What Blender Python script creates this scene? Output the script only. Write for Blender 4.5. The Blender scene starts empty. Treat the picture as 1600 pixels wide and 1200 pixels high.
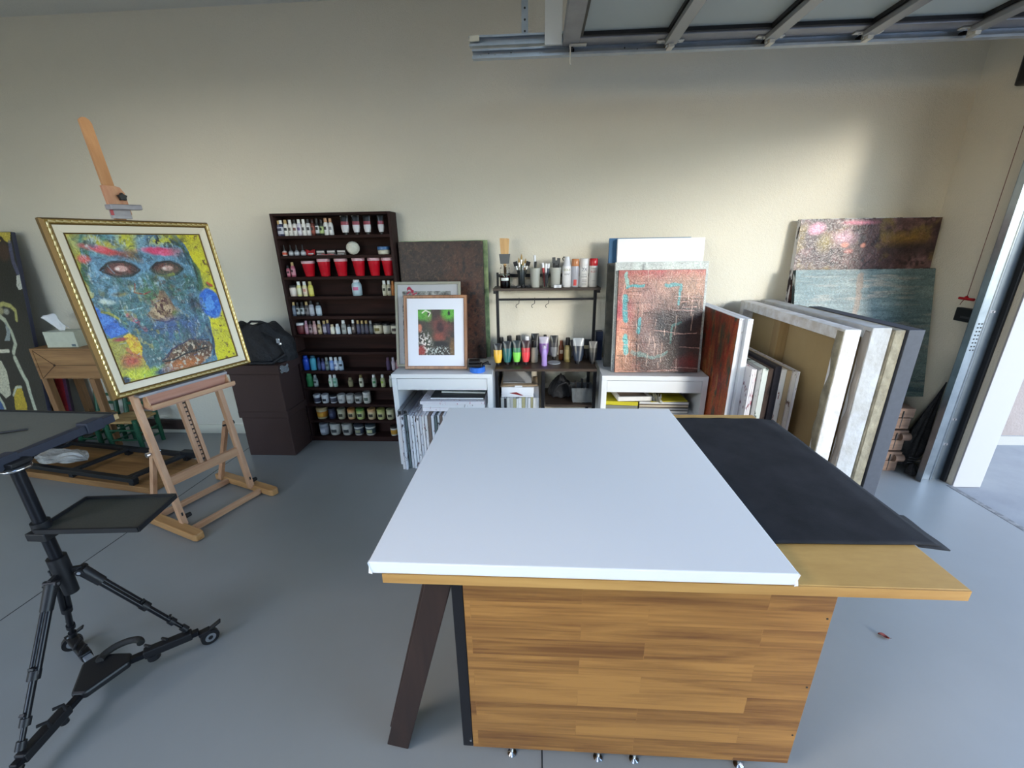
import bpy, math, random
import numpy as np
from mathutils import Matrix, Vector
from math import sin, cos, pi, radians

random.seed(7)
SC = bpy.context.scene
COL = SC.collection

# ------------------------------------------------------------------ camera
F_PX, YAW, PITCH, ROLL, CAM_H = 648.93, -0.060474, 0.32872, 0.016437, 1.5
_f = np.array([sin(YAW) * cos(PITCH), cos(YAW) * cos(PITCH), -sin(PITCH)])
_r = np.array([cos(YAW), -sin(YAW), 0.0])
_d = np.cross(_f, _r)
_r2 = _r * cos(ROLL) + _d * sin(ROLL)
_d2 = -_r * sin(ROLL) + _d * cos(ROLL)
CM = np.array([_r2, _d2, _f])
CP = np.array([0.0, 0.0, CAM_H])
cam_data = bpy.data.cameras.new('camera')
cam = bpy.data.objects.new('camera', cam_data)
COL.objects.link(cam)
m3 = Matrix(((_r2[0], -_d2[0], -_f[0]), (_r2[1], -_d2[1], -_f[1]), (_r2[2], -_d2[2], -_f[2])))
cam.matrix_world = Matrix.Translation(Vector(CP)) @ m3.to_4x4()
cam_data.sensor_width = 36.0
cam_data.lens = F_PX / 1600 * 36
cam_data.clip_start = 0.02
SC.camera = cam


def P(px, py, x=None, y=None, z=None):
    """point where the line of sight through a pixel meets the plane x=, y= or z="""
    d = CM.T @ np.array([(px - 800) / F_PX, (py - 600) / F_PX, 1.0])
    if x is not None: t = x / d[0]
    elif y is not None: t = y / d[1]
    else: t = (z - CAM_H) / d[2]
    return Vector(CP + t * d)


def XatZ(px, y, z):
    """x of the point at depth y and height z that is seen in pixel column px"""
    k = (px - 800) / F_PX
    a = CM[0] - k * CM[2]
    return -(a[1] * y + a[2] * (z - CAM_H)) / a[0]


# ------------------------------------------------------------------ world, sun, exposure
world = bpy.data.worlds.new('world')
SC.world = world
world.use_nodes = True
wn, wl = world.node_tree.nodes, world.node_tree.links
wn.clear()
w_out = wn.new('ShaderNodeOutputWorld')
w_bg = wn.new('ShaderNodeBackground')
w_sky = wn.new('ShaderNodeTexSky')
w_sky.sky_type = 'NISHITA'
w_sky.sun_disc = False
w_sky.sun_elevation = radians(38)
w_sky.sun_rotation = radians(250)
w_sky.air_density = 1.0
w_sky.dust_density = 1.3
w_sky.ozone_density = 1.0
wl.new(w_sky.outputs[0], w_bg.inputs[0])
w_bg.inputs[1].default_value = 1.15
wl.new(w_bg.outputs[0], w_out.inputs[0])

# low hazy sun coming in under the raised door, from behind and right of the camera
sun_data = bpy.data.lights.new('sun', 'SUN')
sun_data.energy = 1.8
sun_data.color = (1.0, 0.93, 0.80)
sun_data.angle = radians(12)
sun = bpy.data.objects.new('sun', sun_data)
COL.objects.link(sun)
_sd = Vector((0.555 * cos(radians(11)), -0.832 * cos(radians(11)), sin(radians(11))))
sun.rotation_euler = _sd.to_track_quat('Z', 'Y').to_euler()
sun.location = (6, -6, 3)

# portals: the raised door, then unseen openings added for fill light
def portal(name, loc, rot, sx, sy):
    d = bpy.data.lights.new(name, 'AREA')
    d.shape = 'RECTANGLE'; d.size = sx; d.size_y = sy
    d.cycles.is_portal = True
    o = bpy.data.objects.new(name, d); COL.objects.link(o)
    o.location = loc; o.rotation_euler = rot
portal('sky_portal', (2.9, 0.17, 1.17), (0, pi / 2, 0), 2.4, 4.6)
portal('added_skylight_portal', (0.5, -1.1, 2.95), (0, 0, 0), 2.0, 1.4)  # added skylight, out of view, to brighten the canvas from above
portal('added_skylight_portal_left', (-3.1, -1.1, 2.95), (0, 0, 0), 1.8, 1.4)  # second added skylight, lifts the floor at the left
portal('added_sky_portal_rear', (-3.55, -4.3, 1.55), (-pi / 2, 0, 0), 3.9, 1.7)  # added window behind the camera, fill only

SC.view_settings.view_transform = 'Standard'
SC.view_settings.look = 'None'
SC.view_settings.gamma = 1.0
SC.view_settings.use_curve_mapping = False
SC.view_settings.exposure = 0.64
SC.cycles.use_denoising = True
SC.cycles.max_bounces = 10
SC.cycles.diffuse_bounces = 6
SC.cycles.glossy_bounces = 4
SC.cycles.transmission_bounces = 8
SC.cycles.transparent_max_bounces = 12
SC.cycles.sample_clamp_indirect = 6.0
SC.cycles.caustics_reflective = False
SC.cycles.caustics_refractive = False


# ------------------------------------------------------------------ materials
def lin(c):
    return tuple(((v / 12.92) if v <= 0.04045 else ((v + 0.055) / 1.055) ** 2.4) for v in c)


def rgb(r, g, b):
    """0-255 display colour to linear"""
    return lin((r / 255, g / 255, b / 255))


MATS = {}


def mat(name, color, rough=0.6, metal=0.0, var=None, bump=None, trans=0.0, spec=0.5, ior=1.45, alpha=1.0, coat=0.0, stretch=(1, 1, 1)):
    """color linear rgb; var=(scale, colour2, contrast); bump=(scale, strength, distance)"""
    if name in MATS: return MATS[name]
    m = bpy.data.materials.new(name)
    m.use_nodes = True
    nt = m.node_tree
    bs = nt.nodes['Principled BSDF']
    bs.inputs['Base Color'].default_value = (*color, 1)
    bs.inputs['Roughness'].default_value = rough
    bs.inputs['Metallic'].default_value = metal
    bs.inputs['Transmission Weight'].default_value = trans
    bs.inputs['Specular IOR Level'].default_value = spec
    bs.inputs['IOR'].default_value = ior
    bs.inputs['Alpha'].default_value = alpha
    bs.inputs['Coat Weight'].default_value = coat
    tc = nt.nodes.new('ShaderNodeTexCoord')
    mp = nt.nodes.new('ShaderNodeMapping')
    mp.inputs['Scale'].default_value = stretch
    nt.links.new(tc.outputs['Object'], mp.inputs['Vector'])
    if var:
        n = nt.nodes.new('ShaderNodeTexNoise')
        n.inputs['Scale'].default_value = var[0]
        n.inputs['Detail'].default_value = 6
        n.inputs['Roughness'].default_value = 0.6
        nt.links.new(mp.outputs[0], n.inputs['Vector'])
        rmp = nt.nodes.new('ShaderNodeValToRGB')
        k = var[2] if len(var) > 2 else 0.25
        rmp.color_ramp.elements[0].position = 0.5 - k
        rmp.color_ramp.elements[1].position = 0.5 + k
        rmp.color_ramp.elements[0].color = (*color, 1)
        rmp.color_ramp.elements[1].color = (*var[1], 1)
        nt.links.new(n.outputs['Fac'], rmp.inputs['Fac'])
        nt.links.new(rmp.outputs['Color'], bs.inputs['Base Color'])
    if bump:
        n2 = nt.nodes.new('ShaderNodeTexNoise')
        n2.inputs['Scale'].default_value = bump[0]
        n2.inputs['Detail'].default_value = 4
        nt.links.new(mp.outputs[0], n2.inputs['Vector'])
        b = nt.nodes.new('ShaderNodeBump')
        b.inputs['Strength'].default_value = bump[1]
        b.inputs['Distance'].default_value = bump[2]
        nt.links.new(n2.outputs['Fac'], b.inputs['Height'])
        nt.links.new(b.outputs['Normal'], bs.inputs['Normal'])
    MATS[name] = m
    return m


def cmat(c, rough=0.45, metal=0.0, coat=0.0):
    """plain plastic, paint or paper in one colour, c in 0-255"""
    return mat('plain_%02x%02x%02x_%d_%d' % (c[0], c[1], c[2], rough * 100, metal * 100), rgb(*c), rough, metal, coat=coat,
               var=(30, tuple(v * 0.86 for v in rgb(*c)), 0.3))


def wood(name, c1, c2, scale=3.0, axis='X', rough=0.5, plank=None, contrast=1.0, spec=0.5):
    """grain along the axis; plank=(length, width) adds butcher-block staves"""
    if name in MATS: return MATS[name]
    m = bpy.data.materials.new(name); m.use_nodes = True
    nt = m.node_tree; N = nt.nodes; L = nt.links
    bs = N['Principled BSDF']
    bs.inputs['Roughness'].default_value = rough
    bs.inputs['Specular IOR Level'].default_value = spec
    tc = N.new('ShaderNodeTexCoord')
    mp = N.new('ShaderNodeMapping')
    _g = 0.07 if plank else 0.12
    mp.inputs['Scale'].default_value = {'X': (_g, 1, 1), 'Y': (1, _g, 1), 'Z': (1, 1, _g)}[axis]
    L.new(tc.outputs['Object'], mp.inputs['Vector'])
    vec = mp.outputs[0]
    if plank:
        br = N.new('ShaderNodeTexBrick')
        sw = N.new('ShaderNodeSeparateXYZ'); cb = N.new('ShaderNodeCombineXYZ')
        L.new(tc.outputs['Object'], sw.inputs[0])
        L.new(sw.outputs['X'], cb.inputs['X']); L.new(sw.outputs['Z' if plank[2] == 'Z' else 'Y'], cb.inputs['Y'])
        L.new(cb.outputs[0], br.inputs['Vector'])
        br.offset = 0.37; br.offset_frequency = 2; br.squash = 1.0
        br.inputs['Scale'].default_value = 1.0
        br.inputs['Brick Width'].default_value = plank[0]
        br.inputs['Row Height'].default_value = plank[1]
        br.inputs['Mortar Size'].default_value = 0.0005
        br.inputs['Mortar Smooth'].default_value = 0.0
        br.inputs['Color1'].default_value = (0, 0, 0, 1); br.inputs['Color2'].default_value = (1, 1, 1, 1)
        br.inputs['Mortar'].default_value = (0.5, 0.5, 0.5, 1)
        vm = N.new('ShaderNodeVectorMath'); vm.operation = 'MULTIPLY_ADD'
        L.new(br.outputs['Color'], vm.inputs[0]); vm.inputs[1].default_value = (3.1, 4.7, 7.3)
        L.new(mp.outputs[0], vm.inputs[2]); vec = vm.outputs[0]
    n = N.new('ShaderNodeTexNoise'); n.inputs['Scale'].default_value = scale * 6
    n.inputs['Detail'].default_value = 8; n.inputs['Roughness'].default_value = 0.62
    n.inputs['Distortion'].default_value = 0.6
    L.new(vec, n.inputs['Vector'])
    w = N.new('ShaderNodeTexNoise'); w.inputs['Scale'].default_value = scale * 28; w.inputs['Detail'].default_value = 3
    mp2 = N.new('ShaderNodeMapping'); mp2.inputs['Scale'].default_value = {'X': (0.3, 1, 1), 'Y': (1, 0.3, 1), 'Z': (1, 1, 0.3)}[axis]
    L.new(vec, mp2.inputs['Vector']); L.new(mp2.outputs[0], w.inputs['Vector'])
    ad = N.new('ShaderNodeMath'); ad.operation = 'MULTIPLY_ADD'
    L.new(w.outputs['Fac'], ad.inputs[0]); ad.inputs[1].default_value = 0.35
    L.new(n.outputs['Fac'], ad.inputs[2])
    last = ad.outputs[0]
    if plank:
        a2 = N.new('ShaderNodeMath'); a2.operation = 'MULTIPLY_ADD'
        L.new(br.outputs['Color'], a2.inputs[0]); a2.inputs[1].default_value = 0.34; L.new(last, a2.inputs[2])
        last = a2.outputs[0]
    r = N.new('ShaderNodeValToRGB')
    mid = 0.68 + (0.17 if plank else 0)
    r.color_ramp.elements[0].position = mid - 0.2 / contrast
    r.color_ramp.elements[1].position = mid + 0.2 / contrast
    r.color_ramp.elements[0].color = (*c2, 1); r.color_ramp.elements[1].color = (*c1, 1)
    L.new(last, r.inputs['Fac']); L.new(r.outputs['Color'], bs.inputs['Base Color'])
    bp = N.new('ShaderNodeBump'); bp.inputs['Strength'].default_value = 0.15; bp.inputs['Distance'].default_value = 0.001
    L.new(w.outputs['Fac'], bp.inputs['Height']); L.new(bp.outputs['Normal'], bs.inputs['Normal'])
    MATS[name] = m
    return m


def art_mat(name, rough=0.45, bump=0.6, scale=90):
    """paint surface: pigment from the mesh's colour attribute, brush relief from noise"""
    if name in MATS: return MATS[name]
    m = bpy.data.materials.new(name); m.use_nodes = True
    nt = m.node_tree; N = nt.nodes; L = nt.links
    bs = N['Principled BSDF']; bs.inputs['Roughness'].default_value = rough
    at = N.new('ShaderNodeAttribute'); at.attribute_name = 'pigment'
    tc = N.new('ShaderNodeTexCoord')
    n = N.new('ShaderNodeTexNoise'); n.inputs['Scale'].default_value = scale; n.inputs['Detail'].default_value = 5
    n.inputs['Distortion'].default_value = 1.5
    L.new(tc.outputs['Object'], n.inputs['Vector'])
    mx = N.new('ShaderNodeMix'); mx.data_type = 'RGBA'; mx.blend_type = 'OVERLAY'
    mx.inputs['Factor'].default_value = 1.15
    L.new(at.outputs['Color'], mx.inputs[6]); L.new(n.outputs['Fac'], mx.inputs[7])
    L.new(mx.outputs[2], bs.inputs['Base Color'])
    bp = N.new('ShaderNodeBump'); bp.inputs['Strength'].default_value = bump; bp.inputs['Distance'].default_value = 0.003
    L.new(n.outputs['Fac'], bp.inputs['Height']); L.new(bp.outputs['Normal'], bs.inputs['Normal'])
    MATS[name] = m
    return m


# ------------------------------------------------------------------ mesh helpers
class MB:
    def __init__(s, T=None): s.v = []; s.f = []; s.sm = []; s.T = T or Matrix.Identity(4)

    def add(s, vs, fs, smooth=False, T=None):
        k = len(s.v); T = s.T @ T if T is not None else s.T
        s.v += [tuple(T @ Vector(p)) for p in vs]
        s.f += [tuple(i + k for i in f) for f in fs]
        s.sm += [smooth] * len(fs)
        return s

    def box(s, x0, x1, y0, y1, z0, z1, T=None):
        vs = [(x, y, z) for z in (z0, z1) for x, y in ((x0, y0), (x1, y0), (x1, y1), (x0, y1))]
        return s.add(vs, [(0, 3, 2, 1), (4, 5, 6, 7), (0, 1, 5, 4), (1, 2, 6, 5), (2, 3, 7, 6), (3, 0, 4, 7)], T=T)

    def beam(s, a, b, w, h, up=(0, 0, 1)):
        """rectangular bar from a to b: w across, h along 'up'"""
        a, b = Vector(a), Vector(b); d = (b - a); l = d.length; d.normalize()
        sd = d.cross(Vector(up)).normalized(); u = sd.cross(d).normalized()
        vs = []
        for p in (a, b):
            for i, j in ((-1, -1), (1, -1), (1, 1), (-1, 1)):
                vs.append(p + sd * (i * w / 2) + u * (j * h / 2))
        return s.add(vs, [(0, 3, 2, 1), (4, 5, 6, 7), (0, 1, 5, 4), (1, 2, 6, 5), (2, 3, 7, 6), (3, 0, 4, 7)])

    def tube(s, a, b, r0, r1=None, n=14, caps=True):
        a, b = Vector(a), Vector(b); r1 = r0 if r1 is None else r1
        d = (b - a).normalized()
        x = d.orthogonal().normalized(); y = d.cross(x)
        vs = [p + (x * cos(2 * pi * i / n) + y * sin(2 * pi * i / n)) * r for p, r in ((a, r0), (b, r1)) for i in range(n)]
        s.add(vs, [(i, (i + 1) % n, n + (i + 1) % n, n + i) for i in range(n)], True)
        if caps: s.add(vs, [tuple(range(n))[::-1], tuple(range(n, 2 * n))])
        return s

    def path(s, pts, r, n=8):
        pts = [Vector(p) for p in pts]
        rings = []; ref = None
        for i, p in enumerate(pts):
            d = (pts[min(i + 1, len(pts) - 1)] - pts[max(i - 1, 0)]).normalized()
            if ref is None: x = d.orthogonal().normalized()
            else: x = (ref - d * ref.dot(d)).normalized()
            ref = x; y = d.cross(x)
            rr = r[i] if isinstance(r, (list, tuple)) else r
            rings.append([p + (x * cos(2 * pi * k / n) + y * sin(2 * pi * k / n)) * rr for k in range(n)])
        vs = [q for g in rings for q in g]; m = len(pts)
        fs = [(i * n + k, i * n + (k + 1) % n, (i + 1) * n + (k + 1) % n, (i + 1) * n + k) for i in range(m - 1) for k in range(n)]
        s.add(vs, fs, True)
        s.add(rings[0] + rings[-1], [tuple(range(n))[::-1], tuple(range(n, 2 * n))])
        return s

    def lathe(s, prof, c=(0, 0, 0), n=18, T=None):
        """prof = [(r, z)...] bottom to top"""
        vs = [(c[0] + r * cos(2 * pi * i / n), c[1] + r * sin(2 * pi * i / n), c[2] + z) for r, z in prof for i in range(n)]
        m = len(prof)
        fs = [(j * n + i, j * n + (i + 1) % n, (j + 1) * n + (i + 1) % n, (j + 1) * n + i) for j in range(m - 1) for i in range(n)]
        s.add(vs, fs, True, T)
        s.add(vs, [tuple(range(n))[::-1], tuple(range((m - 1) * n, m * n))], False, T)
        return s

    def prism(s, poly, lo, hi, axis='z', T=None):
        """poly counter-clockwise 2d, extruded along the axis"""
        def p3(a, b, c): return {'z': (a, b, c), 'y': (a, c, b), 'x': (c, a, b)}[axis]
        n = len(poly)
        vs = [p3(a, b, lo) for a, b in poly] + [p3(a, b, hi) for a, b in poly]
        fs = [tuple(range(n))[::-1], tuple(range(n, 2 * n))] + [(i, (i + 1) % n, n + (i + 1) % n, n + i) for i in range(n)]
        return s.add(vs, fs, T=T)

    def grid(s, fn, nu, nv, smooth=True, T=None):
        vs = [fn(i / nu, j / nv) for j in range(nv + 1) for i in range(nu + 1)]
        fs = [(j * (nu + 1) + i, j * (nu + 1) + i + 1, (j + 1) * (nu + 1) + i + 1, (j + 1) * (nu + 1) + i) for j in range(nv) for i in range(nu)]
        return s.add(vs, fs, smooth, T)

    def build(s, name, material, parent=None, bevel=0.0, solid=0.0):
        me = bpy.data.meshes.new(name)
        me.from_pydata(s.v, [], s.f)
        me.polygons.foreach_set('use_smooth', s.sm)
        me.validate(); me.update()
        if any(s.sm): me.set_sharp_from_angle(angle=radians(50))
        if material is not None: me.materials.append(material)
        o = bpy.data.objects.new(name, me); COL.objects.link(o)
        if parent is not None: o.parent = parent
        if solid:
            md = o.modifiers.new('solid', 'SOLIDIFY'); md.thickness = solid
        if bevel:
            md = o.modifiers.new('bevel', 'BEVEL'); md.width = bevel; md.segments = 2; md.limit_method = 'ANGLE'
            md.angle_limit = radians(40)
        return o


def tag(o, label, cat, group=None, kind=None):
    o['label'] = label; o['category'] = cat
    if group: o['group'] = group
    if kind: o['kind'] = kind
    return o


def thing(name, label, cat, loc=(0, 0, 0), rz=0.0, group=None, lean=0.0):
    o = bpy.data.objects.new(name, None); COL.objects.link(o)
    o.empty_display_size = 0.05
    o.matrix_world = Matrix.Translation(loc) @ Matrix.Rotation(rz, 4, 'Z') @ Matrix.Rotation(-lean, 4, 'X')
    return tag(o, label, cat, group)


def structure(name, mb, m, bevel=0.0):
    o = mb.build(name, m, None, bevel); o['kind'] = 'structure'
    return o


# ------------------------------------------------------------------ painted surfaces
def vnoise(U, V, fu, fv, seed):
    rs = np.random.RandomState(seed)
    gu, gv = int(math.ceil(fu)) + 2, int(math.ceil(fv)) + 2
    g = rs.rand(gv + 1, gu + 1)
    x, y = np.clip(U, 0, 1) * fu, np.clip(V, 0, 1) * fv
    i, j = np.floor(x).astype(int), np.floor(y).astype(int)
    a, b = x - i, y - j
    a = a * a * (3 - 2 * a); b = b * b * (3 - 2 * b)
    return (g[j, i] * (1 - a) + g[j, i + 1] * a) * (1 - b) + (g[j + 1, i] * (1 - a) + g[j + 1, i + 1] * a) * b


def fbm(U, V, fu, fv, seed, oct=4):
    t = 0; a = 0.5; s = 0
    for k in range(oct):
        t = t + a * vnoise(U, V, fu * 2 ** k, fv * 2 ** k, seed + 17 * k); s += a; a *= 0.55
    return t / s


class Paint:
    def __init__(s, nx, ny, base):
        s.U, s.V = np.meshgrid(np.linspace(0, 1, nx + 1), np.linspace(0, 1, ny + 1))
        s.C = np.ones(s.U.shape + (3,)) * np.array(rgb(*base)); s.nx, s.ny = nx, ny

    def mix(s, mask, c):
        c = np.array(rgb(*c)) if len(np.shape(c)) == 1 else c
        m = np.clip(mask, 0, 1)[..., None]; s.C = s.C * (1 - m) + c * m
        return s

    def n(s, fu, fv, seed, o=4): return fbm(s.U, s.V, fu, fv, seed, o)

    def ell(s, u, v, a, b, soft=0.15, rot=0.0, wob=0.0, seed=1):
        du, dv = s.U - u, s.V - v
        if rot: du, dv = du * cos(rot) + dv * sin(rot), -du * sin(rot) + dv * cos(rot)
        r = np.sqrt((du / a) ** 2 + (dv / b) ** 2)
        if wob: r = r + (s.n(14, 14, seed, 3) - 0.5) * 2 * wob
        return np.clip((1 + soft - r) / (2 * soft), 0, 1)

    def poly(s, pts, wob=0.02, seed=3, soft=0.01):
        """soft polygon mask"""
        U = s.U + (s.n(9, 9, seed, 4) - 0.5) * 2 * wob; V = s.V + (s.n(9, 9, seed + 5, 4) - 0.5) * 2 * wob
        ins = np.zeros(U.shape, bool); n = len(pts)
        for i in range(n):
            (x0, y0), (x1, y1) = pts[i], pts[(i + 1) % n]
            c = ((y0 > V) != (y1 > V)) & (U < (x1 - x0) * (V - y0) / ((y1 - y0) or 1e-9) + x0)
            ins ^= c
        return ins.astype(float)

    def line(s, pts, w, wob=0.012, seed=9):
        U = s.U + (s.n(12, 12, seed, 3) - 0.5) * 2 * wob; V = s.V + (s.n(12, 12, seed + 3, 3) - 0.5) * 2 * wob
        best = np.full(U.shape, 9.0)
        for (x0, y0), (x1, y1) in zip(pts[:-1], pts[1:]):
            dx, dy = x1 - x0, y1 - y0
            t = np.clip(((U - x0) * dx + (V - y0) * dy) / (dx * dx + dy * dy + 1e-9), 0, 1)
            best = np.minimum(best, np.hypot(U - x0 - t * dx, V - y0 - t * dy))
        return np.clip((w - best) / (0.35 * w) , 0, 1)

    def build(s, name, w, h, parent, y=-0.0012, x0=None, z0=0.0, m=None, flat=False):
        x0 = -w / 2 if x0 is None else x0
        mb = MB()
        if flat: mb.grid(lambda a, b: (x0 + a * w, z0 + b * h, y), s.nx, s.ny)
        else: mb.grid(lambda a, b: (x0 + a * w, y, z0 + b * h), s.nx, s.ny)
        o = mb.build(name, m or art_mat('oil_paint'), parent)
        at = o.data.color_attributes.new('pigment', 'FLOAT_COLOR', 'POINT')
        C = np.ones((s.C.shape[0] * s.C.shape[1], 4), np.float32); C[:, :3] = np.clip(s.C, 0, 1).reshape(-1, 3)
        at.data.foreach_set('color', C.ravel())
        return o


# ------------------------------------------------------------------ common materials
def wall_material(name, c):
    m = mat(name, c, 0.85, var=(1.3, tuple(v * 0.94 for v in c), 0.3))
    nt = m.node_tree; N = nt.nodes; L = nt.links
    tc = N.new('ShaderNodeTexCoord'); n = N.new('ShaderNodeTexNoise')
    n.inputs['Scale'].default_value = 40; n.inputs['Detail'].default_value = 3; n.inputs['Roughness'].default_value = 1.15
    L.new(tc.outputs['Object'], n.inputs['Vector'])
    b = N.new('ShaderNodeBump'); b.inputs['Strength'].default_value = 0.6; b.inputs['Distance'].default_value = 0.008
    L.new(n.outputs['Fac'], b.inputs['Height']); L.new(b.outputs['Normal'], N['Principled BSDF'].inputs['Normal'])
    return m


M_WALL = wall_material('orange_peel_plaster', rgb(216, 210, 195))
M_CEIL = wall_material('ceiling_paint', rgb(222, 222, 216))
M_FLOOR = mat('grey_epoxy_floor', rgb(139, 141, 138), 0.34, var=(2.2, rgb(147, 149, 147), 0.3), bump=(420, 0.08, 0.001), spec=0.6)
M_BASE = mat('cream_trim', rgb(214, 209, 190), 0.5)
M_CONC = mat('driveway_concrete', rgb(132, 131, 130), 0.85, var=(5, rgb(148, 147, 144), 0.25), bump=(60, 0.3, 0.004))
M_STUCCO = mat('exterior_stucco', rgb(150, 138, 132), 0.9, var=(6, rgb(136, 124, 118), 0.25), bump=(70, 0.5, 0.01))
M_BLACK = mat('black_plastic', rgb(22, 22, 25), 0.45)
M_BLKMET = mat('black_powder_coat', rgb(26, 26, 30), 0.38, metal=0.2)
M_DARK = mat('dark_line', rgb(40, 42, 44), 0.7)
M_CHROME = mat('chrome', rgb(210, 212, 215), 0.15, metal=1.0)
M_GALV = mat('galvanised_steel', rgb(186, 194, 202), 0.34, metal=0.6, var=(14, rgb(156, 166, 176), 0.3))
M_ALU = mat('aluminium_frame', rgb(150, 151, 158), 0.4, metal=0.7, var=(8, rgb(118, 120, 126), 0.3))
M_WHITE = mat('white_laminate', rgb(224, 226, 228), 0.4)
M_PAPER = mat('white_paper', rgb(232, 232, 236), 0.8)
M_CANVAS = mat('primed_canvas', rgb(234, 236, 239), 0.75, bump=(600, 0.15, 0.0006))
M_RAW = mat('raw_canvas_back', rgb(165, 143, 104), 0.9, var=(5, rgb(150, 128, 90), 0.3), bump=(300, 0.2, 0.001))
M_GREYCAN = mat('grey_stained_canvas', rgb(150, 148, 142), 0.8, var=(9, rgb(112, 108, 102), 0.2), bump=(30, 0.4, 0.006))

# ------------------------------------------------------------------ the setting
YB = 3.081           # back wall
XR = 2.64            # inner face of the right wall
OPN = (-2.1, 2.44)   # door opening along y
HD = 2.36            # head of the opening
CZ = 2.91
structure('floor', MB().box(-6.0, 2.625, -4.3, YB + 0.1, -0.12, 0.0), M_FLOOR)
_c = MB().box(-6.1, 2.8, -0.4, YB + 0.1, CZ, CZ + 0.1).box(-6.1, 2.8, -4.4, -1.8, CZ, CZ + 0.1)
_c.box(-6.1, -4.0, -1.8, -0.4, CZ, CZ + 0.1).box(-2.2, -0.5, -1.8, -0.4, CZ, CZ + 0.1).box(1.5, 2.8, -1.8, -0.4, CZ, CZ + 0.1)  # leaves two unseen skylight holes, added for overhead fill
structure('ceiling', _c, M_CEIL)
structure('wall_back', MB().box(-6.0, 2.8, YB, YB + 0.14, -0.1, CZ), M_WALL)
structure('wall_left', MB().box(-6.1, -6.0, -4.4, YB + 0.14, -0.1, CZ), M_WALL)
structure('wall_right', MB().box(XR, 2.8, OPN[1], YB, -0.1, CZ).box(XR, 2.8, -4.4, OPN[0], -0.1, CZ)
          .box(XR, 2.8, OPN[0], OPN[1], HD, CZ), M_WALL)
structure('wall_front', MB().box(-6.0, XR, -4.4, -4.2, -0.1, 0.7).box(-6.0, XR, -4.4, -4.2, 2.4, CZ)
          .box(-6.0, -5.5, -4.4, -4.2, 0.7, 2.4).box(-1.6, XR, -4.4, -4.2, 0.7, 2.4), M_WALL)  # unseen window hole added to brighten the room from behind
structure('baseboard_back', MB().box(-6.0, 2.64, YB - 0.014, YB, 0.0, 0.078), M_BASE, 0.003)
structure('trim_jamb', MB().box(XR - .004, 2.802, OPN[1] - .012, OPN[1] - .0005, -0.01, HD), mat('jamb_white_paint', rgb(170, 167, 168), .6), .002)
structure('driveway', MB().box(2.625, 12, -9, YB - 0.03, -0.14, -0.012), M_CONC)
structure('wall_outside', MB().box(2.8, 9, YB - 0.03, YB + 0.2, 0.06, 3.4), M_STUCCO)
structure('trim_outside', MB().box(2.8, 9, YB - 0.05, YB + 0.2, -0.1, 0.06), mat('outside_trim', rgb(160, 156, 148), .6))
structure('trim_threshold', MB().box(2.60, 2.632, OPN[0], OPN[1] - 0.01, -0.05, 0.0015), mat('worn_threshold', rgb(96, 94, 92), 0.8, var=(30, rgb(150, 146, 140), 0.15)))
# saw cuts in the slab
_a, _b = P(0, 970, z=0), P(393, 697, z=0)
_d0 = (_b - _a).normalized()
_a2 = _a - _d0 * 1.5; _b2 = _b + _d0 * 0.35
structure('trim_1', MB().beam((_a2.x, _a2.y, 0.0), (_b2.x, _b2.y, 0.0), 0.004, 0.0016), M_DARK)
_a = P(847, 1190, z=0)
structure('trim_2', MB().box(_a.x - 0.002, _a.x + 0.002, -4, 0.95, -0.001, 0.0008), M_DARK)

# ================================================================== work table in the foreground
W_BLOCK = wood('butcher_block', rgb(168, 120, 62), rgb(108, 68, 32), 5.0, 'X', 0.38, (0.46, 0.062, 'Z'), .75)
W_TOP = mat('tan_board', rgb(204, 164, 98), 0.5, var=(40, rgb(186, 146, 84), 0.3), stretch=(0.3, 1, 1))
W_EDGE = wood('table_edge_wood', rgb(198, 156, 92), rgb(164, 120, 62), 2.0, 'X', 0.45)
W_BROWN = wood('dark_brown_wood', rgb(52, 34, 27), rgb(36, 22, 18), 3.0, 'Z', 0.55)
tb = thing('worktable', 'wooden worktable with butcher-block end panel under the big white canvas', 'table', (0.29, 1.25, 0))


def rel(o, mb):
    """shift a mesh written in room coordinates into the frame of its thing"""
    mb.v = [tuple(Vector(v) - o.location) for v in mb.v]
    return mb


rel(tb, MB().box(-0.363, 0.953, 0.768, 1.742, 0.736, 0.764)).build('tabletop', W_TOP, tb, 0.002)
rel(tb, MB().box(-0.362, 0.952, 0.765, 0.769, 0.737, 0.763)).build('edge_strip', W_EDGE, tb)
rel(tb, MB().box(-0.186, 0.737, 0.832, 0.852, 0.048, 0.736)).build('end_panel', W_BLOCK, tb, 0.001)
rel(tb, MB().box(0.717, 0.737, 0.852, 1.55, 0.048, 0.736)).build('side_panel', W_BLOCK, tb, 0.001)
rel(tb, MB().box(-0.17, 0.716, 0.852, 1.55, 0.05, 0.07)).build('bottom_panel', W_BLOCK, tb, 0.001)
rel(tb, MB().box(-0.217, -0.187, 0.833, 0.873, 0.048, 0.736)).build('corner_post', M_BLKMET, tb, 0.002)
rel(tb, MB().box(-0.217, -0.187, 1.52, 1.56, 0.0, 0.736)).build('corner_post', M_BLKMET, tb, 0.002)
rel(tb, MB().tube((-0.193, 0.8335, 0.075), (-0.193, 0.831, 0.075), 0.0035)).build('rivet', M_CHROME, tb)
_lt = P(692, 916, y=0.87)
rel(tb, MB().beam((-0.428, 0.86, 0.012), (-0.232, 0.86, 0.735), 0.068, 0.04, (0, 1, 0))).build('trestle_leg', W_BROWN, tb, 0.003)
rel(tb, MB().beam((-0.440, 0.905, 0.012), (-0.248, 0.905, 0.735), 0.06, 0.03, (0, 1, 0))).build('trestle_leg', W_BROWN, tb, 0.003)
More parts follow.
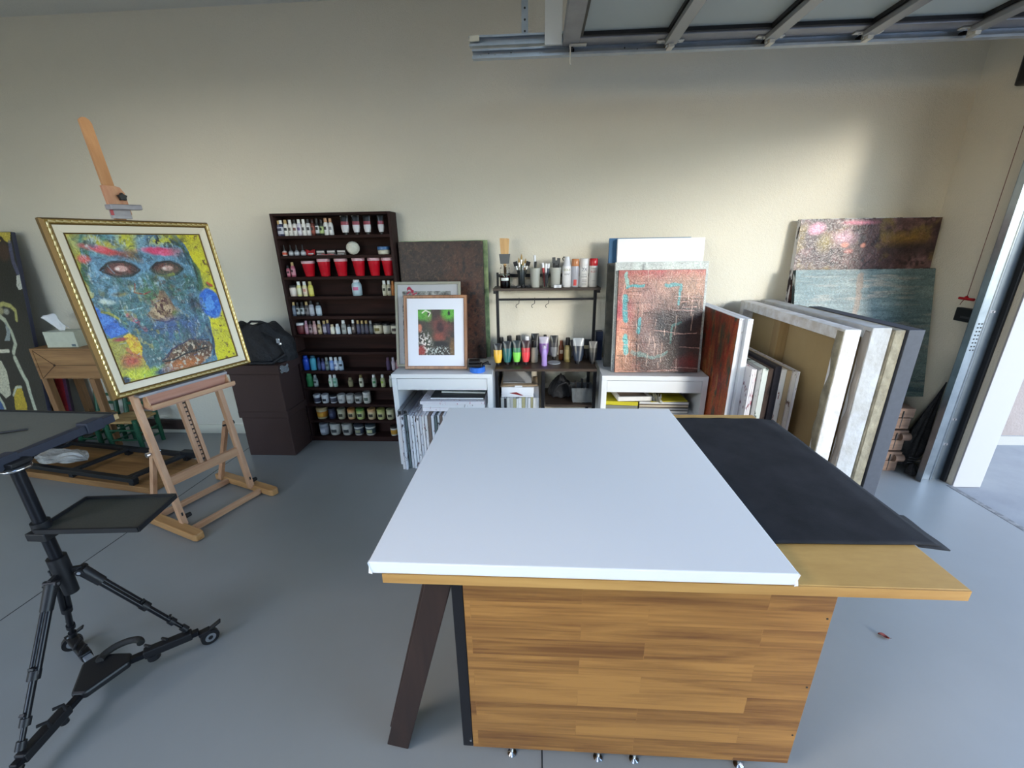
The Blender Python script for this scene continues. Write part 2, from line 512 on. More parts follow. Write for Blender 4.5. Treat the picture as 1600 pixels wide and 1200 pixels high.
for px in (800, 934, 990, 1153):
    q = P(px, 1180 + (px - 800) * 0.03, z=0.012)
    q.y = 0.848
    q.x = XatZ(px, q.y, 0.0)
    f = MB().lathe([(0.013, 0), (0.014, 0.003), (0.009, 0.006), (0.004, 0.009), (0.004, 0.05)], (q.x, q.y + 0.0, 0))
    rel(tb, f).build('levelling_foot', M_CHROME, tb)
for i, z in enumerate((0.69, 0.60, 0.36, 0.17)):
    rel(tb, MB().tube((0.727, 0.8325, z), (0.727, 0.831, z), 0.0028, n=8)).build('screw', M_DARK, tb)

cv = thing('stretched_canvas', 'large blank white stretched canvas lying flat on the worktable', 'canvas', (0.096, 1.245, 0.7655))
mb = MB()
def big_canvas(u, v):
    x = -0.486 + 0.972 * u; y = -0.480 + 0.963 * v
    return (x, y, 0.0325 - 0.0006 * cos((u - .5) * pi) * cos((v - .5) * pi))
mb.box(-0.487, 0.487, -0.481, 0.482, 0.0, 0.032)
mb.build('canvas_cover', M_CANVAS, cv, 0.003)
for sx, sy in ((-1, -1), (1, -1), (1, 1), (-1, 1)):
    fold = MB()
    fold.add([(sx * 0.4885, sy * 0.470, 0.030), (sx * 0.4885, sy * 0.482, 0.001), (sx * 0.478, sy * 0.4845, 0.001), (sx * 0.4875, sy * 0.483, 0.031)], [(0, 1, 2, 3), (3, 2, 1, 0)])
    fold.build('corner_fold', M_CANVAS, cv)

# black cloth-covered sheet beside the white canvas
bk = thing('black_cloth', 'black fabric sheet spread over the right side of the worktable', 'cloth', (0.79, 1.29, 0.765))
M_CLOTH = mat('black_felt', rgb(33, 34, 38), 0.92, var=(7, rgb(46, 47, 52), 0.18), bump=(300, 0.4, 0.001), spec=0.25)
def cloth(u, v):
    x = 0.5855 + (1.012 - 0.5855) * u + 0.004 * sin(v * 9) * u
    y = 0.898 + (1.688 - 0.898) * v + 0.012 * u * (1 - v)
    z = 0.7715 + 0.0010 * sin(7 * u + 5 * v) * sin(11 * v + 2) + 0.0008 * sin(23 * u * v + 3)
    over = max(0.0, x - 0.953)
    z -= over * 0.10 * (1 + 0.5 * sin(v * 9))
    return (x - 0.79, y - 1.29, z - 0.765)
MB().grid(cloth, 36, 60).build('sheet', M_CLOTH, bk, solid=0.004)
def hem(u, v):
    y = 0.905 + 0.14 * v
    return (0.957 + 0.078 * u - 0.79, y - 1.29, 0.7655 - 0.01 * u - 0.765 + 0.001 * sin(9 * v))
MB().grid(hem, 4, 12).build('folded_hem', M_CLOTH, bk, solid=0.003)

# ================================================================== two lidded boxes with a bag
M_BOX = mat('brown_box_linen', rgb(62, 42, 38), 0.7, var=(150, rgb(50, 33, 30), 0.3), bump=(500, 0.3, 0.0008))
def lid_box(lab, x, y, z, w, d, h, lh, rz):
    t = thing('storage_box', lab, 'box', (x, y, z), rz, 'brown lidded storage boxes')
    MB().box(-w / 2, w / 2, -d / 2, d / 2, 0, h - 0.008).build('box_body', M_BOX, t, 0.004)
    l = MB().box(-w / 2 - .011, w / 2 + .011, -d / 2 - .011, d / 2 + .011, h - lh, h).build('lid', M_BOX, t, 0.005)
    return t
lid_box('dark brown lidded storage box standing on the floor, lower of two', -1.985, 2.82, 0.0, 0.355, 0.24, 0.365, 0.055, 0)
tbx = lid_box('dark brown lidded storage box stacked on another, under the black bag', -1.977, 2.80, 0.366, 0.36, 0.255, 0.352, 0.065, 0.02)
M_CLEAR = mat('clear_tape', rgb(225, 228, 232), 0.12, trans=0.75, bump=(45, 1.0, 0.01))
def tape(u, v):
    return (0.193 + 0.006 * sin(8 * u + 13 * v) * sin(3 * v + 9 * u) + 0.004, -0.125 + 0.10 * u, 0.285 + 0.05 * v + 0.008 * sin(7 * u))
MB().grid(tape, 14, 10).build('clear_tape', M_CLEAR, tbx, solid=0.0008)

M_BAG = mat('black_nylon', rgb(24, 24, 27), 0.72, var=(5, rgb(34, 34, 38), 0.3), bump=(22, 0.9, 0.02))
bag = thing('duffel_bag', 'slumped black fabric bag on top of the brown storage boxes', 'bag', (-1.97, 2.815, 0.7195))
def bagf(u, v):
    a = 2 * pi * u
    prof = sin(pi * min(1, 0.08 + 0.92 * v)) ** 0.45 if v < 1 else 0.02
    sx = 0.205 + 0.018 * sin(3 * a + 1); sy = 0.115 + 0.012 * sin(2 * a)
    k = (1.0, 1.05, 1.04, 0.98, 0.86, 0.6, 0.0)
    t = v * 6; i = min(5, int(t)); kk = k[i] + (k[i + 1] - k[i]) * (t - i)
    ca, sa = cos(a), sin(a)
    e = 0.65
    x = sx * kk * math.copysign(abs(ca) ** e, ca); y = sy * kk * math.copysign(abs(sa) ** e, sa)
    z = (0.27 - 0.05 * (x + .2)) * min(1, v * 1.25) * (1 + 0.05 * sin(9 * x * 6 + 2)) 
    if v > 0.8: z += 0.012 * sin(25 * x) - (v - .8) * 0.08
    x += -0.06 * (z / .25) * 0.3
    return (x + 0.006 * sin(14 * v + 5 * a), y + 0.005 * sin(11 * a + 9 * v), max(0.003, z))
MB().grid(bagf, 56, 26).build('bag_body', M_BAG, bag)
MB().path([(-0.06, -0.02, 0.262), (-0.02, -0.03, 0.285), (0.05, -0.03, 0.283), (0.1, -0.02, 0.262), (0.15, -0.03, 0.22)], 0.008, 8).build('handle', M_BAG, bag)
MB().path([(0.10, -0.11, 0.235), (0.165, -0.10, 0.19), (0.2, -0.09, 0.12), (0.21, -0.07, 0.06), (0.14, -0.125, 0.01), (-.02, -.14, .012)], 0.010, 8).build('strap', M_BAG, bag)
MB().tube((0.196, -0.105, 0.165), (0.205, -0.1, 0.138), 0.012).box(0.19, 0.215, -0.118, -0.104, 0.148, 0.182).build('buckle', M_CHROME, bag, 0.002)
MB().beam((-0.13, -0.125, 0.165), (-0.115, -0.128, 0.195), 0.006, 0.004).build('zip_pull', M_ALU, bag)

# ================================================================== tall brown rack of paints
YF = 2.95
M_RACK = wood('rack_stained_wood', rgb(50, 27, 22), rgb(30, 16, 13), 3.0, 'X', 0.75, spec=.2)
M_RACKV = wood('rack_stained_upright', rgb(54, 34, 31), rgb(38, 23, 21), 3.0, 'Z', 0.7, spec=.25)
rack = thing('paint_rack', 'tall dark brown wooden rack with twelve shallow shelves of paints', 'shelf', (-1.395, YF + 0.06, 0))
RX0, RX1 = -1.815, -0.978
ROWZ = [1.566, 1.434, 1.290, 1.152, 1.010, 0.873, 0.741, 0.591, 0.456, 0.318, 0.181, 0.040]
rel(rack, MB().box(RX0, RX0 + 0.02, YF, YB - 0.004, 0, 1.71)).build('side_board', M_RACKV, rack, 0.002)
rel(rack, MB().box(RX1 - 0.02, RX1, YF, YB - 0.004, 0, 1.71)).build('side_board', M_RACKV, rack, 0.002)
rel(rack, MB().box(RX0 + .02, RX1 - .02, YB - 0.018, YB - 0.006, 0, 1.70)).build('back_board', M_RACK, rack)
rel(rack, MB().box(RX0 + .02, RX1 - .02, YF, YB - 0.018, 1.692, 1.71)).build('top_board', M_RACK, rack, 0.002)
for z in ROWZ:
    rel(rack, MB().box(RX0 + .02, RX1 - .02, YF, YB - 0.018, z - 0.02, z)).build('shelf_board', M_RACK, rack, 0.0015)
rel(rack, MB().box(RX0 + .02, RX1 - .02, YF + .004, YF + .02, 0.0, 0.02)).build('plinth', M_RACK, rack)

ORD = ['first', 'second', 'third', 'fourth', 'fifth', 'sixth', 'seventh', 'eighth', 'ninth', 'tenth', 'eleventh', 'twelfth', 'thirteenth', 'fourteenth', 'fifteenth', 'sixteenth']
BK, WH, GO = (24, 24, 26), (232, 232, 228), (186, 158, 104)


def lathe_part(prof, name, c, parent, rough=0.4, metal=0, n=16, coat=0.0):
    return MB().lathe(prof, n=n).build(name, cmat(c, rough, metal, coat), parent)


def bottle(name, lab, cat, loc, r, h, body, cap, label=None, mark=None, group=None, capfrac=0.22, rz=0.0):
    """squeeze bottle of craft paint: body, ribbed cap, wrap-round label, printed mark"""
    t = thing(name, lab, cat, loc, rz, group)
    hb = h * (1 - capfrac)
    lathe_part([(r * .9, 0), (r, 0.003), (r, hb * .8), (r * .86, hb * .92), (r * .62, hb)], 'bottle_body', body, t, 0.3)
    lathe_part([(r * .66, hb), (r * .68, hb + .002), (r * .6, h - .001), (r * .5, h)], 'cap', cap, t, 0.4)
    if label:
        lathe_part([(r * 1.015, hb * .16), (r * 1.02, hb * .165), (r * 1.02, hb * .74), (r * 1.015, hb * .745)], 'label', label, t, 0.5)
    if mark:
        n = 6; a0, a1 = -pi / 2 - .6, -pi / 2 + .6
        m = MB().grid(lambda u, v: (r * 1.035 * cos(a0 + (a1 - a0) * u), r * 1.035 * sin(a0 + (a1 - a0) * u), hb * (.42 + .24 * v)), n, 1)
        m.build('printed_mark', cmat(mark, 0.5), t)
    return t


def jar(name, lab, cat, loc, r, h, body, lid, label=None, mark=None, group=None, lf=0.2):
    t = thing(name, lab, cat, loc, 0, group)
    hb = h * (1 - lf)
    lathe_part([(r * .86, 0), (r * .92, 0.003), (r * .98, hb * .9), (r * .9, hb)], 'jar_body', body, t, 0.3)
    lathe_part([(r * .98, hb), (r * 1.02, hb + .001), (r * 1.0, h - .002), (r * .9, h)], 'lid', lid, t, 0.4)
    if label:
        lathe_part([(r * .955, hb * .2), (r * .962, hb * .205), (r * .99, hb * .8), (r * .985, hb * .805)], 'label', label, t, 0.5)
    if mark:
        a0, a1 = -pi / 2 - .55, -pi / 2 + .55
        m = MB().grid(lambda u, v: (r * 1.005 * cos(a0 + (a1 - a0) * u), r * 1.005 * sin(a0 + (a1 - a0) * u), hb * (.32 + .36 * v)), 6, 1)
        m.build('printed_mark', cmat(mark, 0.5), t)
    return t


def place(px, row, h, r):
    z = ROWZ[row] + 0.0006
    y = YF + r + 0.016
    return Vector((min(max(XatZ(px, y, z + h / 2), RX0 + .0215 + r * 1.03), RX1 - .0215 - r * 1.03), y, z))


G = ['paint bottles on the top shelf of the brown rack', 'items on the second shelf of the brown rack',
     'items on the third shelf of the brown rack', 'bottles on the fourth shelf of the brown rack',
     'bottles on the fifth shelf of the brown rack', 'bottles on the sixth shelf of the brown rack', '',
     'bottles on the eighth shelf of the brown rack', 'bottles on the ninth shelf of the brown rack',
     'jars on the tenth shelf of the brown rack', 'jars on the eleventh shelf of the brown rack', 'jars on the bottom shelf of the brown rack']

# row, px centre, width px, height m, kind, body, cap, label, mark, words
ITEMS = [
 (0, 433.1, 6.2, .100, 'b', (110, 106, 128), GO, (186, 186, 196), (60, 60, 80), 'gold-capped lilac-grey paint bottle, leftmost on the top shelf'),
 (0, 439.9, 6.4, .102, 'b', (60, 66, 96), WH, (196, 198, 208), (50, 54, 80), 'white-capped navy paint bottle, second from left on top shelf'),
 (0, 446.9, 6.4, .104, 'b', (222, 220, 212), GO, (226, 224, 216), (44, 44, 48), 'gold-capped white paint bottle, third from left on top shelf'),
 (0, 454.2, 6.6, .104, 'b', (226, 225, 220), WH, (216, 212, 206), (90, 84, 80), 'white-capped white paint bottle, fourth from left on top shelf'),
 (0, 461.2, 6.6, .104, 'b', (214, 210, 206), BK, (220, 216, 212), (110, 70, 66), 'black-capped white paint bottle with maroon mark, fifth on top shelf'),
 (0, 467.9, 6.4, .106, 'b', (204, 202, 214), WH, (218, 216, 224), (96, 80, 130), 'white-capped white paint bottle with violet mark, sixth on top shelf'),
 (0, 475.2, 6.6, .106, 'b', (228, 227, 222), WH, (224, 222, 216), (70, 70, 72), 'white-capped cream paint bottle, seventh from left on top shelf'),
 (0, 482.3, 6.6, .106, 'b', (206, 206, 206), BK, (222, 222, 222), (66, 66, 70), 'black-capped white paint bottle, eighth from left on top shelf'),
 (0, 489.0, 5.4, .106, 'b', (96, 44, 34), (50, 24, 22), (150, 74, 58), (40, 30, 30), 'narrow rust-brown paint bottle, ninth from left on top shelf'),
 (0, 495.8, 6.2, .108, 'b', (40, 42, 44), BK, (214, 216, 218), (30, 30, 32), 'black paint bottle with pale label, tenth from left on top shelf'),
 (0, 502.8, 6.2, .100, 'b', (46, 52, 40), BK, (178, 196, 128), (30, 40, 30), 'black-capped dark bottle with lime label, eleventh on top shelf'),
 (0, 509.7, 7.0, .110, 'b', (226, 226, 222), (196, 150, 116), (224, 224, 222), (52, 52, 56), 'tan-capped white paint bottle with black mark, twelfth on top shelf'),
 (0, 516.9, 6.2, .108, 'b', (216, 214, 212), (190, 146, 112), (226, 224, 222), (120, 120, 124), 'tan-capped white paint bottle at the right end of the bottle row'),
 (2, 450.6, 5.2, .078, 'b', (176, 92, 110), BK, (206, 130, 144), (70, 40, 50), 'dark-capped pink paint bottle, leftmost on the shelf of red cups'),
 (2, 457.8, 6.2, .100, 'b', (180, 96, 116), GO, (214, 150, 164), (70, 40, 50), 'gold-capped pink paint bottle beside the leftmost red cup'),
 (3, 457.6, 12.0, .078, 'j', (232, 214, 200), (46, 40, 38), (238, 226, 216), None, 'small cream jar with dark lid, leftmost on the fourth shelf'),
 (3, 467.6, 6.8, .104, 'b', (228, 220, 150), WH, (232, 230, 196), None, 'white-capped pale yellow paint bottle beside the cream jar'),
 (3, 476.6, 6.8, .104, 'b', (226, 216, 170), WH, (230, 208, 190), (200, 140, 120), 'white-capped cream bottle with peach mark on the fourth shelf'),
 (3, 485.6, 7.2, .104, 'b', (206, 194, 84), (176, 164, 92), (222, 210, 110), None, 'olive-capped yellow paint bottle on the fourth shelf'),
 (3, 557.6, 13.6, .112, 'b', (176, 198, 206), (226, 228, 232), (188, 206, 214), (206, 110, 150), 'large pale blue bottle with pink label alone on the fourth shelf'),
 (3, 600.8, 6.6, .104, 'b', (204, 200, 176), WH, (206, 204, 184), (52, 50, 40), 'cream paint bottle, left of two near the fourth shelf right end'),
 (3, 608.0, 6.6, .104, 'b', (196, 190, 164), WH, (206, 200, 180), (44, 42, 36), 'cream paint bottle, right of two near the fourth shelf right end'),
 (3, 614.4, 5.6, .102, 'b', (190, 118, 60), (196, 128, 66), None, None, 'orange-tan paint bottle at the right end of the fourth shelf'),
 (4, 458.9, 6.2, .100, 'b', (86, 98, 116), GO, (120, 130, 146), None, 'gold-capped slate blue bottle, leftmost on the fifth shelf'),
 (4, 465.8, 6.0, .098, 'b', (40, 42, 46), BK, (170, 176, 178), (30, 30, 34), 'black-capped bottle with pale label, second on the fifth shelf'),
 (4, 472.8, 6.4, .100, 'b', (44, 46, 50), BK, (176, 182, 186), (40, 50, 46), 'black-capped charcoal bottle, third on the fifth shelf'),
 (4, 479.8, 6.2, .102, 'b', (70, 66, 66), GO, (120, 116, 118), (40, 36, 40), 'gold-capped dark grey bottle, fourth on the fifth shelf'),
 (4, 486.8, 7.6, .108, 'b', (150, 150, 160), BK, (184, 186, 194), None, 'wider black-capped silver grey bottle, fifth on the fifth shelf'),
 (4, 497.7, 8.0, .098, 'b', (150, 166, 178), BK, (196, 206, 214), None, 'black-capped pale blue bottle standing apart on the fifth shelf'),
 (5, 468.8, 13.0, .082, 'j', (104, 40, 44), (226, 226, 226), (120, 58, 60), None, 'dark red jar with white lid, leftmost on the sixth shelf'),
 (5, 479.0, 5.8, .100, 'b', (170, 116, 130), (180, 140, 160), (190, 146, 158), None, 'pink paint bottle beside the dark red jar'),
 (5, 485.4, 5.8, .098, 'b', (120, 90, 92), BK, (176, 150, 150), (60, 40, 40), 'dark-capped mauve paint bottle, second on the sixth shelf bottle row'),
 (5, 491.8, 6.0, .098, 'b', (196, 150, 150), (180, 140, 140), (206, 170, 168), None, 'dusty pink paint bottle, third on the sixth shelf bottle row'),
 (5, 499.2, 6.0, .100, 'b', (176, 150, 106), (184, 180, 176), (196, 176, 140), (90, 70, 50), 'grey-capped beige paint bottle on the sixth shelf'),
 (5, 507.2, 6.0, .100, 'b', (90, 84, 100), GO, (176, 168, 180), None, 'gold-capped plum bottle with pale label on the sixth shelf'),
 (5, 512.8, 5.6, .106, 'b', (62, 54, 84), GO, (70, 62, 92), None, 'gold-capped deep violet bottle on the sixth shelf'),
 (5, 519.6, 6.6, .072, 'b', (220, 212, 192), (206, 186, 150), (228, 222, 204), None, 'short cream bottle with tan cap on the sixth shelf'),
 (5, 527.8, 6.8, .074, 'b', (196, 206, 214), (216, 218, 220), (222, 226, 230), None, 'short pale blue bottle with white cap on the sixth shelf'),
 (5, 537.2, 7.2, .102, 'b', (150, 150, 146), WH, (176, 176, 170), (120, 120, 116), 'tall white-capped grey bottle in the middle of the sixth shelf'),
 (5, 546.0, 6.0, .070, 'b', (206, 208, 212), BK, (220, 222, 226), None, 'short white bottle with black cap on the sixth shelf'),
 (5, 552.4, 5.8, .104, 'b', (60, 50, 48), WH, (92, 80, 76), (170, 160, 150), 'white-capped dark brown bottle on the sixth shelf'),
 (5, 559.9, 5.8, .100, 'b', (64, 62, 80), GO, (84, 82, 104), None, 'gold-capped dark grey bottle, left of three alike'),
 (5, 566.4, 5.8, .100, 'b', (58, 58, 66), GO, (80, 78, 90), None, 'gold-capped dark grey bottle, middle of three alike'),
 (5, 572.8, 5.8, .100, 'b', (60, 58, 70), GO, (84, 80, 94), None, 'gold-capped dark grey bottle, right of three alike'),
 (5, 579.6, 5.6, .098, 'b', (70, 74, 80), (150, 150, 150), (92, 96, 104), None, 'grey-capped slate bottle beside the cream jars, sixth shelf'),
 (5, 591.0, 14.0, .080, 'j', (196, 190, 166), BK, (206, 200, 176), (110, 100, 50), 'cream jar with gold square mark, left of three on the sixth shelf'),
 (5, 604.6, 12.4, .078, 'j', (188, 184, 168), BK, (196, 192, 178), None, 'plain cream jar with black lid, middle of three on the sixth shelf'),
 (5, 617.0, 12.0, .076, 'j', (196, 190, 170), BK, (206, 200, 184), (60, 44, 36), 'cream jar with dark mark, right of three on the sixth shelf'),
 (7, 478.2, 10.0, .112, 'b', (36, 78, 186), (40, 84, 190), None, None, 'large cobalt blue paint bottle, leftmost on the eighth shelf'),
 (7, 489.6, 10.0, .112, 'b', (84, 176, 200), (50, 90, 110), None, None, 'large turquoise paint bottle beside the cobalt blue one'),
 (7, 498.6, 5.8, .098, 'b', (38, 48, 84), (30, 44, 90), (60, 76, 116), None, 'slim navy paint bottle right of the turquoise one'),
 (7, 505.0, 6.0, .092, 'b', (56, 60, 110), (40, 44, 70), (92, 98, 150), None, 'slim indigo paint bottle on the eighth shelf'),
 (7, 511.0, 6.0, .100, 'b', (96, 112, 112), (150, 156, 150), (130, 144, 140), (60, 70, 66), 'slim grey-green bottle on the eighth shelf'),
 (7, 518.2, 7.0, .102, 'b', (110, 140, 196), WH, (150, 176, 216), None, 'white-capped sky blue paint bottle on the eighth shelf'),
 (7, 525.2, 7.0, .100, 'b', (190, 200, 214), WH, (222, 226, 232), (120, 130, 170), 'white-capped white bottle, second from right of the blue row'),
 (7, 532.4, 7.4, .102, 'b', (150, 168, 186), (206, 210, 214), (176, 190, 204), (40, 50, 60), 'grey-blue bottle at the right end of the blue row'),
 (7, 606.6, 6.4, .100, 'b', (74, 54, 84), (100, 70, 90), (84, 66, 96), None, 'dark purple bottle near the right end of the eighth shelf'),
 (7, 614.8, 6.0, .100, 'b', (176, 160, 176), (200, 190, 200), (186, 176, 186), None, 'pale lilac bottle beside the dark purple one'),
 (7, 621.5, 6.0, .080, 'b', (176, 120, 130), (160, 120, 130), None, None, 'short pink bottle at the eighth shelf right end'),
 (8, 484.0, 10.4, .108, 'b', (56, 136, 84), (90, 170, 110), None, None, 'large green paint bottle, leftmost on the ninth shelf'),
 (8, 493.2, 7.0, .094, 'b', (120, 130, 128), (170, 176, 172), (176, 186, 182), (50, 54, 54), 'grey and white bottle beside the large green one'),
 (8, 516.8, 6.6, .096, 'b', (196, 206, 190), WH, (206, 214, 202), (120, 170, 130), 'white-capped pale green bottle, left of the close pair'),
 (8, 523.6, 6.8, .096, 'b', (150, 186, 166), WH, (176, 204, 188), (90, 150, 120), 'white-capped mint green bottle, right of the close pair'),
 (8, 547.8, 7.6, .074, 'b', (120, 112, 80), (140, 130, 96), (146, 138, 104), None, 'short olive bottle alone in the middle of the ninth shelf'),
 (8, 564.4, 6.6, .096, 'b', (196, 196, 176), (140, 124, 76), (210, 208, 190), (60, 60, 40), 'olive-capped cream bottle on the ninth shelf'),
 (8, 584.6, 7.0, .098, 'b', (160, 180, 160), WH, (186, 198, 184), (60, 130, 80), 'white-capped bottle with dark green band, ninth shelf'),
 (8, 598.2, 7.0, .098, 'b', (176, 180, 130), WH, (190, 192, 150), (140, 170, 60), 'white-capped bottle with lime band, ninth shelf'),
 (8, 611.0, 6.0, .090, 'b', (186, 190, 180), WH, (200, 200, 190), None, 'pale bottle half behind the white desk, ninth shelf'),
 (9, 495.8, 11.6, .068, 'j', (206, 208, 212), (216, 218, 220), (60, 60, 78), None, 'white jar with dark label, leftmost on the tenth shelf'),
 (9, 508.6, 11.6, .070, 'j', (206, 206, 206), (206, 206, 206), (214, 214, 214), (34, 34, 50), 'white jar with black square, second on the tenth shelf'),
 (9, 521.2, 11.2, .068, 'j', (196, 196, 200), BK, (70, 70, 82), None, 'black-lidded jar with dark label, third on the tenth shelf'),
 (9, 534.0, 12.6, .070, 'j', (196, 194, 190), (190, 190, 186), (206, 204, 200), (150, 150, 146), 'plain pale jar, fourth on the tenth shelf'),
 (9, 547.4, 12.4, .070, 'j', (186, 184, 178), (180, 178, 172), (198, 194, 188), (160, 158, 150), 'off-white jar, fifth on the tenth shelf'),
 (9, 560.4, 12.4, .074, 'j', (186, 184, 180), (90, 90, 90), (176, 176, 170), (40, 44, 42), 'pale jar with black label, sixth on the tenth shelf'),
 (9, 573.4, 12.4, .092, 'j', (186, 184, 176), (196, 196, 190), (206, 204, 196), (80, 90, 80), 'taller white jar at the right end of the tenth shelf row'),
 (10, 503.8, 18.0, .094, 'j', (206, 190, 150), (196, 170, 120), (206, 132, 40), (226, 170, 60), 'large orange and white tub, leftmost on the eleventh shelf'),
 (10, 519.2, 11.6, .090, 'j', (34, 38, 62), (30, 34, 50), (44, 48, 76), (90, 96, 120), 'dark navy jar on the eleventh shelf'),
 (10, 534.0, 13.0, .086, 'j', (176, 170, 140), (150, 146, 120), (190, 184, 156), (60, 56, 40), 'beige jar, third on the eleventh shelf'),
 (10, 549.4, 12.4, .086, 'j', (206, 160, 110), (190, 130, 70), (196, 180, 140), (50, 46, 40), 'orange-topped beige jar, fourth on the eleventh shelf'),
 (10, 563.6, 13.4, .088, 'j', (176, 186, 110), (90, 130, 60), (190, 196, 140), (44, 46, 36), 'lime green and beige jar, fifth on the eleventh shelf'),
 (10, 581.0, 13.0, .086, 'j', (206, 176, 136), (190, 150, 100), (200, 184, 146), (50, 46, 40), 'peach-beige jar, sixth on the eleventh shelf'),
 (10, 595.6, 13.0, .086, 'j', (186, 184, 120), (160, 160, 90), (196, 190, 136), (44, 44, 36), 'yellow-green beige jar, seventh on the eleventh shelf'),
 (10, 610.4, 13.0, .084, 'j', (180, 176, 140), (170, 166, 130), (190, 184, 150), (50, 50, 40), 'beige jar, eighth on the eleventh shelf by the desk'),
 (11, 507.0, 15.0, .096, 'j', (150, 156, 166), (170, 176, 184), (176, 180, 190), (214, 218, 224), 'grey tub with pale lettering, leftmost on the bottom shelf'),
 (11, 524.6, 17.4, .094, 'j', (186, 184, 176), (180, 180, 172), (190, 188, 180), (50, 52, 54), 'wide white tub with black lettering, left of two alike'),
 (11, 543.4, 17.4, .094, 'j', (182, 180, 170), (176, 174, 166), (188, 184, 176), (50, 52, 54), 'wide white tub with black lettering, right of two alike'),
 (11, 561.4, 16.0, .090, 'j', (190, 190, 182), (60, 66, 76), (64, 72, 88), (150, 150, 120), 'slate-labelled white tub, fourth on the bottom shelf'),
 (11, 579.6, 17.4, .092, 'j', (196, 196, 188), (56, 66, 70), (58, 74, 78), (196, 196, 150), 'dark teal-labelled white tub, fifth on the bottom shelf'),
 (11, 616.0, 12.0, .080, 'j', (196, 194, 186), (50, 46, 40), (190, 140, 50), None, 'jar with amber label at the right end of the bottom shelf'),
]
PXM = 1 / 205.0
for row, px, wpx, h, kind, body, cap, lb, mk, words in ITEMS:
    r = wpx * PXM / 2 * 1.0
    loc = place(px, row, h, r)
    if kind == 'b':
        tall = wpx > 9
        bottle('paint_bottle', words, 'bottle', loc, r, h, body, cap, lb, mk, G[row], 0.24 if not tall else 0.16, random.uniform(-.3, .3))
    else:
        jar('paint_jar', words, 'jar', loc, r, h, body, cap, lb, mk, G[row])

# four tubes standing on their caps on the top shelf
def squeeze_tube(name, lab, loc, w, h, top, body, band, capc, rz=0.0, group=None, neck=(40, 40, 44), clear=False, cat='paint tube'):
    """tube standing on its cap: flat crimp on top, round shoulder below"""
    t = thing(name, lab, cat, loc, rz, group)
    hc = h * 0.13
    def f(u, v, lo, hi, g=1.0):
        z = lo + (hi - lo) * v
        k = (z - hc) / (h - hc)
        a = 2 * pi * u
        d = w * 0.42 * (1 - k) ** 0.7 + 0.0012
        e = min(1, 0.72 + 1.1 * k) * w / 2
        return (e * g * cos(a), d * g * sin(a), z)
    s0, s1 = hc, h
    cuts = [hc, hc + (h - hc) * 0.12, hc + (h - hc) * 0.45, hc + (h - hc) * 0.66, h]
    def seg(a, b, nm, c, g=1.0, rough=0.35):
        m = MB().grid(lambda u, v: f(u, v, a, b, g), 20, 5)
        if b >= h: m.box(-w / 2, w / 2, -0.0012, 0.0012, h - 0.004, h)
        if a <= hc: m.tube((0, 0, hc - .001), (0, 0, hc + .001), w * 0.36)
        return m.build(nm, cmat(c, rough, coat=0.3), t)
    seg(cuts[0], cuts[3] if band is None else cuts[2], 'tube_body', body)
    if band is not None:
        seg(cuts[2], cuts[3], 'colour_band', band)
    seg(cuts[3], cuts[4], 'tube_end', top)
    lathe_part([(w * .24, 0), (w * .25, .002), (w * .21, hc)], 'screw_cap', capc, t)
    return t
for i, (px, w) in enumerate([(538.9, 11.0), (556.3, 10.0), (573.6, 10.4), (595.0, 8.6)]):
    z = ROWZ[0] + .0006; y = YF + 0.035; h = .122
    squeeze_tube('paint_tube', '%s of four upright paint tubes with red bands on the top shelf' % ['leftmost', 'second from left', 'third from left', 'rightmost'][i],
                 (XatZ(px, y, z + h / 2), y, z), w * PXM, h, (28, 30, 32), (214, 210, 212), (150, 62, 74), BK, [0, .1, -.1, .15][i], 'upright tubes on the top shelf')

# second shelf: dropper bottles, red packet, markers, twine, blue-lidded jar
for i, (px, c) in enumerate([(444.6, (222, 84, 50)), (454.6, (210, 212, 214)), (463.6, (204, 206, 210)), (473.4, (196, 200, 206))]):
    z = ROWZ[1] + .0006; r = .0165; y = YF + r + .01
    t = thing('dropper_bottle', ['small dropper bottle with orange-red label, leftmost on the second shelf', 'clear dropper bottle beside the orange-labelled one',
              'clear dropper bottle, third from left on the second shelf', 'clear dropper bottle next to the red packet'][i], 'bottle',
              (XatZ(px, y, z + .03), y, z), 0, G[1])
    lathe_part([(r * .9, 0), (r, .003), (r, .026), (r * .5, .034)], 'bottle_body', (150, 150, 154) if i else (206, 190, 186), t, 0.15)
    lathe_part([(r * .5, .034), (r * .52, .036), (r * .3, .052), (r * .2, .072)], 'dropper_cap', BK, t)
    lathe_part([(r * 1.02, .008), (r * 1.03, .0085), (r * 1.03, .022), (r * 1.02, .0225)], 'label', c, t)
z = ROWZ[1] + .0006; y = YF + .05
_x0, _x1 = XatZ(477.5, y, z + .02), XatZ(493.5, y, z + .02)
t = thing('packet', 'small crumpled red packet lying on the second shelf', 'packet', ((_x0 + _x1) / 2, y, z))
MB().grid(lambda u, v: ((u - .5) * (_x1 - _x0), -.02 + .012 * v + .004 * sin(17 * u), .002 + .034 * v + .005 * sin(9 * u)), 14, 6).build('wrapper', cmat((170, 34, 38), .35), t, solid=.004)
MB().grid(lambda u, v: ((u * .5 - .1) * (_x1 - _x0), -.0245 + .004 * v, .008 + .008 * v), 5, 2).build('printed_mark', cmat((226, 220, 220)), t, solid=.002)
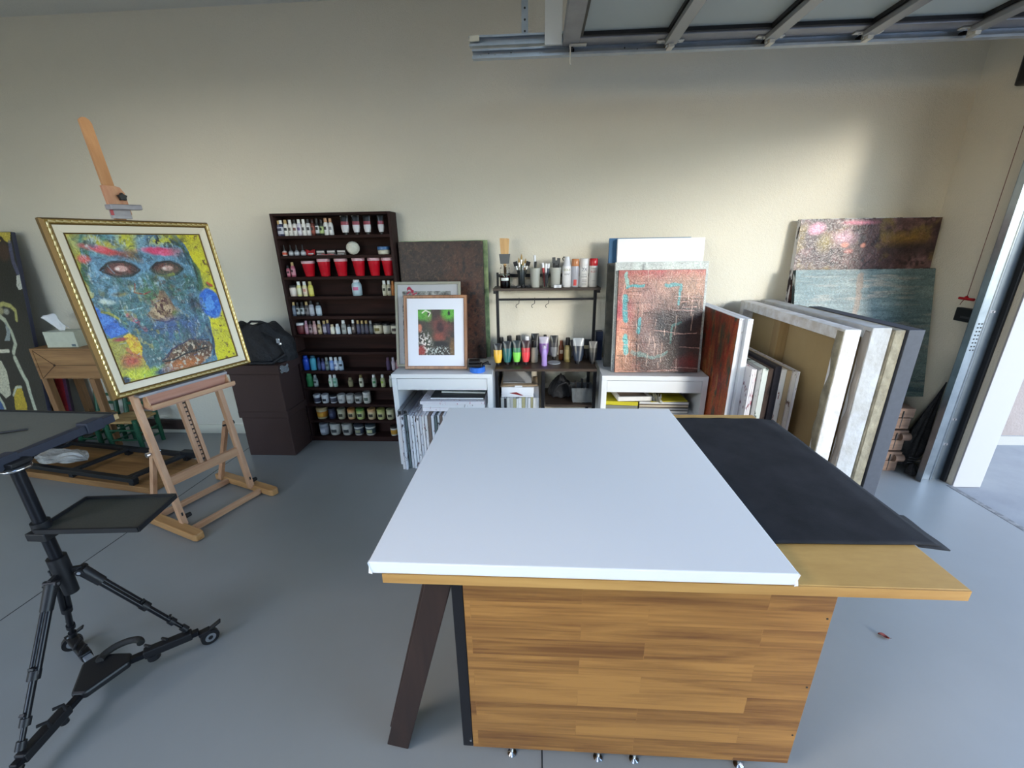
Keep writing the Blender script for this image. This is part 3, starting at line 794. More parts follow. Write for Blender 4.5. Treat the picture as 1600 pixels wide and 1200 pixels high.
for i, (a, b) in enumerate([(495.5, 508.5), (511.8, 525), (527.6, 541)]):
    x0, x1 = XatZ(a, y, z + .02), XatZ(b, y, z + .02)
    t = thing('marker_pen', 'grey-banded marker pen lying flat, %s of three on the second shelf' % ['left', 'middle', 'right'][i], 'pen', ((x0 + x1) / 2, y, z), 0, 'marker pens on the second shelf')
    w = (x1 - x0) / 2
    MB().tube((-w, 0, .026), (w, 0, .026), .011, n=12).box(-w, w, -.008, .008, .0, .018).build('barrel', cmat((52, 44, 44)), t)
    MB().box(-w * .9, w * .9, -.0125, -.009, .018, .030).build('label', cmat((196, 190, 188)), t)
    MB().box(-w * .9, w * .6, -.0115, -.0085, .0035, .010).build('label', cmat((176, 172, 172)), t)
t = thing('packet', 'flat red-edged clear packet lying under the marker pens', 'packet', (XatZ(514, YF + .012, z), YF + .018, z))
MB().grid(lambda u, v: ((u - .5) * .17, (v - .5) * .03, .004 + .003 * sin(12 * u) * sin(5 * v)), 16, 4).build('wrapper', cmat((150, 130, 130), .2), t, solid=.003)
MB().grid(lambda u, v: ((u - .55) * .09, -.016 + .006 * v, .008 + .002 * sin(12 * u)), 10, 2).build('red_edge', cmat((190, 40, 44), .3), t, solid=.003)
r = .043
t = thing('twine_ball', 'ball of white twine on the second shelf of the brown rack', 'twine', (XatZ(551.5, YF + .055, z + r), YF + .055, z + .0025))
m = MB()
m.lathe([(r * sin(pi * k / 12) * (0.97 if 0 < k < 12 else 1) + 1e-4, r * 1.0 * (1 - cos(pi * k / 12))) for k in range(13)], n=24)
m.build('core', cmat((226, 222, 208), .9), t)
m = MB()
for k in range(16):
    a = k * pi / 16; tilt = 0.5 + 0.25 * sin(k)
    pts = []
    for j in range(25):
        b = 2 * pi * j / 24
        p = Vector((cos(b), sin(b) * cos(tilt), sin(b) * sin(tilt))) * r * 1.0
        p.rotate(Matrix.Rotation(a * 2, 3, 'Y'))
        pts.append(p + Vector((0, 0, r)))
    m.path(pts, .0016, 5)
m.build('strands', cmat((232, 228, 214), .9), t)
r = .043; h = .052
jar('paint_jar', 'cream jar with blue lid at the right of the second shelf', 'jar', (XatZ(600, YF + r + .01, z + h / 2), YF + r + .01, z), r, h, (206, 200, 178), (66, 110, 160), (214, 210, 190), None, G[1], .42)

# red party cups
def red_cup(lab, loc, r, h, stack):
    t = thing('party_cup', lab, 'cup', loc, 0, 'red cups on the third shelf')
    def col(hh): return r * (.66 + .34 * hh)
    prof = [(col(0) * .92, 0.004), (col(0), 0), (col(.08), h * .08), (col(.3), h * .3), (col(.31) * 1.015, h * .31), (col(.55), h * .55), (col(.56) * 1.012, h * .56), (col(.84), h * .84)]
    lathe_part(prof, 'cup_wall', (196, 22, 38), t, 0.25, n=24)
    rim = []
    base = h * .84
    for k in range(stack):
        z0 = base + (h - base) * k / stack; z1 = base + (h - base) * (k + 1) / stack
        rim += [(r * .985, z0), (r * 1.01, z0 + .002), (r * 1.01, z1 - .002), (r * .985, z1)]
    rim += [(r * .93, h - .001), (r * .86, h * .86), (r * .02, h * .85)]
    lathe_part(rim, 'rim', (224, 180, 186), t, 0.35, n=24)
    return t
CUPS = [(483.0, 20.5, .112, 1), (507.2, 21.0, .126, 3), (533.6, 21.0, .126, 3), (561.4, 20.0, .128, 3), (585.2, 19.6, .128, 3), (607.0, 20, .128, 2)]
NM = ['single red party cup, leftmost of the row of six', 'stacked red party cups, second from left of the row', 'stacked red party cups, third from left of the row',
      'stacked red party cups, fourth from left of the row', 'stacked red party cups, fifth from left of the row', 'stacked red party cups against the rack right side']
for (px, w, h, st), nm in zip(CUPS, NM):
    r = min(w * PXM / 2, .0455); y = YF + .052; z = ROWZ[2] + .0006
    x = XatZ(px, y, z + h / 2)
    x = min(x, RX1 - .02 - r - .002)
    red_cup(nm, (x, y, z), r, h - .006, st)

# ================================================================== white desks along the wall
E0 = 0.0007          # resting gap


def mpp(pt):
    """metres per photo pixel at a point"""
    return float(CM[2] @ (np.array(pt) - CP)) / F_PX


def desk(lab, x, y, w, d, h, rz, shelf=None):
    t = thing('desk', lab, 'desk', (x, y, 0), rz, 'white desks against the back wall')
    b = 0.034
    MB().box(-w / 2, w / 2, 0, d, h - 0.03, h).build('desktop', M_WHITE, t, 0.001)
    MB().box(-w / 2, -w / 2 + b, 0.0, d, 0, h - 0.0305).build('side_panel', M_WHITE, t, 0.001)
    MB().box(w / 2 - b, w / 2, 0.0, d, 0, h - 0.0305).build('side_panel', M_WHITE, t, 0.001)
    MB().box(-w / 2 + b, w / 2 - b, d - 0.02, d - 0.005, 0.18, h - 0.031).build('back_panel', M_WHITE, t)
    MB().box(-w / 2 + b + .0015, w / 2 - b - .0015, 0.003, 0.021, h - 0.112, h - 0.034).build('drawer', M_WHITE, t, 0.0015)
    MB().box(-w / 2 + b + .002, w / 2 - b - .002, 0.021, d - 0.03, h - 0.108, h - 0.036).build('drawer_box', M_WHITE, t)
    if shelf: MB().box(-w / 2 + b, w / 2 - b, 0.02, d - 0.021, shelf - .018, shelf).build('inner_shelf', M_WHITE, t)
    return t


DH = 0.68
desk('white desk with one drawer below the picture in the brown frame', -0.6265, 2.595, 0.677, 0.455, DH, 0)
desk('white desk with one drawer below the reddish painting', 0.757, 2.56, 0.662, 0.45, DH, -0.03, 0.40)


def leaned(name, lab, cat, x0, x1, y0, y1, z0, z1, group=None, th=.04):
    """an Empty at the middle of the front lower edge of something leaning back; returns it and its width and slant height"""
    a = math.atan2(y1 - y0, z1 - z0); z0 += th * sin(a) + .0005
    h = math.hypot(y1 - y0, z1 - z0)
    t = thing(name, lab, cat, ((x0 + x1) / 2, y0, z0), 0, group, math.atan2(y1 - y0, z1 - z0))
    return t, x1 - x0, h


def canvas_body(t, w, h, th, m, bevel=0.0015):
    return MB().box(-w / 2, w / 2, 0, th, 0, h).build('canvas_body', m, t, bevel)


M_GREENEDGE = mat('green_painted_edge', rgb(170, 190, 140), 0.6, var=(14, rgb(86, 110, 80), 0.2))
# dark painting against the wall
yt = 3.006
z1 = P(690, 377, y=yt).z
t, w, h = leaned('painting', 'tall dark brown abstract painting with pale green edge behind the framed pictures', 'painting',
                 -0.963, P(754, 380, y=yt).x, 2.982, yt, DH + E0, z1)
canvas_body(t, w, h, .03, cmat((44, 32, 30)))
p = Paint(110, 150, (40, 27, 26))
p.mix(p.n(3, 4, 1), (50, 34, 30)).mix((p.n(40, 50, 4) - .5) * 3, (64, 45, 38)).mix(p.ell(.75, .45, .22, .5, .6, wob=.3) * (p.n(30, 30, 6) * 1.1), (84, 48, 34))
p.mix((p.n(26, 26, 9) - .56) * 7, (26, 20, 22)).mix(np.clip((p.n(60, 60, 11) - .68) * 9, 0, .5), (96, 76, 62))
rs = np.random.RandomState(3)
for k in range(120):
    u, v = rs.rand(), rs.rand(); a = rs.rand() * 3.1
    p.mix(p.line([(u, v), (u + .09 * cos(a), v + .07 * sin(a))], .003, .01, k) * .4, (106, 78, 60))
p.build('painted_face', w * .995, h * .997, t)

tg, wg, hg_ = leaned('stretched_canvas', 'pale green-edged canvas just showing behind the tall dark painting', 'canvas',
                     -0.955, P(762, 400, y=3.045).x, 3.020, 3.044, DH + E0, z1 + .004, th=.02)
canvas_body(tg, wg, hg_, .02, M_GREENEDGE)
# sage frame
yb = P(622, 575, z=DH).y
yt = yb + 0.13
z1 = P(668, 440, y=yt).z
t, w, h = leaned('picture_frame', 'grey-green framed print, mostly hidden behind the picture in the brown frame', 'picture',
                 P(616, 440, y=yt).x, P(719, 440, y=yt).x, yb, yt, DH + E0, z1)
M_SAGE = mat('sage_frame_paint', rgb(150, 148, 134), 0.5)
fw = .018


def frame(t, w, h, fw, d, m, name='frame', bevel=.002):
    mb = MB()
    mb.prism([(-w / 2, 0), (w / 2, 0), (w / 2 - fw, fw), (-w / 2 + fw, fw)], 0, d, 'y')
    mb.prism([(-w / 2, h), (-w / 2 + fw, h - fw), (w / 2 - fw, h - fw), (w / 2, h)], 0, d, 'y')
    mb.prism([(-w / 2, 0), (-w / 2 + fw, fw), (-w / 2 + fw, h - fw), (-w / 2, h)], 0, d, 'y')
    mb.prism([(w / 2, 0), (w / 2, h), (w / 2 - fw, h - fw), (w / 2 - fw, fw)], 0, d, 'y')
    return mb.build(name, m, t, bevel)


frame(t, w, h, fw, .022, M_SAGE)
MB().box(-w / 2 + fw, w / 2 - fw, .010, .014, fw, h - fw).build('mat_board', M_PAPER, t)
p = Paint(60, 90, (170, 170, 166))
p.mix((p.n(26, 40, 3) - .45) * 4, (104, 104, 100)).mix((p.n(14, 20, 8) - .55) * 5, (222, 222, 218))
p.mix(p.line([(.1, .97), (.17, 1.0), (.22, .955), (.3, .975)], .012), (214, 60, 90))
p.build('print', w * .74, h * .84, t, .0095, x0=-w * .39, z0=h * .02 + fw)
MB().grid(lambda u, v: (-w * .38 + .1 * w * u + .03, .0090, h - fw - .045 + .02 * v + .012 * sin(5 * u)), 8, 2).build('red_scribble', cmat((214, 70, 100), .5), t, solid=.0004)
MB().box(-w / 2 + fw, w / 2 - fw, .0085, .0090, fw, h - fw).build('glass', mat('thin_glass', (1, 1, 1), .02, trans=1.0, ior=1.1, alpha=.25), t)

# brown frame
yb = P(683, 579, z=DH).y
yt = yb + 0.12
z1 = P(680, 461, y=yt).z
t, w, h = leaned('picture_frame', 'brown wooden frame with white mat around a small dark face painting', 'picture',
                 P(630, 461, y=yt).x, P(729, 461, y=yt).x, yb, yt, DH + E0, z1)
M_FRB = wood('brown_frame_wood', rgb(160, 112, 76), rgb(112, 72, 46), 4, 'Z', .35)
fw = .021
frame(t, w, h, fw, .02, M_FRB)
frame(t, w - .012, h - .012, .006, .004, wood('frame_bead_wood', rgb(186, 136, 98), rgb(150, 104, 70), 4, 'Z', .35), 'frame_bead', 0).location = (0, -.003, .006)  # bead in a paler brown wood than the rest of the frame
M_MAT = mat('white_mat_board', rgb(228, 230, 240), .8)
MB().box(-w / 2 + fw, w / 2 - fw, .008, .012, fw, h - fw).build('mat_board', M_MAT, t)
p = Paint(90, 120, (52, 46, 40))
p.mix((p.n(8, 10, 1) - .4) * 2, (74, 56, 46)).mix(p.ell(.15, .9, .2, .14, .3, wob=.3) * .95, (84, 160, 50)).mix(p.ell(.86, .92, .2, .16, .3, wob=.3) * .95, (90, 166, 54))
p.mix(p.ell(.3, .84, .1, .1, .3, wob=.3) * .8, (110, 150, 70)).mix(p.ell(.5, .85, .12, .3, .4, wob=.2), (60, 44, 38))
p.mix(p.ell(.3, .9, .035, .05, .3), (26, 30, 22)).mix(p.ell(.86, .92, .035, .05, .3), (26, 30, 22))
p.mix(p.line([(.12, .93), (.22, .98), (.34, .93), (.3, .86)], .018), (216, 220, 196))
p.mix(p.ell(.6, .6, .26, .2, .5, wob=.4) * .8, (120, 60, 54)).mix(p.ell(.62, .62, .1, .12, .4, wob=.4), (60, 30, 32)).mix(p.ell(.55, .4, .2, .08, .4, wob=.4) * .8, (140, 66, 50))
p.mix(p.ell(.62, .25, .26, .06, .3, wob=.4), (24, 22, 22)).mix(p.ell(.3, .4, .14, .3, .5, wob=.4) * .7, (56, 66, 48))
p.mix((p.ell(.15, .2, .2, .26, .4, wob=.3) * (p.n(26, 30, 5) > .56)), (226, 214, 204)).mix(p.ell(.08, .1, .12, .1, .4, wob=.4), (150, 50, 44))
p.mix((p.ell(.6, .1, .35, .08, .4, wob=.3) * (p.n(34, 34, 7) > .6)), (190, 196, 190)).mix(p.ell(.95, .15, .08, .2, .4, wob=.3) * .8, (120, 90, 50)).mix(p.ell(.05, .6, .05, .08, .4, wob=.3), (196, 120, 90))
x0 = -w / 2 + w * (652 - 630) / 99; z0 = h * (579 - 556.7) / 118
p.build('painted_face', w * 56.7 / 99, h * 73 / 118, t, .0075, x0=x0, z0=z0)

# tape roll and black tape cutter
q = P(747, 582, z=DH); q.y += .03
tr = thing('tape_roll', 'roll of blue masking tape lying on the left white desk', 'tape', (XatZ(746, q.y, DH + .02), q.y, DH + E0))
R0 = .052
MB().lathe([(R0 * .72, 0), (R0, 0), (R0, .034), (R0 * .72, .034), (R0 * .72, .0)], n=36).build('tape', cmat((52, 116, 214), .45), tr)
MB().lathe([(R0 * .68, 0.001), (R0 * .715, 0.001), (R0 * .715, .033), (R0 * .68, .033), (R0 * .68, .001)], n=36).build('cardboard_core', cmat((170, 150, 116), .8), tr)
tc_ = thing('tape_cutter', 'black plastic tape cutter lying across the blue tape roll', 'cutter', (tr.location.x - .01, tr.location.y, DH + .0352), .1)
MB().box(-.05, .045, -.035, .03, 0, .022).build('housing', M_BLACK, tc_, .006)
MB().box(-.048, .03, -.02, .045, .0225, .04).build('clip', M_BLACK, tc_, .006)
MB().beam((.045, .0, .01), (.085, .02, .02), .02, .012).beam((.07, .0, .015), (.1, -.012, .012), .01, .008).build('cutting_arm', M_BLACK, tc_, .001)

# ------------------------------------------------------------------ inside and below the left desk
M_EDGE = mat('spattered_canvas_edge', rgb(224, 226, 232), .75, var=(34, rgb(60, 52, 54), .06), stretch=(1, 1, .45))
_ramp = [n for n in M_EDGE.node_tree.nodes if n.type == 'VALTORGB'][0].color_ramp
_ramp.elements[0].position = .60; _ramp.elements[1].position = .66
EDGES = {}
def edge_mat(base, spot, th=.6, sc=34, seed=0):
    k = 'canvas_edge_%02x%02x%02x_%02x%02x%02x_%d_%d_%d' % (*base, *spot, sc, th * 100, seed)
    if k not in MATS:
        m = mat(k, rgb(*base), .75, var=(sc, rgb(*spot), .06), stretch=(1, 1, .45))
        r = [n for n in m.node_tree.nodes if n.type == 'VALTORGB'][0].color_ramp
        r.elements[0].position = th; r.elements[1].position = th + .05
        [n for n in m.node_tree.nodes if n.type == 'MAPPING'][0].inputs['Location'].default_value = (seed * 3.7, seed * 1.9, seed * 5.3)
    return MATS[k]
zt = P(621, 650, y=2.52).z
xx = -0.928
N_ST = 18
DESC = ['outermost of the white-edged row', 'second from the left end', 'with a grey-green edge', 'with dark spatters', 'with a paint-dripped edge', 'with lilac-tinged edge']
rs = random.Random(5)
for i in range(N_ST):
    th = rs.choice([.014, .016, .018, .015])
    if i in (2, 12): base, spot = (92, 104, 106), (40, 44, 46)
    elif i in (10, 14): base, spot = (120, 104, 96), (60, 44, 40)
    else: base, spot = rs.choice([(224, 226, 232), (216, 218, 226), (228, 224, 226), (206, 208, 214)]), rs.choice([(60, 50, 56), (90, 60, 60), (44, 40, 44), (150, 80, 90)])
    hh = zt - (0 if i < 2 else rs.uniform(0.0, .012))
    y0 = 2.515 + (0.018 * (i > 1)) + rs.uniform(0, .012)
    c = MB().box(0, th, 0, .40, 0, hh).build('stretched_canvas', edge_mat(base, spot, rs.choice([.57, .60, .63]), 46, i), None, .001)
    c.location = (xx, y0, E0)
    tag(c, '%s canvas stored upright under the left desk, %s from the left' % ('dark grey edged' if i in (2, 12) else 'brown-edged' if i in (10, 14) else 'thin white-edged', (ORD + ['seventeenth', 'eighteenth', 'nineteenth', 'twentieth'])[i]),
        'canvas', 'canvases stored upright under the left desk')
    xx += th + .0045
zs = zt + .002
rows = [((232, 228, 232), (150, 60, 80), .028, -.775), ((226, 226, 230), (60, 40, 46), .027, -.775), ((226, 222, 228), (170, 60, 90), .024, -.785)]
zz = zs
for i, (b, s_, th, x0) in enumerate(rows):
    c = MB().box(0, -.345 - x0, 0, .36, 0, th - .001).build('stretched_canvas', edge_mat(b, s_, .60, 60, i + 3), None, .002)
    c.location = (x0, 2.60 - .012 * (i == 2), zz); zz += th
    tag(c, 'white-edged canvas lying flat in the left desk, %s of three stacked' % ['lowest', 'middle', 'topmost'][i], 'canvas', 'canvases lying flat in the left desk')
bkz = zz
c = thing('folder', 'dark grey portfolio lying on the flat canvases in the left desk', 'folder', (-.54, 2.74, bkz + .0005))
MB().box(-.18, .19, -.12, .2, 0, .016).build('cover', cmat((62, 64, 66), .5), c, .002)
MB().box(-.178, .185, -.1205, .195, .004, .012).build('pages', M_PAPER, c)
c = thing('painted_board', 'teal board with black curved lines in the left desk compartment', 'picture', (-.50, 2.70, bkz + .018), -.03)
MB().box(-.16, .15, 0, .27, 0, .012).build('board', cmat((214, 222, 222), .6), c, .001)
p = Paint(90, 60, (96, 132, 140)); p.mix(p.n(3, 3, 3) * .8, (74, 92, 112))
for r_ in (.34, .42, .5):
    a = [(.62 + r_ * cos(x) * .95, .7 + r_ * sin(x) * 1.2) for x in np.linspace(2.2, 5.2, 22)]
    p.mix(p.line(a, .012, .002), (24, 26, 32))
p.build('painted_face', .308, .268, c, .0126, x0=-.159, z0=.001, flat=True)
for i in range(2):
    c = thing('aluminium_bar', 'hollow aluminium frame bar over the upright canvases, %s of two' % ['left', 'right'][i], 'bar', (-.926 + i * .034, 2.53 + .012 * i, zt + .003 + .0), 0, 'aluminium bars in the left desk')
    MB().box(0, .029, 0, .4, 0, .003).box(0, .003, 0, .4, .003, .028).box(.026, .029, 0, .4, .003, .028).box(0, .029, 0, .4, .028, .031).build('bar', M_ALU, c)
    MB().box(.003, .026, .01, .012, .003, .028).build('end_shade_plate', M_DARK, c)  # dark plate painting in the shade inside the hollow bar

# ================================================================== black metal shelf unit between the desks
ZB = P(855, 576.5, y=2.68).z
sh = thing('shelf_unit', 'black metal shelf unit with hooks standing between the white desks', 'shelf', (0.07, 2.87, 0))
UZ = P(855, 450.3, y=2.87).z
ux0, ux1 = P(770, 451, y=2.87).x, P(939, 450, y=2.87).x
W_UNIT = wood('dark_unit_board', rgb(74, 60, 50), rgb(46, 38, 34), 3, 'X', .4)
lx0, lx1 = -.279, .408
rel(sh, MB().box(lx0, lx1, 2.68, 3.05, ZB - .018, ZB)).build('lower_board', W_UNIT, sh, .001)
rel(sh, MB().box(ux0, ux1, 2.87, 3.05, UZ - .016, UZ)).build('upper_board', W_UNIT, sh, .001)
LS = P(860, 631.5, y=2.70).z
rel(sh, MB().box(.065, lx1 - .02, 2.69, 3.04, LS - .016, LS)).build('side_shelf', W_UNIT, sh, .001)
for x0, y0, z1 in ((lx0, 2.68, ZB - .018), (lx1 - .022, 2.68, ZB - .018), (.04, 2.68, ZB - .018), (lx0, 3.028, ZB - .018), (lx1 - .022, 3.028, ZB - .018), (.04, 3.028, ZB - .018)):
    rel(sh, MB().box(x0, x0 + .022, y0, y0 + .022, 0, z1)).build('post', M_BLKMET, sh, .001)
pxl, pxr = XatZ(777, 2.91, UZ - .05), XatZ(930, 2.91, UZ - .05)
for x in (pxl, pxr - .0):
    rel(sh, MB().box(x - .010, x + .010, 2.90, 2.92, ZB, UZ - .016)).build('upper_post', M_BLKMET, sh, .001)
bz = P(850, 467.5, y=2.91).z
rel(sh, MB().box(pxl, pxr, 2.903, 2.915, bz - .007, bz + .007)).build('hook_bar', M_BLKMET, sh, .001)
for x in (ux0 + .02, ux1 - .03):
    rel(sh, MB().box(x - .008, x + .008, 3.03, 3.046, UZ, UZ + .095)).build('rear_post', M_BLKMET, sh, .001)
rel(sh, MB().box(ux0 + .02, ux1 - .03, 3.034, 3.042, UZ + .062, UZ + .084)).build('rear_rail', M_BLKMET, sh, .001)
for x in (ux0 + .012, ux1 - .012):
    rel(sh, MB().box(x - .01, x + .01, 2.872, 2.892, UZ - .034, UZ - .016)).build('bracket', M_BLKMET, sh, .001)
rel(sh, MB().box(lx0 + .022, lx1 - .022, 3.03, 3.04, ZB - .05, ZB - .03)).build('rear_rail', M_BLKMET, sh, .001)
for i, px in enumerate((811, 835.5, 857.5)):
    x = XatZ(px, 2.905, bz)
    hk = thing('hook', 'small dark metal hook hanging from the shelf unit bar, %s of three' % ['left', 'middle', 'right'][i], 'hook', (x, 2.909, bz), 0, 'hooks on the shelf unit bar')
    pts = [(0, .0105, -.004), (0, .0108, .006), (0, 0, .0105), (0, -.0095, .006), (0, -.011, -.012), (-.001, -.012, -.026)]
    pts += [(-.004 - .018 * sin(a), -.014, -.042 - .014 * (1 - cos(a)) + .012) for a in np.linspace(.2, 2.6, 8)]
    MB().path(pts, .0022, 6).build('hook_wire', M_BLKMET, hk)


def spot(px, pyb, z):
    q = P(px, pyb, z=z); q.z = z + E0
    return q


def tall(px, pyt, q):
    return P(px, pyt, y=q.y).z - q.z


G_UP = 'things on the upper board of the shelf unit'
US = UZ
# jar of red liquid with a wide brush standing in it
q = Vector((XatZ(789.3, 2.925, US + .05), 2.925, US + E0)); k = mpp(q)
j = thing('glass_jar', 'glass jar half full of dark red liquid at the left end of the upper board', 'jar', q, 0, G_UP)
M_GLASS = mat('clear_glass', (1, 1, 1), .04, trans=1.0, ior=1.2)
MB().lathe([(.031, 0), (.033, .004), (.033, .083), (.0315, .084)], n=24).build('red_liquid', mat('dark_red_liquid', rgb(104, 16, 28), .12, coat=.6), j)
MB().lathe([(.0335, .0), (.0345, .003), (.0345, .125), (.026, .143), (.028, .153), (.0265, .153), (.0245, .143), (.033, .13), (.0333, .085)], n=24).build('glass_wall', M_GLASS, j)
MB().grid(lambda u, v: (.0352 * cos(-pi / 2 - .8 + 1.6 * u), .0352 * sin(-pi / 2 - .8 + 1.6 * u), .05 + .018 * v), 8, 1).build('label', cmat((226, 220, 220)), j)
br = thing('wide_brush', 'wide pale brush with grey ferrule standing in the red jar', 'brush', (q.x, q.y, q.z + .086), .0)
zt_ = P(790, 372, y=2.925).z - (q.z + .086)
za = P(790, 397.3, y=2.925).z - (q.z + .086); zb = P(790, 412.0, y=2.925).z - (q.z + .086)
W_PALE = wood('pale_handle_wood', rgb(226, 186, 130), rgb(196, 150, 96), 4, 'Z', .5)
for i, (a, b) in enumerate(((-.030, -.012), (-.0115, .010), (.0105, .031))):
    MB().prism([(a * .85, za), (b * .85, za), (b * 1.05, zt_ - .002 * i), (a * 1.05, zt_)], -.006, .006, 'y').build('bristle_stick', W_PALE, br, .001)
MB().prism([(-.030, zb), (.028, zb), (.0375, za + .002), (-.0375, za + .002)], -.011, .011, 'y').build('ferrule', cmat((92, 94, 96), .6), br, .002)
MB().box(-.008, .011, -.005, .005, 0, zb + .002).build('handle', W_PALE, br, .001)

def brush(parent_thing_label, loc, tip, hl, kind, group='brushes in the cups'):
    """paint brush leaning in a cup: handle, ferrule, bristles; tip = top end offset"""
    o = thing('paint_brush', parent_thing_label, 'brush', loc, 0, group)
    a = Vector((0, 0, 0)); b = Vector(tip)
    m1, m2 = a.lerp(b, .68), a.lerp(b, .82)
    MB().tube(a, m1, .0028, .0042, 8).build('handle', cmat(hl, .35), o)
    MB().tube(m1, m2, .0048, .0052, 10).build('ferrule', M_CHROME, o)
    if kind == 'flat':
        MB().beam(m2, b, .028, .008, (0, 1, 0)).build('bristles', cmat((40, 38, 38), .8), o)
    else:
        MB().path([m2, m2.lerp(b, .4), b], [.0055, .007, .0012], 8).build('bristles', cmat((176, 146, 92), .8), o)
    return o


# black cup of brushes
q = Vector((XatZ(815, 2.95, US + .06), 2.95, US + E0)); hc_ = .115
c = thing('brush_cup', 'narrow dark metal cup full of brushes, beside the red jar', 'cup', q, 0, G_UP)
MB().lathe([(.020, 0.0), (.0225, .002), (.0255, hc_), (.0245, hc_), (.0215, .004), (.001, .003)], n=20).build('cup_wall', mat('dark_tin', rgb(70, 76, 78), .3, metal=.7), c)
for i, (dx, dy, ht, hl, kd) in enumerate(((-.045, 0, .165, (30, 30, 34), 'flat'), (.05, .002, .165, (28, 28, 30), 'flat'), (.0, .008, .215, (60, 90, 60), 'round'), (.03, .01, .185, (120, 90, 60), 'round'), (-.02, .012, .19, (170, 170, 175), 'round'), (.012, -.006, .17, (200, 200, 206), 'round'))):
    brush('%s brush in the dark metal cup, %s' % (['black flat', 'black flat', 'tall round', 'round', 'round', 'short round'][i], ['leaning left', 'leaning right', 'topmost', 'leaning right of the topmost', 'behind at the left', 'in front at the middle'][i]),
          (q.x + dx * .12, q.y + dy * .3, q.z + .006), (dx * .85, dy, ht), hl, kd, 'brushes in the dark metal cup')
for i in range(4):
    x = q.x - .055 + i * .036
    o = thing('clip', 'small black spring clip lying before the dark cup, %s of four' % ['leftmost', 'second', 'third', 'rightmost'][i], 'clip', (x, 2.905, US + E0), .4 * i, 'clips on the upper board')
    MB().box(-.018, .018, -.008, .008, 0, .012).build('clip_body', M_BLACK, o, .003)
    MB().path([(-.015, 0, .012), (-.004, 0, .022), (.01, 0, .014)], .002, 6).build('clip_wire', M_CHROME, o)

M_FROST = mat('frosted_plastic', rgb(196, 198, 190), .35, trans=.35)
def tub(lab, px, w, h, y=2.94):
    q = Vector((XatZ(px, y, US + h / 2), y, US + E0)); r = w * mpp(q) / 2
    c = thing('plastic_cup', lab, 'cup', q, 0, G_UP)
    MB().lathe([(r * .78, 0), (r * .8, .002), (r * .96, h * .9), (r, h * .9), (r, h), (r * .93, h), (r * .75, .004), (.001, .003)], n=24).build('cup_wall', M_FROST, c)
    return q, r
q, r = tub('frosted plastic cup of bottles, left of two on the upper board', 836.2, 16.5, .128)
for i, (dx, hh, c1, c2, lab) in enumerate(((-.018, .165, (70, 70, 50), BK, 'black-capped olive bottle in the left frosted cup'), (.012, .205, (200, 206, 220), (222, 224, 230), 'tall white marker leaning in the left frosted cup'), (-.002, .17, (60, 66, 90), (60, 60, 66), 'dark blue bottle in the left frosted cup'))):
    o = thing('paint_marker', lab, 'marker', (q.x + dx * .45, q.y + .012 * (i - 1), q.z + .006), 0, 'markers in the left frosted cup')
    T = Matrix.Rotation(-dx * 4, 4, 'Y')
    MB().lathe([(.009, 0), (.0095, hh * .75), (.007, hh * .78)], n=12, T=T).build('barrel', cmat(c1), o)
    MB().lathe([(.008, hh * .775), (.0085, hh * .99), (.006, hh)], n=12, T=T).build('cap', cmat(c2), o)
# glass with red and white tubes
q = Vector((XatZ(852.5, 2.925, US + .05), 2.925, US + E0)); c = thing('glass_tumbler', 'small glass tumbler of red and white tubes between the frosted cups', 'glass', q, 0, G_UP)
MB().lathe([(.020, 0), (.022, .002), (.028, .1), (.0265, .1), (.0205, .005), (.001, .004)], n=20).build('glass_wall', M_GLASS, c)
for i, (dx, c1, hh) in enumerate(((-.016, (170, 40, 44), .155), (.002, (226, 226, 230), .15), (.016, (60, 66, 84), .15))):
    o = thing('paint_marker', '%s marker standing in the small glass tumbler' % ['red', 'white', 'dark blue'][i], 'marker', (q.x + dx * .35, q.y, q.z + .006), 0, 'markers in the glass tumbler')
    T = Matrix.Rotation(dx * 6, 4, 'Y')
    MB().lathe([(.0055, 0), (.0075, hh * .8)], n=12, T=T).build('barrel', cmat(c1), o)
    MB().lathe([(.008, hh * .8), (.0085, hh), (.004, hh + .002)], n=12, T=T).build('cap', cmat((232, 232, 236)), o)
q, r = tub('frosted plastic cup of black tools, right of two on the upper board', 867.8, 17.5, .13)
for i, (dx, hh) in enumerate(((-.015, .19), (.006, .17), (.024, .185))):
    o = thing('palette_tool', 'black-handled tool in the right frosted cup, %s of three' % ['left', 'middle', 'right'][i], 'tool', (q.x + dx * .5, q.y + .01 * (i - 1), q.z + .006), 0, 'tools in the right frosted cup')
    T = Matrix.Rotation(dx * 2, 4, 'Y')
    MB().box(-.008, .008, -.004, .004, 0, hh * .8, T=T).build('handle', M_BLACK, o, .002)
    MB().box(-.011, .011, -.003, .003, hh * .8, hh, T=T).build('tool_head', cmat((70, 72, 74), .5), o, .002)
q = Vector((XatZ(871, 2.885, US), 2.885, US + E0)); o = thing('eraser', 'small white block lying in front of the right frosted cup', 'eraser', q, .1)
MB().box(-.026, .026, -.012, .012, 0, .02).build('block', cmat((214, 216, 220)), o, .003)
MB().box(-.008, .012, -.0125, .0125, -.000 + .001, .0205).build('sleeve', cmat((176, 180, 186)), o)


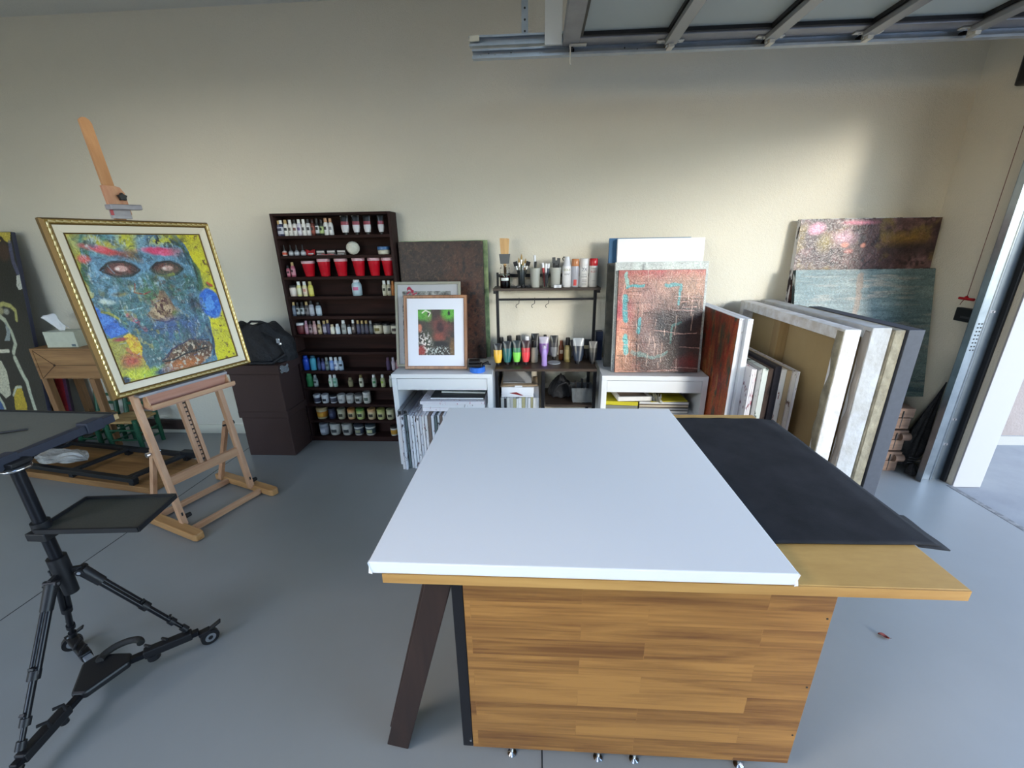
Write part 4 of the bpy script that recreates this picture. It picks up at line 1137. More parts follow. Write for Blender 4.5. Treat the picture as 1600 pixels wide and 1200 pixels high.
def word(txt, size, r, zc, c, parent, ang=-pi / 2, name='lettering'):
    """lettering wrapped round a cylinder of radius r facing the room"""
    cu = bpy.data.curves.new(name, 'FONT'); cu.body = txt; cu.size = size; cu.align_x = 'CENTER'; cu.align_y = 'CENTER'
    o = bpy.data.objects.new(name, cu); COL.objects.link(o)
    dg = bpy.context.evaluated_depsgraph_get(); me = bpy.data.meshes.new_from_object(o.evaluated_get(dg))
    bpy.data.objects.remove(o)
    for v in me.vertices:
        a = ang + v.co.x / r
        v.co = (r * cos(a), r * sin(a), zc + v.co.y)
    me.name = name; me.materials.clear(); me.materials.append(cmat(c, .5))
    n = bpy.data.objects.new(name, me); COL.objects.link(n); n.parent = parent
    return n


def spray(lab, px, w, pyt, body, cap, capf, y=2.935, trigger=False, words=()):
    q = Vector((XatZ(px, y, US + .1), y, US + E0)); r = w * mpp(q) / 2; h = P(px, pyt, y=y).z - q.z
    c = thing('spray_can', lab, 'spray can', q, 0, 'spray cans on the upper board')
    hb = h * (1 - capf)
    MB().lathe([(r * .9, 0), (r, .003), (r, hb * .93), (r * .93, hb)], n=24).build('can_body', cmat(body, .28), c)
    if trigger:
        MB().lathe([(r * .93, hb), (r * .8, hb + h * .05), (r * .62, h * .93), (r * .55, h)], n=24).build('shoulder', cmat(cap, .3), c)
        MB().path([(-r * .2, 0, h * .97), (-r * .8, 0, h * .99), (-r * 1.0, -.004, h * .93), (-r * .8, -.004, h * .87)], .004, 8).build('trigger', M_BLACK, c)
    else:
        MB().lathe([(r * .94, hb), (r * .96, hb + .002), (r * .93, h - .003), (r * .85, h)], n=24).build('cap', cmat(cap, .25), c)
    for txt, s_, zc, cc in words: word(txt, s_ * r, r * 1.01, hb * zc, cc, c)
    return c, q, r, hb
spray('white spray can with black trigger nozzle and gold lettering', 885.6, 13.6, 401, (222, 222, 224), (206, 208, 214), .3, trigger=True, words=(('GOLD', .62, .82, (150, 140, 30)), ('LEAF', .6, .62, (30, 30, 30))))
c, q, r, hb = spray('grey spray can with copper cap', 898.6, 12.0, 404.5, (168, 170, 180), (190, 124, 78), .25)
MB().grid(lambda u, v: (r * 1.01 * cos(-2.0 + .8 * u), r * 1.01 * sin(-2.0 + .8 * u), .01 + .04 * v), 6, 1).build('red_mark', cmat((196, 70, 70)), c)
c, q, r, hb = spray('white spray can with white cap and blue 2X lettering', 912.4, 14.0, 403.6, (212, 212, 212), (214, 212, 212), .27, words=(('2X', 1.05, .84, (36, 56, 96)), ('ULTRA', .34, .62, (40, 60, 90)), ('COVER', .4, .5, (56, 66, 86))))
for k in range(4):
    MB().grid(lambda u, v: (r * 1.01 * cos(-2.1 + 1.1 * u), r * 1.01 * sin(-2.1 + 1.1 * u), hb * (.1 + .075 * k) + .004 * v), 6, 1).build('small_print', cmat((110, 110, 112)), c)
c, q, r, hb = spray('white spray can with red cap and red lettering, rightmost of four', 927.0, 13.4, 403.6, (206, 204, 202), (176, 26, 34), .25, words=(('matte', .5, .88, (60, 40, 40)), ('RUST', .62, .72, (176, 60, 60)), ('primer', .3, .3, (80, 70, 70))))

# ------------------------------------------------------------------ lower board: paint tubes and bottles
GL = 'paint tubes and bottles on the lower board of the shelf unit'
def ltube(lab, px, pyb, pyt, w, body, band, top, rz=0.0):
    q = spot(px, pyb, ZB); h = tall(px, pyt, q)
    return squeeze_tube('paint_tube', lab, q, w * mpp(q), h, top, body, band, BK, rz, GL)
ltube('yellow paint tube standing on its cap, leftmost of the front row', 778.4, 570.2, 536.5, 13, (236, 186, 60), (226, 178, 70), (34, 34, 36))
ltube('dark teal paint tube standing on its cap, second in the front row', 792.8, 569.6, 533, 13.5, (18, 96, 98), (24, 90, 94), (36, 40, 44))
ltube('bright lime green paint tube in the front row', 807.6, 569.2, 532, 12.6, (128, 214, 84), (60, 120, 90), (38, 50, 52))
ltube('red paint tube standing on its cap in the front row', 821.6, 569.2, 532, 12.8, (224, 56, 66), (190, 50, 60), (54, 30, 36))
q = spot(834.5, 565.5, ZB); bottle('paint_bottle', 'clear grey-beige bottle with black cap right of the red tube', 'bottle', q, 5.8 * mpp(q), tall(834.5, 532, q), (160, 150, 136), BK, (170, 160, 146), None, GL, .3)
for i, (px, pyt, c, cap) in enumerate(((784.0, 527, (60, 44, 40), BK), (796.4, 524.5, (40, 66, 66), BK), (810.0, 524, (36, 62, 60), BK), (823.4, 525, (110, 30, 40), (226, 226, 228)), (787.0, 528, (176, 170, 160), WH))):
    q = spot(px, 564.0 if i < 4 else 558.0, ZB)
    bottle('paint_bottle', ['black-capped brown bottle behind the yellow tube', 'black-capped dark teal bottle behind the teal tube', 'black-capped green bottle behind the lime tube', 'white-capped maroon bottle behind the red tube', 'white-capped pale bottle behind the yellow and teal tubes'][i],
           'bottle', q, 5.6 * mpp(q) * (1 if i < 4 else .7), tall(px, pyt, q), c, cap, None, None, GL, .2)
ltube('large black paint tube behind the grey-beige bottle', 836, 559.5, 521, 12, (30, 30, 32), (60, 60, 60), (26, 26, 28))
ltube('purple paint tube behind the lilac bottle', 849.5, 560, 526, 15, (126, 84, 158), (120, 80, 150), (176, 170, 186))
q = spot(850.4, 571.4, ZB); bottle('paint_bottle', 'slim lilac glitter bottle standing nearest the board edge', 'bottle', q, 4.3 * mpp(q), tall(850.4, 540, q), (168, 142, 206), (190, 180, 206), None, None, GL, .14)
q = spot(851.5, 558.0, ZB); bottle('paint_bottle', 'black-capped dark bottle behind the purple tube', 'bottle', q, 4.0 * mpp(q), tall(851.5, 523, q), (40, 36, 50), BK, None, None, GL, .2)
ltube('black and silver paint tube beside the purple one', 865.4, 560.8, 524, 12, (120, 122, 126), (60, 60, 64), (30, 30, 32))
q = spot(876.7, 561.5, ZB); bottle('paint_bottle', 'rust-brown bottle with pale label in the middle of the lower board', 'bottle', q, 4.1 * mpp(q), tall(876.7, 532, q), (110, 58, 32), (120, 66, 40), None, (190, 170, 150), GL, .2)
q = spot(886.4, 564.5, ZB); bottle('paint_bottle', 'olive gold bottle with black pump cap', 'bottle', q, 5.4 * mpp(q), tall(886.4, 527.5, q), (120, 108, 66), BK, (150, 136, 92), None, GL, .3)
ltube('tall black and dark blue paint tube with silver crimp', 902.5, 568.0, 528, 17, (34, 44, 60), (30, 36, 48), (150, 154, 158))
ltube('cream-labelled black tube at the back right of the lower board', 917.0, 559.5, 530, 10.5, (40, 38, 36), (206, 190, 150), (44, 42, 40))
ltube('black paint tube at the right end of the lower board', 925.5, 568.0, 533, 13, (34, 34, 36), (70, 68, 64), (110, 108, 106))
for i, (px, pyb) in enumerate(((893.5, 557.5), (909.5, 557.5))):
    ltube('black paint tube standing at the back, %s of two' % ['left', 'right'][i], px, pyb, 531, 10, (28, 28, 30), (44, 44, 46), (36, 36, 38))
q = spot(865.6, 567.3, ZB); lid = MB().lathe([(.044, 0), (.0455, .002), (.0455, .006), (.043, .0075), (.038, .006)], n=32).build('jar_lid', cmat((150, 156, 164), .35), None)
lid.location = q; tag(lid, 'round grey plastic lid lying flat on the lower board', 'lid')
q = P(937, 530, y=2.98)
bx = thing('carton', 'narrow navy blue carton standing behind the black tubes on the right desk', 'box', (.452, 2.97, DH + E0))
MB().box(-.024, .024, -.03, .03, 0, P(936, 518, y=2.95).z - DH).build('carton_body', cmat((30, 40, 66), .5), bx, .001)

# ------------------------------------------------------------------ lower compartments
zb2 = P(800, 619, y=2.74).z
xx = -.245
for i in range(13):
    th = random.uniform(.014, .026)
    c1 = random.choice([(222, 222, 226), (230, 230, 232), (196, 200, 204), (214, 212, 208)]) if i % 3 != 1 else random.choice([(50, 50, 54), (60, 90, 96), (150, 156, 160), (176, 170, 130)])
    b = thing('book', '%s book upright under the paper stack, %s from left' % ('pale' if sum(c1) > 560 else 'dark' if sum(c1) < 260 else 'coloured', ORD[i]), 'book', (xx, 2.72 + random.uniform(0, .02), E0), 0, 'books upright under the paper stack')
    hh = zb2 - .004 - random.uniform(0, .012)
    MB().box(0, th, 0, .25, 0, hh).build('cover', cmat(c1), b, .001)
    MB().box(.002, th - .002, .004, .246, hh, hh + .0006).build('pages', M_PAPER, b)
    xx += th + .001
    if xx > .012: break
q = (-.115, 2.72, zb2 + .001)
zt2 = P(800, 605, y=2.72).z
ps = thing('paper_stack', 'thick stack of white paper on the upright books', 'paper', q, 0.0)
MB().box(-.125, .10, 0, .24, 0, .012).box(-.126, .098, .002, .24, .0125, .028).box(-.124, .102, 0, .24, .0285, zt2 - zb2 - .002).build('sheets', M_PAPER, ps, .001)
MB().add([(-.07, -.001, .03), (.01, -.001, .012), (.03, -.001, .012), (-.02, -.001, .036)], [(0, 1, 2, 3)]).build('red_edge', cmat((140, 40, 40)), ps, solid=.001)
en = thing('envelope', 'brown paper envelope with white label lying on the paper stack', 'envelope', (-.115, 2.715, zt2), .02)
def env(u, v): return (-.13 + .26 * u, .24 * v, .006 + .012 * u * (1 - v) + .004 * sin(6 * u))
MB().grid(env, 12, 6).build('paper', cmat((176, 150, 120), .8), en, solid=.004)
MB().box(-.03, .022, -.004, -.002, .0035, .014).build('label', cmat((236, 236, 238)), en)
cb = thing('plastic_sleeve', 'clear plastic sleeve with grey sheets leaning on the envelope', 'sleeve', (-.115, 2.75, zt2 + .022), 0, None, radians(60))
hs = .17
MB().box(-.115, .085, 0, .006, 0, hs).build('grey_sheets', mat('grey_sheet', rgb(150, 146, 142), .5, var=(4, rgb(186, 184, 182), .2)), cb, .001)
MB().grid(lambda u, v: (-.118 + .215 * u, -.003 - .004 * sin(5 * u + 3 * v), .0 + hs * v), 12, 8).build('clear_cover', mat('clear_film', (1, 1, 1), .08, trans=1.0, ior=1.15, alpha=.35, bump=(20, .8, .01)), cb, solid=.0006)

bb = thing('camera_bag', 'soft black bag slumped on the side shelf of the shelf unit', 'bag', (.183, 2.90, LS + .009))
def bb_f(u, v):
    a = 2 * pi * u; k = sin(pi * (0.5 + .5 * v)) ** .5 if v < 1 else 0
    hh = P(885, 587, y=2.85).z - LS - .01
    return ((.092 + .008 * sin(3 * a)) * k * cos(a) , (.1 + .01 * sin(2 * a + 1)) * k * sin(a), .002 + hh * v * (1 - .28 * cos(a) ** 2) + .006 * sin(9 * a + 7 * v))
MB().grid(bb_f, 40, 16).build('bag_body', M_BAG, bb)
MB().path([(-.05, -.1, .05), (-.02, -.105, .1), (.03, -.1, .12), (.06, -.09, .08)], .007, 6).build('strap', M_BAG, bb)
q = P(908, 632.5, y=2.71)
pb = thing('plastic_bin', 'small translucent plastic bin at the right end of the side shelf', 'bin', (XatZ(908.5, 2.768, LS + .04), 2.768, LS + .004))
hb_ = P(908, 609, y=2.70).z - LS
kx = 33 * mpp(pb.location) / 2
M_BIN = mat('translucent_bin', rgb(150, 156, 160), .25, trans=.6, alpha=.9)
s_ = .86
mb = MB()
mb.add([(-kx * s_, -.045, 0), (kx * s_, -.045, 0), (kx * s_, .06, 0), (-kx * s_, .06, 0), (-kx, -.055, hb_), (kx, -.055, hb_), (kx, .07, hb_), (-kx, .07, hb_)],
       [(0, 3, 2, 1), (0, 1, 5, 4), (1, 2, 6, 5), (2, 3, 7, 6), (3, 0, 4, 7)])
mb.build('bin_wall', M_BIN, pb, 0, .0015)
MB().path([(-kx, -.055, hb_), (kx, -.055, hb_), (kx, .07, hb_), (-kx, .07, hb_), (-kx, -.055, hb_)], .003, 6).build('rim', M_BIN, pb)
for i in range(5):
    o = thing('black_tool', 'black-handled tool standing in the translucent bin', 'tool', (pb.location.x - .06 + .03 * i, pb.location.y + .01 * (i % 2), LS + .006), 0, 'tools in the translucent bin')
    MB().box(-.008, .008, -.006, .006, 0, .12 + .02 * (i % 3), T=Matrix.Rotation(.12 * (i - 2), 4, 'Y')).build('handle', M_BLACK, o, .002)
o = thing('cloth_wad', 'crumpled pink and grey cloth seen through the translucent bin', 'cloth', (pb.location.x - .02, pb.location.y - .005, LS + .010))
MB().lathe([(.001, 0), (.020, .006), (.025, .022), (.016, .036), (.001, .04)], n=14).build('cloth', cmat((186, 120, 140), .8), o)

# ================================================================== canvases on the right desk
z0 = DH + E0
# reddish painting in front, a little turned like the desk
yb = P(1025, 583, z=DH).y; yt = yb + .075
t, w, h = leaned('painting', 'reddish textured abstract painting with turquoise strokes standing on the right desk', 'painting',
                 P(960, 583, y=yb).x, P(1089.5, 583, y=yb).x, yb, yt, z0, P(1028, 421.5, y=yt).z)
canvas_body(t, w, h, .018, mat('red_brown_edge', rgb(110, 62, 54), .7), .001)
p = Paint(170, 210, (140, 94, 84))
p.mix((p.n(4, 6, 1) - .35) * 2.2, (164, 116, 98)).mix((p.n(3, 5, 2) - .45) * 3, (112, 58, 60))
p.mix(np.clip((p.V - .9) * 12, 0, 1) * p.n(6, 3, 3), (176, 70, 74)).mix(p.ell(.05, .5, .12, .22, .6, wob=.4) * .9, (176, 74, 84)).mix(p.ell(.07, .25, .16, .22, .6, wob=.4), (206, 150, 120))
p.mix(p.ell(.8, .8, .25, .16, .7, wob=.4) * .8, (186, 148, 126)).mix(p.ell(.45, .72, .25, .2, .7, wob=.4) * .6, (160, 132, 126))
p.mix(p.ell(.8, .3, .42, .44, .5, wob=.35), (50, 28, 27)).mix(p.ell(.53, .44, .15, .16, .5, wob=.35), (34, 32, 40)).mix(p.ell(.72, .5, .12, .14, .5, wob=.35), (44, 30, 32)).mix(p.ell(.9, .52, .16, .12, .6, wob=.5), (44, 30, 32)).mix(p.ell(.55, .12, .4, .12, .6, wob=.5) * .9, (60, 46, 42))
p.mix(p.ell(.3, .4, .14, .14, .7, wob=.5) * .8, (92, 64, 60)).mix(p.ell(.42, .3, .1, .22, .6, rot=.5, wob=.4) * .6, (150, 128, 124)).mix(p.ell(.86, .1, .1, .07, .6, wob=.5), (104, 36, 32))
tq = (76, 142, 146)
for a in ([(.09, .74), (.10, .53)],): p.mix(p.line(a, .038, .018), tq)
p.mix(p.line([(.27, .53), (.26, .40)], .026, .014), tq).mix(p.line([(.11, .36), (.13, .2)], .034, .018), (104, 168, 166)).mix(p.line([(.1, .84), (.3, .86)], .014, .02), tq).mix(p.line([(.08, .98), (.11, .86)], .022, .02) * .8, (120, 170, 164))
p.mix(p.line([(.55, .86), (.73, .86), (.72, .68)], .018, .02) * .9, tq).mix(p.line([(.76, .5), (.66, .46), (.65, .3)], .014, .012) * .9, (70, 110, 106)).mix(p.line([(.2, .2), (.5, .16), (.6, .2)], .02, .03) * .5, (110, 150, 146))
rs = np.random.RandomState(11)
for k in range(46):
    v = rs.rand() * .95; u = rs.rand() * .8; L_ = .06 + rs.rand() * .3
    p.mix(p.line([(u, v), (u + L_, v + .01 * rs.randn())], .0035, .004, k) * .75, (44, 26, 26) if rs.rand() < .7 else (206, 160, 150))
for k in range(60):
    v = rs.rand() * .9; u = rs.rand(); L_ = .04 + rs.rand() * .16
    p.mix(p.line([(u, v), (u + .01 * rs.randn(), v + L_)], .0035, .004, k + 90) * .7, (50, 30, 30) if rs.rand() < .6 else (222, 186, 170))
p.mix(p.line([(.24, .7), (.25, .35), (.26, .02)], .005, .006), (40, 22, 22))
p.build('painted_face', w * .995, h * .997, t, m=art_mat('crackled_paint', .3, .9, 70))
# silver-grey panel behind
yb2 = yb + .025; yt2 = yt + .03
t, w, h = leaned('painting', 'silver-grey panel standing directly behind the reddish painting', 'painting',
                 P(954.5, 583, y=yb2).x, P(1093.0, 581, y=yb2).x, yb2, yt2, z0, P(1030, 409, y=yt2).z)
canvas_body(t, w, h, .022, mat('silver_grey_paint', rgb(168, 172, 170), .5, metal=.1, var=(9, rgb(196, 200, 196), .25), bump=(30, .4, .003)), .0015)
p = Paint(40, 40, (176, 180, 178)); p.mix((p.n(6, 6, 3) - .4) * 3, (196, 204, 200)).mix((p.n(5, 9, 8) - .55) * 4, (150, 154, 156)).mix(p.line([(.3, .93), (.31, .98)], .02), (120, 124, 124))
p.build('painted_face', w * .995, h * .997, t)
# dark edged deep canvas
yb3 = P(950, 578, z=DH).y + .06; yt3 = yb3 + .06
t, w, h = leaned('painting', 'deep dark grey-edged canvas left of and behind the silver-grey panel', 'painting',
                 XatZ(943.5, yb3, z0), P(1080, 580, y=yb3).x, yb3, yt3, z0, P(1000, 410.5, y=yt3).z)
canvas_body(t, w, h, .04, mat('sooty_grey_paint', rgb(82, 80, 74), .6, var=(16, rgb(40, 42, 40), .2), bump=(30, .6, .004)), .002)
# white canvas and blue canvas above
yb4 = yb3 + .075; yt4 = yb4 + .05
t, w, h = leaned('stretched_canvas', 'plain white canvas rising above the silver-grey panel on the right desk', 'canvas',
                 P(964.5, 390, y=yt4).x, P(1100, 390, y=yt4).x, yb4, yt4, z0, P(1030, 372, y=yt4).z)
canvas_body(t, w, h, .03, M_CANVAS, .002)
yb5 = yb4 + .042; yt5 = yt4 + .042
t, w, h = leaned('stretched_canvas', 'blue canvas, a strip of it visible left of the white one', 'canvas',
                 P(951.5, 390, y=yt5).x, P(1078, 390, y=yt5).x, yb5, yt5, z0, P(1000, 371.5, y=yt5).z)
canvas_body(t, w, h, .022, mat('blue_paint', rgb(44, 88, 128), .5, var=(5, rgb(56, 104, 146), .3)), .0015)

# ------------------------------------------------------------------ inside the right desk (inner shelf at 0.40)
zi = .40 + E0
for i in range(4):
    o = thing('folder', '%s folder in the right desk stack under the yellow one, %s from the top' % (['grey', 'dark grey', 'brown', 'pale grey'][i], ['fourth', 'third', 'second', 'first'][i]), 'folder', (.86, 2.62, zi + i * .021), [-.03, -.05, -.02, -.04][i], 'folders stacked in the right desk')
    MB().box(-.17, .15, 0, .3, 0, .0195).build('cover', cmat([(120, 118, 116), (70, 70, 70), (110, 92, 72), (150, 150, 150)][i]), o, .001)
    MB().box(-.168, .148, -.001, .3, .004, .016).build('pages', cmat([(206, 204, 200), (160, 160, 160), (190, 180, 160), (214, 214, 214)][i]), o)
o = thing('folder', 'yellow folder at the right on the stack in the right desk', 'folder', (.87, 2.61, zi + .085), .05)
MB().box(-.11, .13, 0, .3, 0, .006).build('cover', cmat((190, 176, 40), .55), o, .001)
for i in range(3):
    o = thing('folder', '%s folder flat at the left in the right desk, %s of three' % (['pale', 'grey', 'yellow'][i], ['lowest', 'middle', 'topmost'][i]), 'folder', (.579, 2.62, zi + .028 * i), -.03 - .03 * i, 'folders at the left in the right desk')
    MB().box(-.11, .10, 0, .3, 0, .026).build('cover', cmat([(206, 206, 200), (120, 120, 110), (196, 184, 40)][i], .55), o, .001)
o = thing('shallow_tray', 'white-framed shallow tray tilted on the left folders in the right desk', 'tray', (.655, 2.60, zi + .094), .10)
w, d = .23, .26
T = Matrix.Rotation(.02, 4, 'Y')
MB().box(-w / 2, w / 2, 0, .016, 0, .03, T=T).box(-w / 2, w / 2, d - .016, d, 0, .03, T=T).box(-w / 2, -w / 2 + .016, .016, d - .016, 0, .03, T=T).box(w / 2 - .016, w / 2, .016, d - .016, 0, .03, T=T).build('rim', cmat((224, 220, 214), .5), o, .002)
MB().box(-w / 2 + .016, w / 2 - .016, .016, d - .016, .003, .014, T=T).build('base_panel', cmat((150, 132, 116), .6), o)
o = thing('plastic_bag', 'clear crumpled plastic bag between tray and yellow folder in the right desk', 'bag', (.80, 2.64, zi + .094))
def pbg(u, v):
    a = 2 * pi * u
    return (.035 * cos(a) * (1 + .3 * sin(5 * a + 4 * v)) * (1 - .5 * v), .07 * sin(a) * (1 + .25 * sin(4 * a + v * 5)), .002 + .05 * v * (1 + .2 * sin(6 * a)))
MB().grid(pbg, 30, 10).build('film', M_CLEAR, o)

# ================================================================== easel
RZ = radians(69.8)
W_EASEL = wood('beech_wood', rgb(212, 168, 134), rgb(176, 128, 92), 2.2, 'Z', .45)
W_EASELX = wood('beech_wood_cross', rgb(214, 172, 136), rgb(182, 134, 98), 2.2, 'X', .45)
W_FOOT = wood('beech_wood_foot', rgb(198, 152, 98), rgb(160, 112, 64), 2.2, 'Y', .45)
ez = thing('easel', 'tall pale wooden studio easel holding the gold-framed face painting', 'easel', (-1.895, 2.034, 0), RZ)
K = .124


def LP(u, z, off=0.0): return (u, K * z + off, z)


for s in (-1, 1):
    MB().prism([(s * .228 - .027, -.16), (s * .228 - .02, -.182), (s * .228 + .02, -.182), (s * .228 + .027, -.16), (s * .228 + .027, .37), (s * .228 - .027, .37)], .004, .046).build('foot', W_FOOT, ez, .006)
    el = MB().beam(LP(s * .2, .03, 0), LP(s * .2, 1.15, 0), .028, .036, (0, 1, 0)).build('leg', W_EASEL, ez, .003)
    MB().beam((s * .2 - s * .004, .30, .03), (s * .2 - s * .004, K * .46 + .03, .48), .022, .03, (0, 1, 0)).build('rear_strut', W_EASEL, ez, .002)
    MB().tube((s * .2 - s * .03, K * .47 + .02, .465), (s * .2 + s * .03, K * .47 + .02, .465), .006).tube((s * .2 + s * .02, K * .47 + .02, .465), (s * .2 + s * .035, K * .47 + .02, .465), .013).build('bolt', M_CHROME if s < 0 else M_BLACK, el)
    MB().tube((s * .2 + .02, .008, .07), (s * .2 + .045, .008, .07), .014, .012).build('knob', M_BLACK, el)
    MB().box(s * .2 - .004, s * .2 + .004, K * .1 - .0205, K * .1 - .018, .09, .11).build('bolt_head', M_DARK, el)
MB().box(-.2, .2, -.088, -.064, .01, .04).build('cross_rail', W_EASELX, ez, .002)
MB().box(-.2, .2, .225, .25, .01, .04).build('cross_rail', W_EASELX, ez, .002)
MB().beam(LP(-.187, .292), LP(.187, .292), .024, .052).build('knee_rail', W_EASELX, ez, .002)
MB().beam(LP(-.187, 1.08), LP(.187, 1.08), .024, .05).build('upper_rail', W_EASELX, ez, .002)
# mast: two slotted rails below, sliding plank above
for s in (-1, 1):
    MB().beam(LP(.0 + s * .0185, .32), LP(.0 + s * .0185, 1.25), .019, .026, (0, 1, 0)).build('mast_rail', W_EASEL, ez, .001)
MB().beam(LP(0, .33, .004), LP(0, 1.2, .004), .018, .012, (0, 1, 0)).build('ratchet_channel', cmat((52, 38, 34), .6), ez)
for i in range(14):
    z = .345 + i * .026
    MB().beam(LP(-.001, z, -.004), LP(-.001, z + .016, -.004), .010, .010, (0, 1, 0)).build('ratchet_tooth', W_EASEL, ez)
mt_ = MB()
pts = [(.0 - .022, 1.0), (.0 + .022, 1.0), (.022, 2.062), (.016, 2.078), (.004, 2.086), (-.010, 2.084), (-.022, 2.072)]
mt_.add([(a + .012, K * z - .024 + dy, z) for dy in (0, .018) for a, z in pts], [tuple(range(7)), tuple(range(13, 6, -1))] + [(i, 7 + i, 7 + (i + 1) % 7, (i + 1) % 7) for i in range(7)])
mt_.build('mast', wood('beech_mast', rgb(206, 156, 110), rgb(182, 130, 86), 2.2, 'Z', .45), ez, .001)
# head clamp
hp = [(-.034, 1.66), (.050, 1.66), (.050, 1.76), (.038, 1.785), (.02, 1.79), (-.034, 1.79)]
MB().add([(a + .006, K * z - .046 + dy, z) for dy in (0, .02) for a, z in hp], [tuple(range(6)), tuple(range(11, 5, -1))] + [(i, 6 + i, 6 + (i + 1) % 6, (i + 1) % 6) for i in range(6)]).build('head_block', wood('head_block_wood', rgb(208, 160, 122), rgb(190, 128, 100), 3, 'Z', .45), ez, .003)
st_ = MB(Matrix.Translation((.03, K * 1.74 - .062, 1.74)) @ Matrix.Rotation(pi / 2, 4, 'X'))
star = [((.020 if i % 2 == 0 else .0135) * cos(pi / 2 + i * pi / 5), (.020 if i % 2 == 0 else .0135) * sin(pi / 2 + i * pi / 5)) for i in range(10)]
st_.prism(star, -.008, .012).build('star_knob', M_BLACK, ez, .002)
M_SMEAR = mat('paint_smeared_shelf', rgb(206, 200, 204), .35, var=(9, rgb(108, 104, 112), .22), bump=(30, .5, .004), stretch=(.35, 1, 1))
MB().beam((-.046, K * 1.69 - .068, 1.69), (.086, K * 1.69 - .068, 1.694), .05, .024).build('head_shelf', M_SMEAR, ez, .004)
MB().box(-.034, -.022, K * 1.66 - .052, K * 1.66 - .048, 1.655, 1.684).build('red_drip', cmat((190, 60, 70), .4), ez)
MB().box(-.03, .05, K * 1.66 - .05, K * 1.66 - .03, 1.64, 1.684).build('head_block_base', M_SMEAR, ez, .002)
# lower shelf box
MB().box(-.205, .243, .033, .112, .783, .797).build('canvas_shelf', M_SMEAR, ez, .002)
MB().add([(-.172, .036, .783), (.232, .036, .783), (.232, .060, .722), (-.172, .060, .722), (-.172, .048, .783), (.232, .048, .783), (.232, .072, .722), (-.172, .072, .722)],
         [(0, 3, 2, 1), (4, 5, 6, 7), (0, 1, 5, 4), (2, 3, 7, 6), (1, 2, 6, 5), (3, 0, 4, 7)]).build('tray_back', wood('pink_stained_tray', rgb(214, 166, 148), rgb(190, 138, 116), 2.2, 'X', .45), ez, .001)
MB().box(-.18, .255, -.002, .012, .716, .738).build('tray_lip', W_EASELX, ez, .002)
MB().box(-.18, .25, .0, .085, .710, .718).build('tray_base', wood('tray_floor_wood', rgb(206, 158, 130), rgb(150, 106, 86), 6, 'X', .5), ez, .001)
MB().prism([(.012, .718), (.09, .718), (.06, .783), (.04, .783)], -.178, -.172, 'x').build('tray_end', W_EASELX, ez)
MB().prism([(.012, .718), (.09, .718), (.06, .783), (.04, .783)], .232, .238, 'x').build('tray_end', W_EASELX, ez)

# ------------------------------------------------------------------ gold framed face painting
eo = ez.matrix_world @ Vector((.052, K * .8 - .056, .803))
fp = bpy.data.objects.new('framed_painting', None); COL.objects.link(fp); fp.empty_display_size = .05
fp.matrix_world = Matrix.Translation(eo) @ Matrix.Rotation(RZ, 4, 'Z') @ Matrix.Rotation(-math.atan(K), 4, 'X')
tag(fp, 'colourful painting of a blue face in a carved gold frame standing on the easel', 'painting')
W, H = .705, .838
M_GOLD = mat('gold_leaf', rgb(190, 160, 92), .38, metal=.55, var=(26, rgb(150, 118, 58), .3), bump=(60, .3, .002))
M_GOLDD = mat('dark_gold', rgb(112, 86, 42), .45, metal=.4)
M_LINER = mat('cream_linen_liner', rgb(240, 226, 202), .8, bump=(500, .2, .0006))


def molding(t, w, h, inset0, inset1, y0, y1, m, name):
    """mitred frame ring between two insets, front surface sloping from y0 outside to y1 inside"""
    mb = MB(); a, b = inset0, inset1
    o = [(-w / 2 + a, a), (w / 2 - a, a), (w / 2 - a, h - a), (-w / 2 + a, h - a)]
    i = [(-w / 2 + b, b), (w / 2 - b, b), (w / 2 - b, h - b), (-w / 2 + b, h - b)]
    for k in range(4):
        p0, p1, q1, q0 = o[k], o[(k + 1) % 4], i[(k + 1) % 4], i[k]
        vs = [(p0[0], y0, p0[1]), (p1[0], y0, p1[1]), (q1[0], y1, q1[1]), (q0[0], y1, q0[1]),
              (p0[0], .028, p0[1]), (p1[0], .028, p1[1]), (q1[0], .028, q1[1]), (q0[0], .028, q0[1])]
        mb.add(vs, [(0, 1, 2, 3), (7, 6, 5, 4), (0, 4, 5, 1), (1, 5, 6, 2), (2, 6, 7, 3), (3, 7, 4, 0)])
    return mb.build(name, m, t)


molding(fp, W, H, 0, .010, .004, -.012, M_GOLDD, 'outer_moulding')
molding(fp, W, H, .010, .024, -.016, -.010, M_GOLD, 'carved_moulding')
molding(fp, W, H, .024, .031, -.006, -.008, M_GOLDD, 'inner_moulding')
molding(fp, W, H, .031, .063, -.008, .004, M_LINER, 'linen_liner')
molding(fp, W, H, .063, .069, .0, .004, M_GOLDD, 'inner_fillet')
mb = MB()
def leafblob(cx, cz, ang):
    T = Matrix.Translation((cx, -.0165, cz)) @ Matrix.Rotation(ang, 4, 'Y')
    mb.add([(-.013, 0, -.0035), (.010, 0, -.006), (.014, 0, .0), (-.010, 0, .005), (-.002, -.006, -.001), (.012, -.003, -.001)],
           [(0, 1, 4), (1, 5, 4), (1, 2, 5), (2, 3, 4), (2, 4, 5), (3, 0, 4)], T=T)
n = 26
for k in range(n):
    x = -W / 2 + .02 + (W - .04) * (k + .5) / n
    leafblob(x, .017, 0); leafblob(x, H - .017, 0)
n = 31
for k in range(n):
    z = .02 + (H - .04) * (k + .5) / n
    leafblob(-W / 2 + .017, z, pi / 2); leafblob(W / 2 - .017, z, pi / 2)
mb.build('carved_rope_ornament', mat('bright_gold', rgb(236, 216, 160), .3, metal=.5), fp)
MB().box(-W / 2 + .02, W / 2 - .02, .012, .026, .02, H - .02).build('backing_board', cmat((120, 96, 66)), fp)

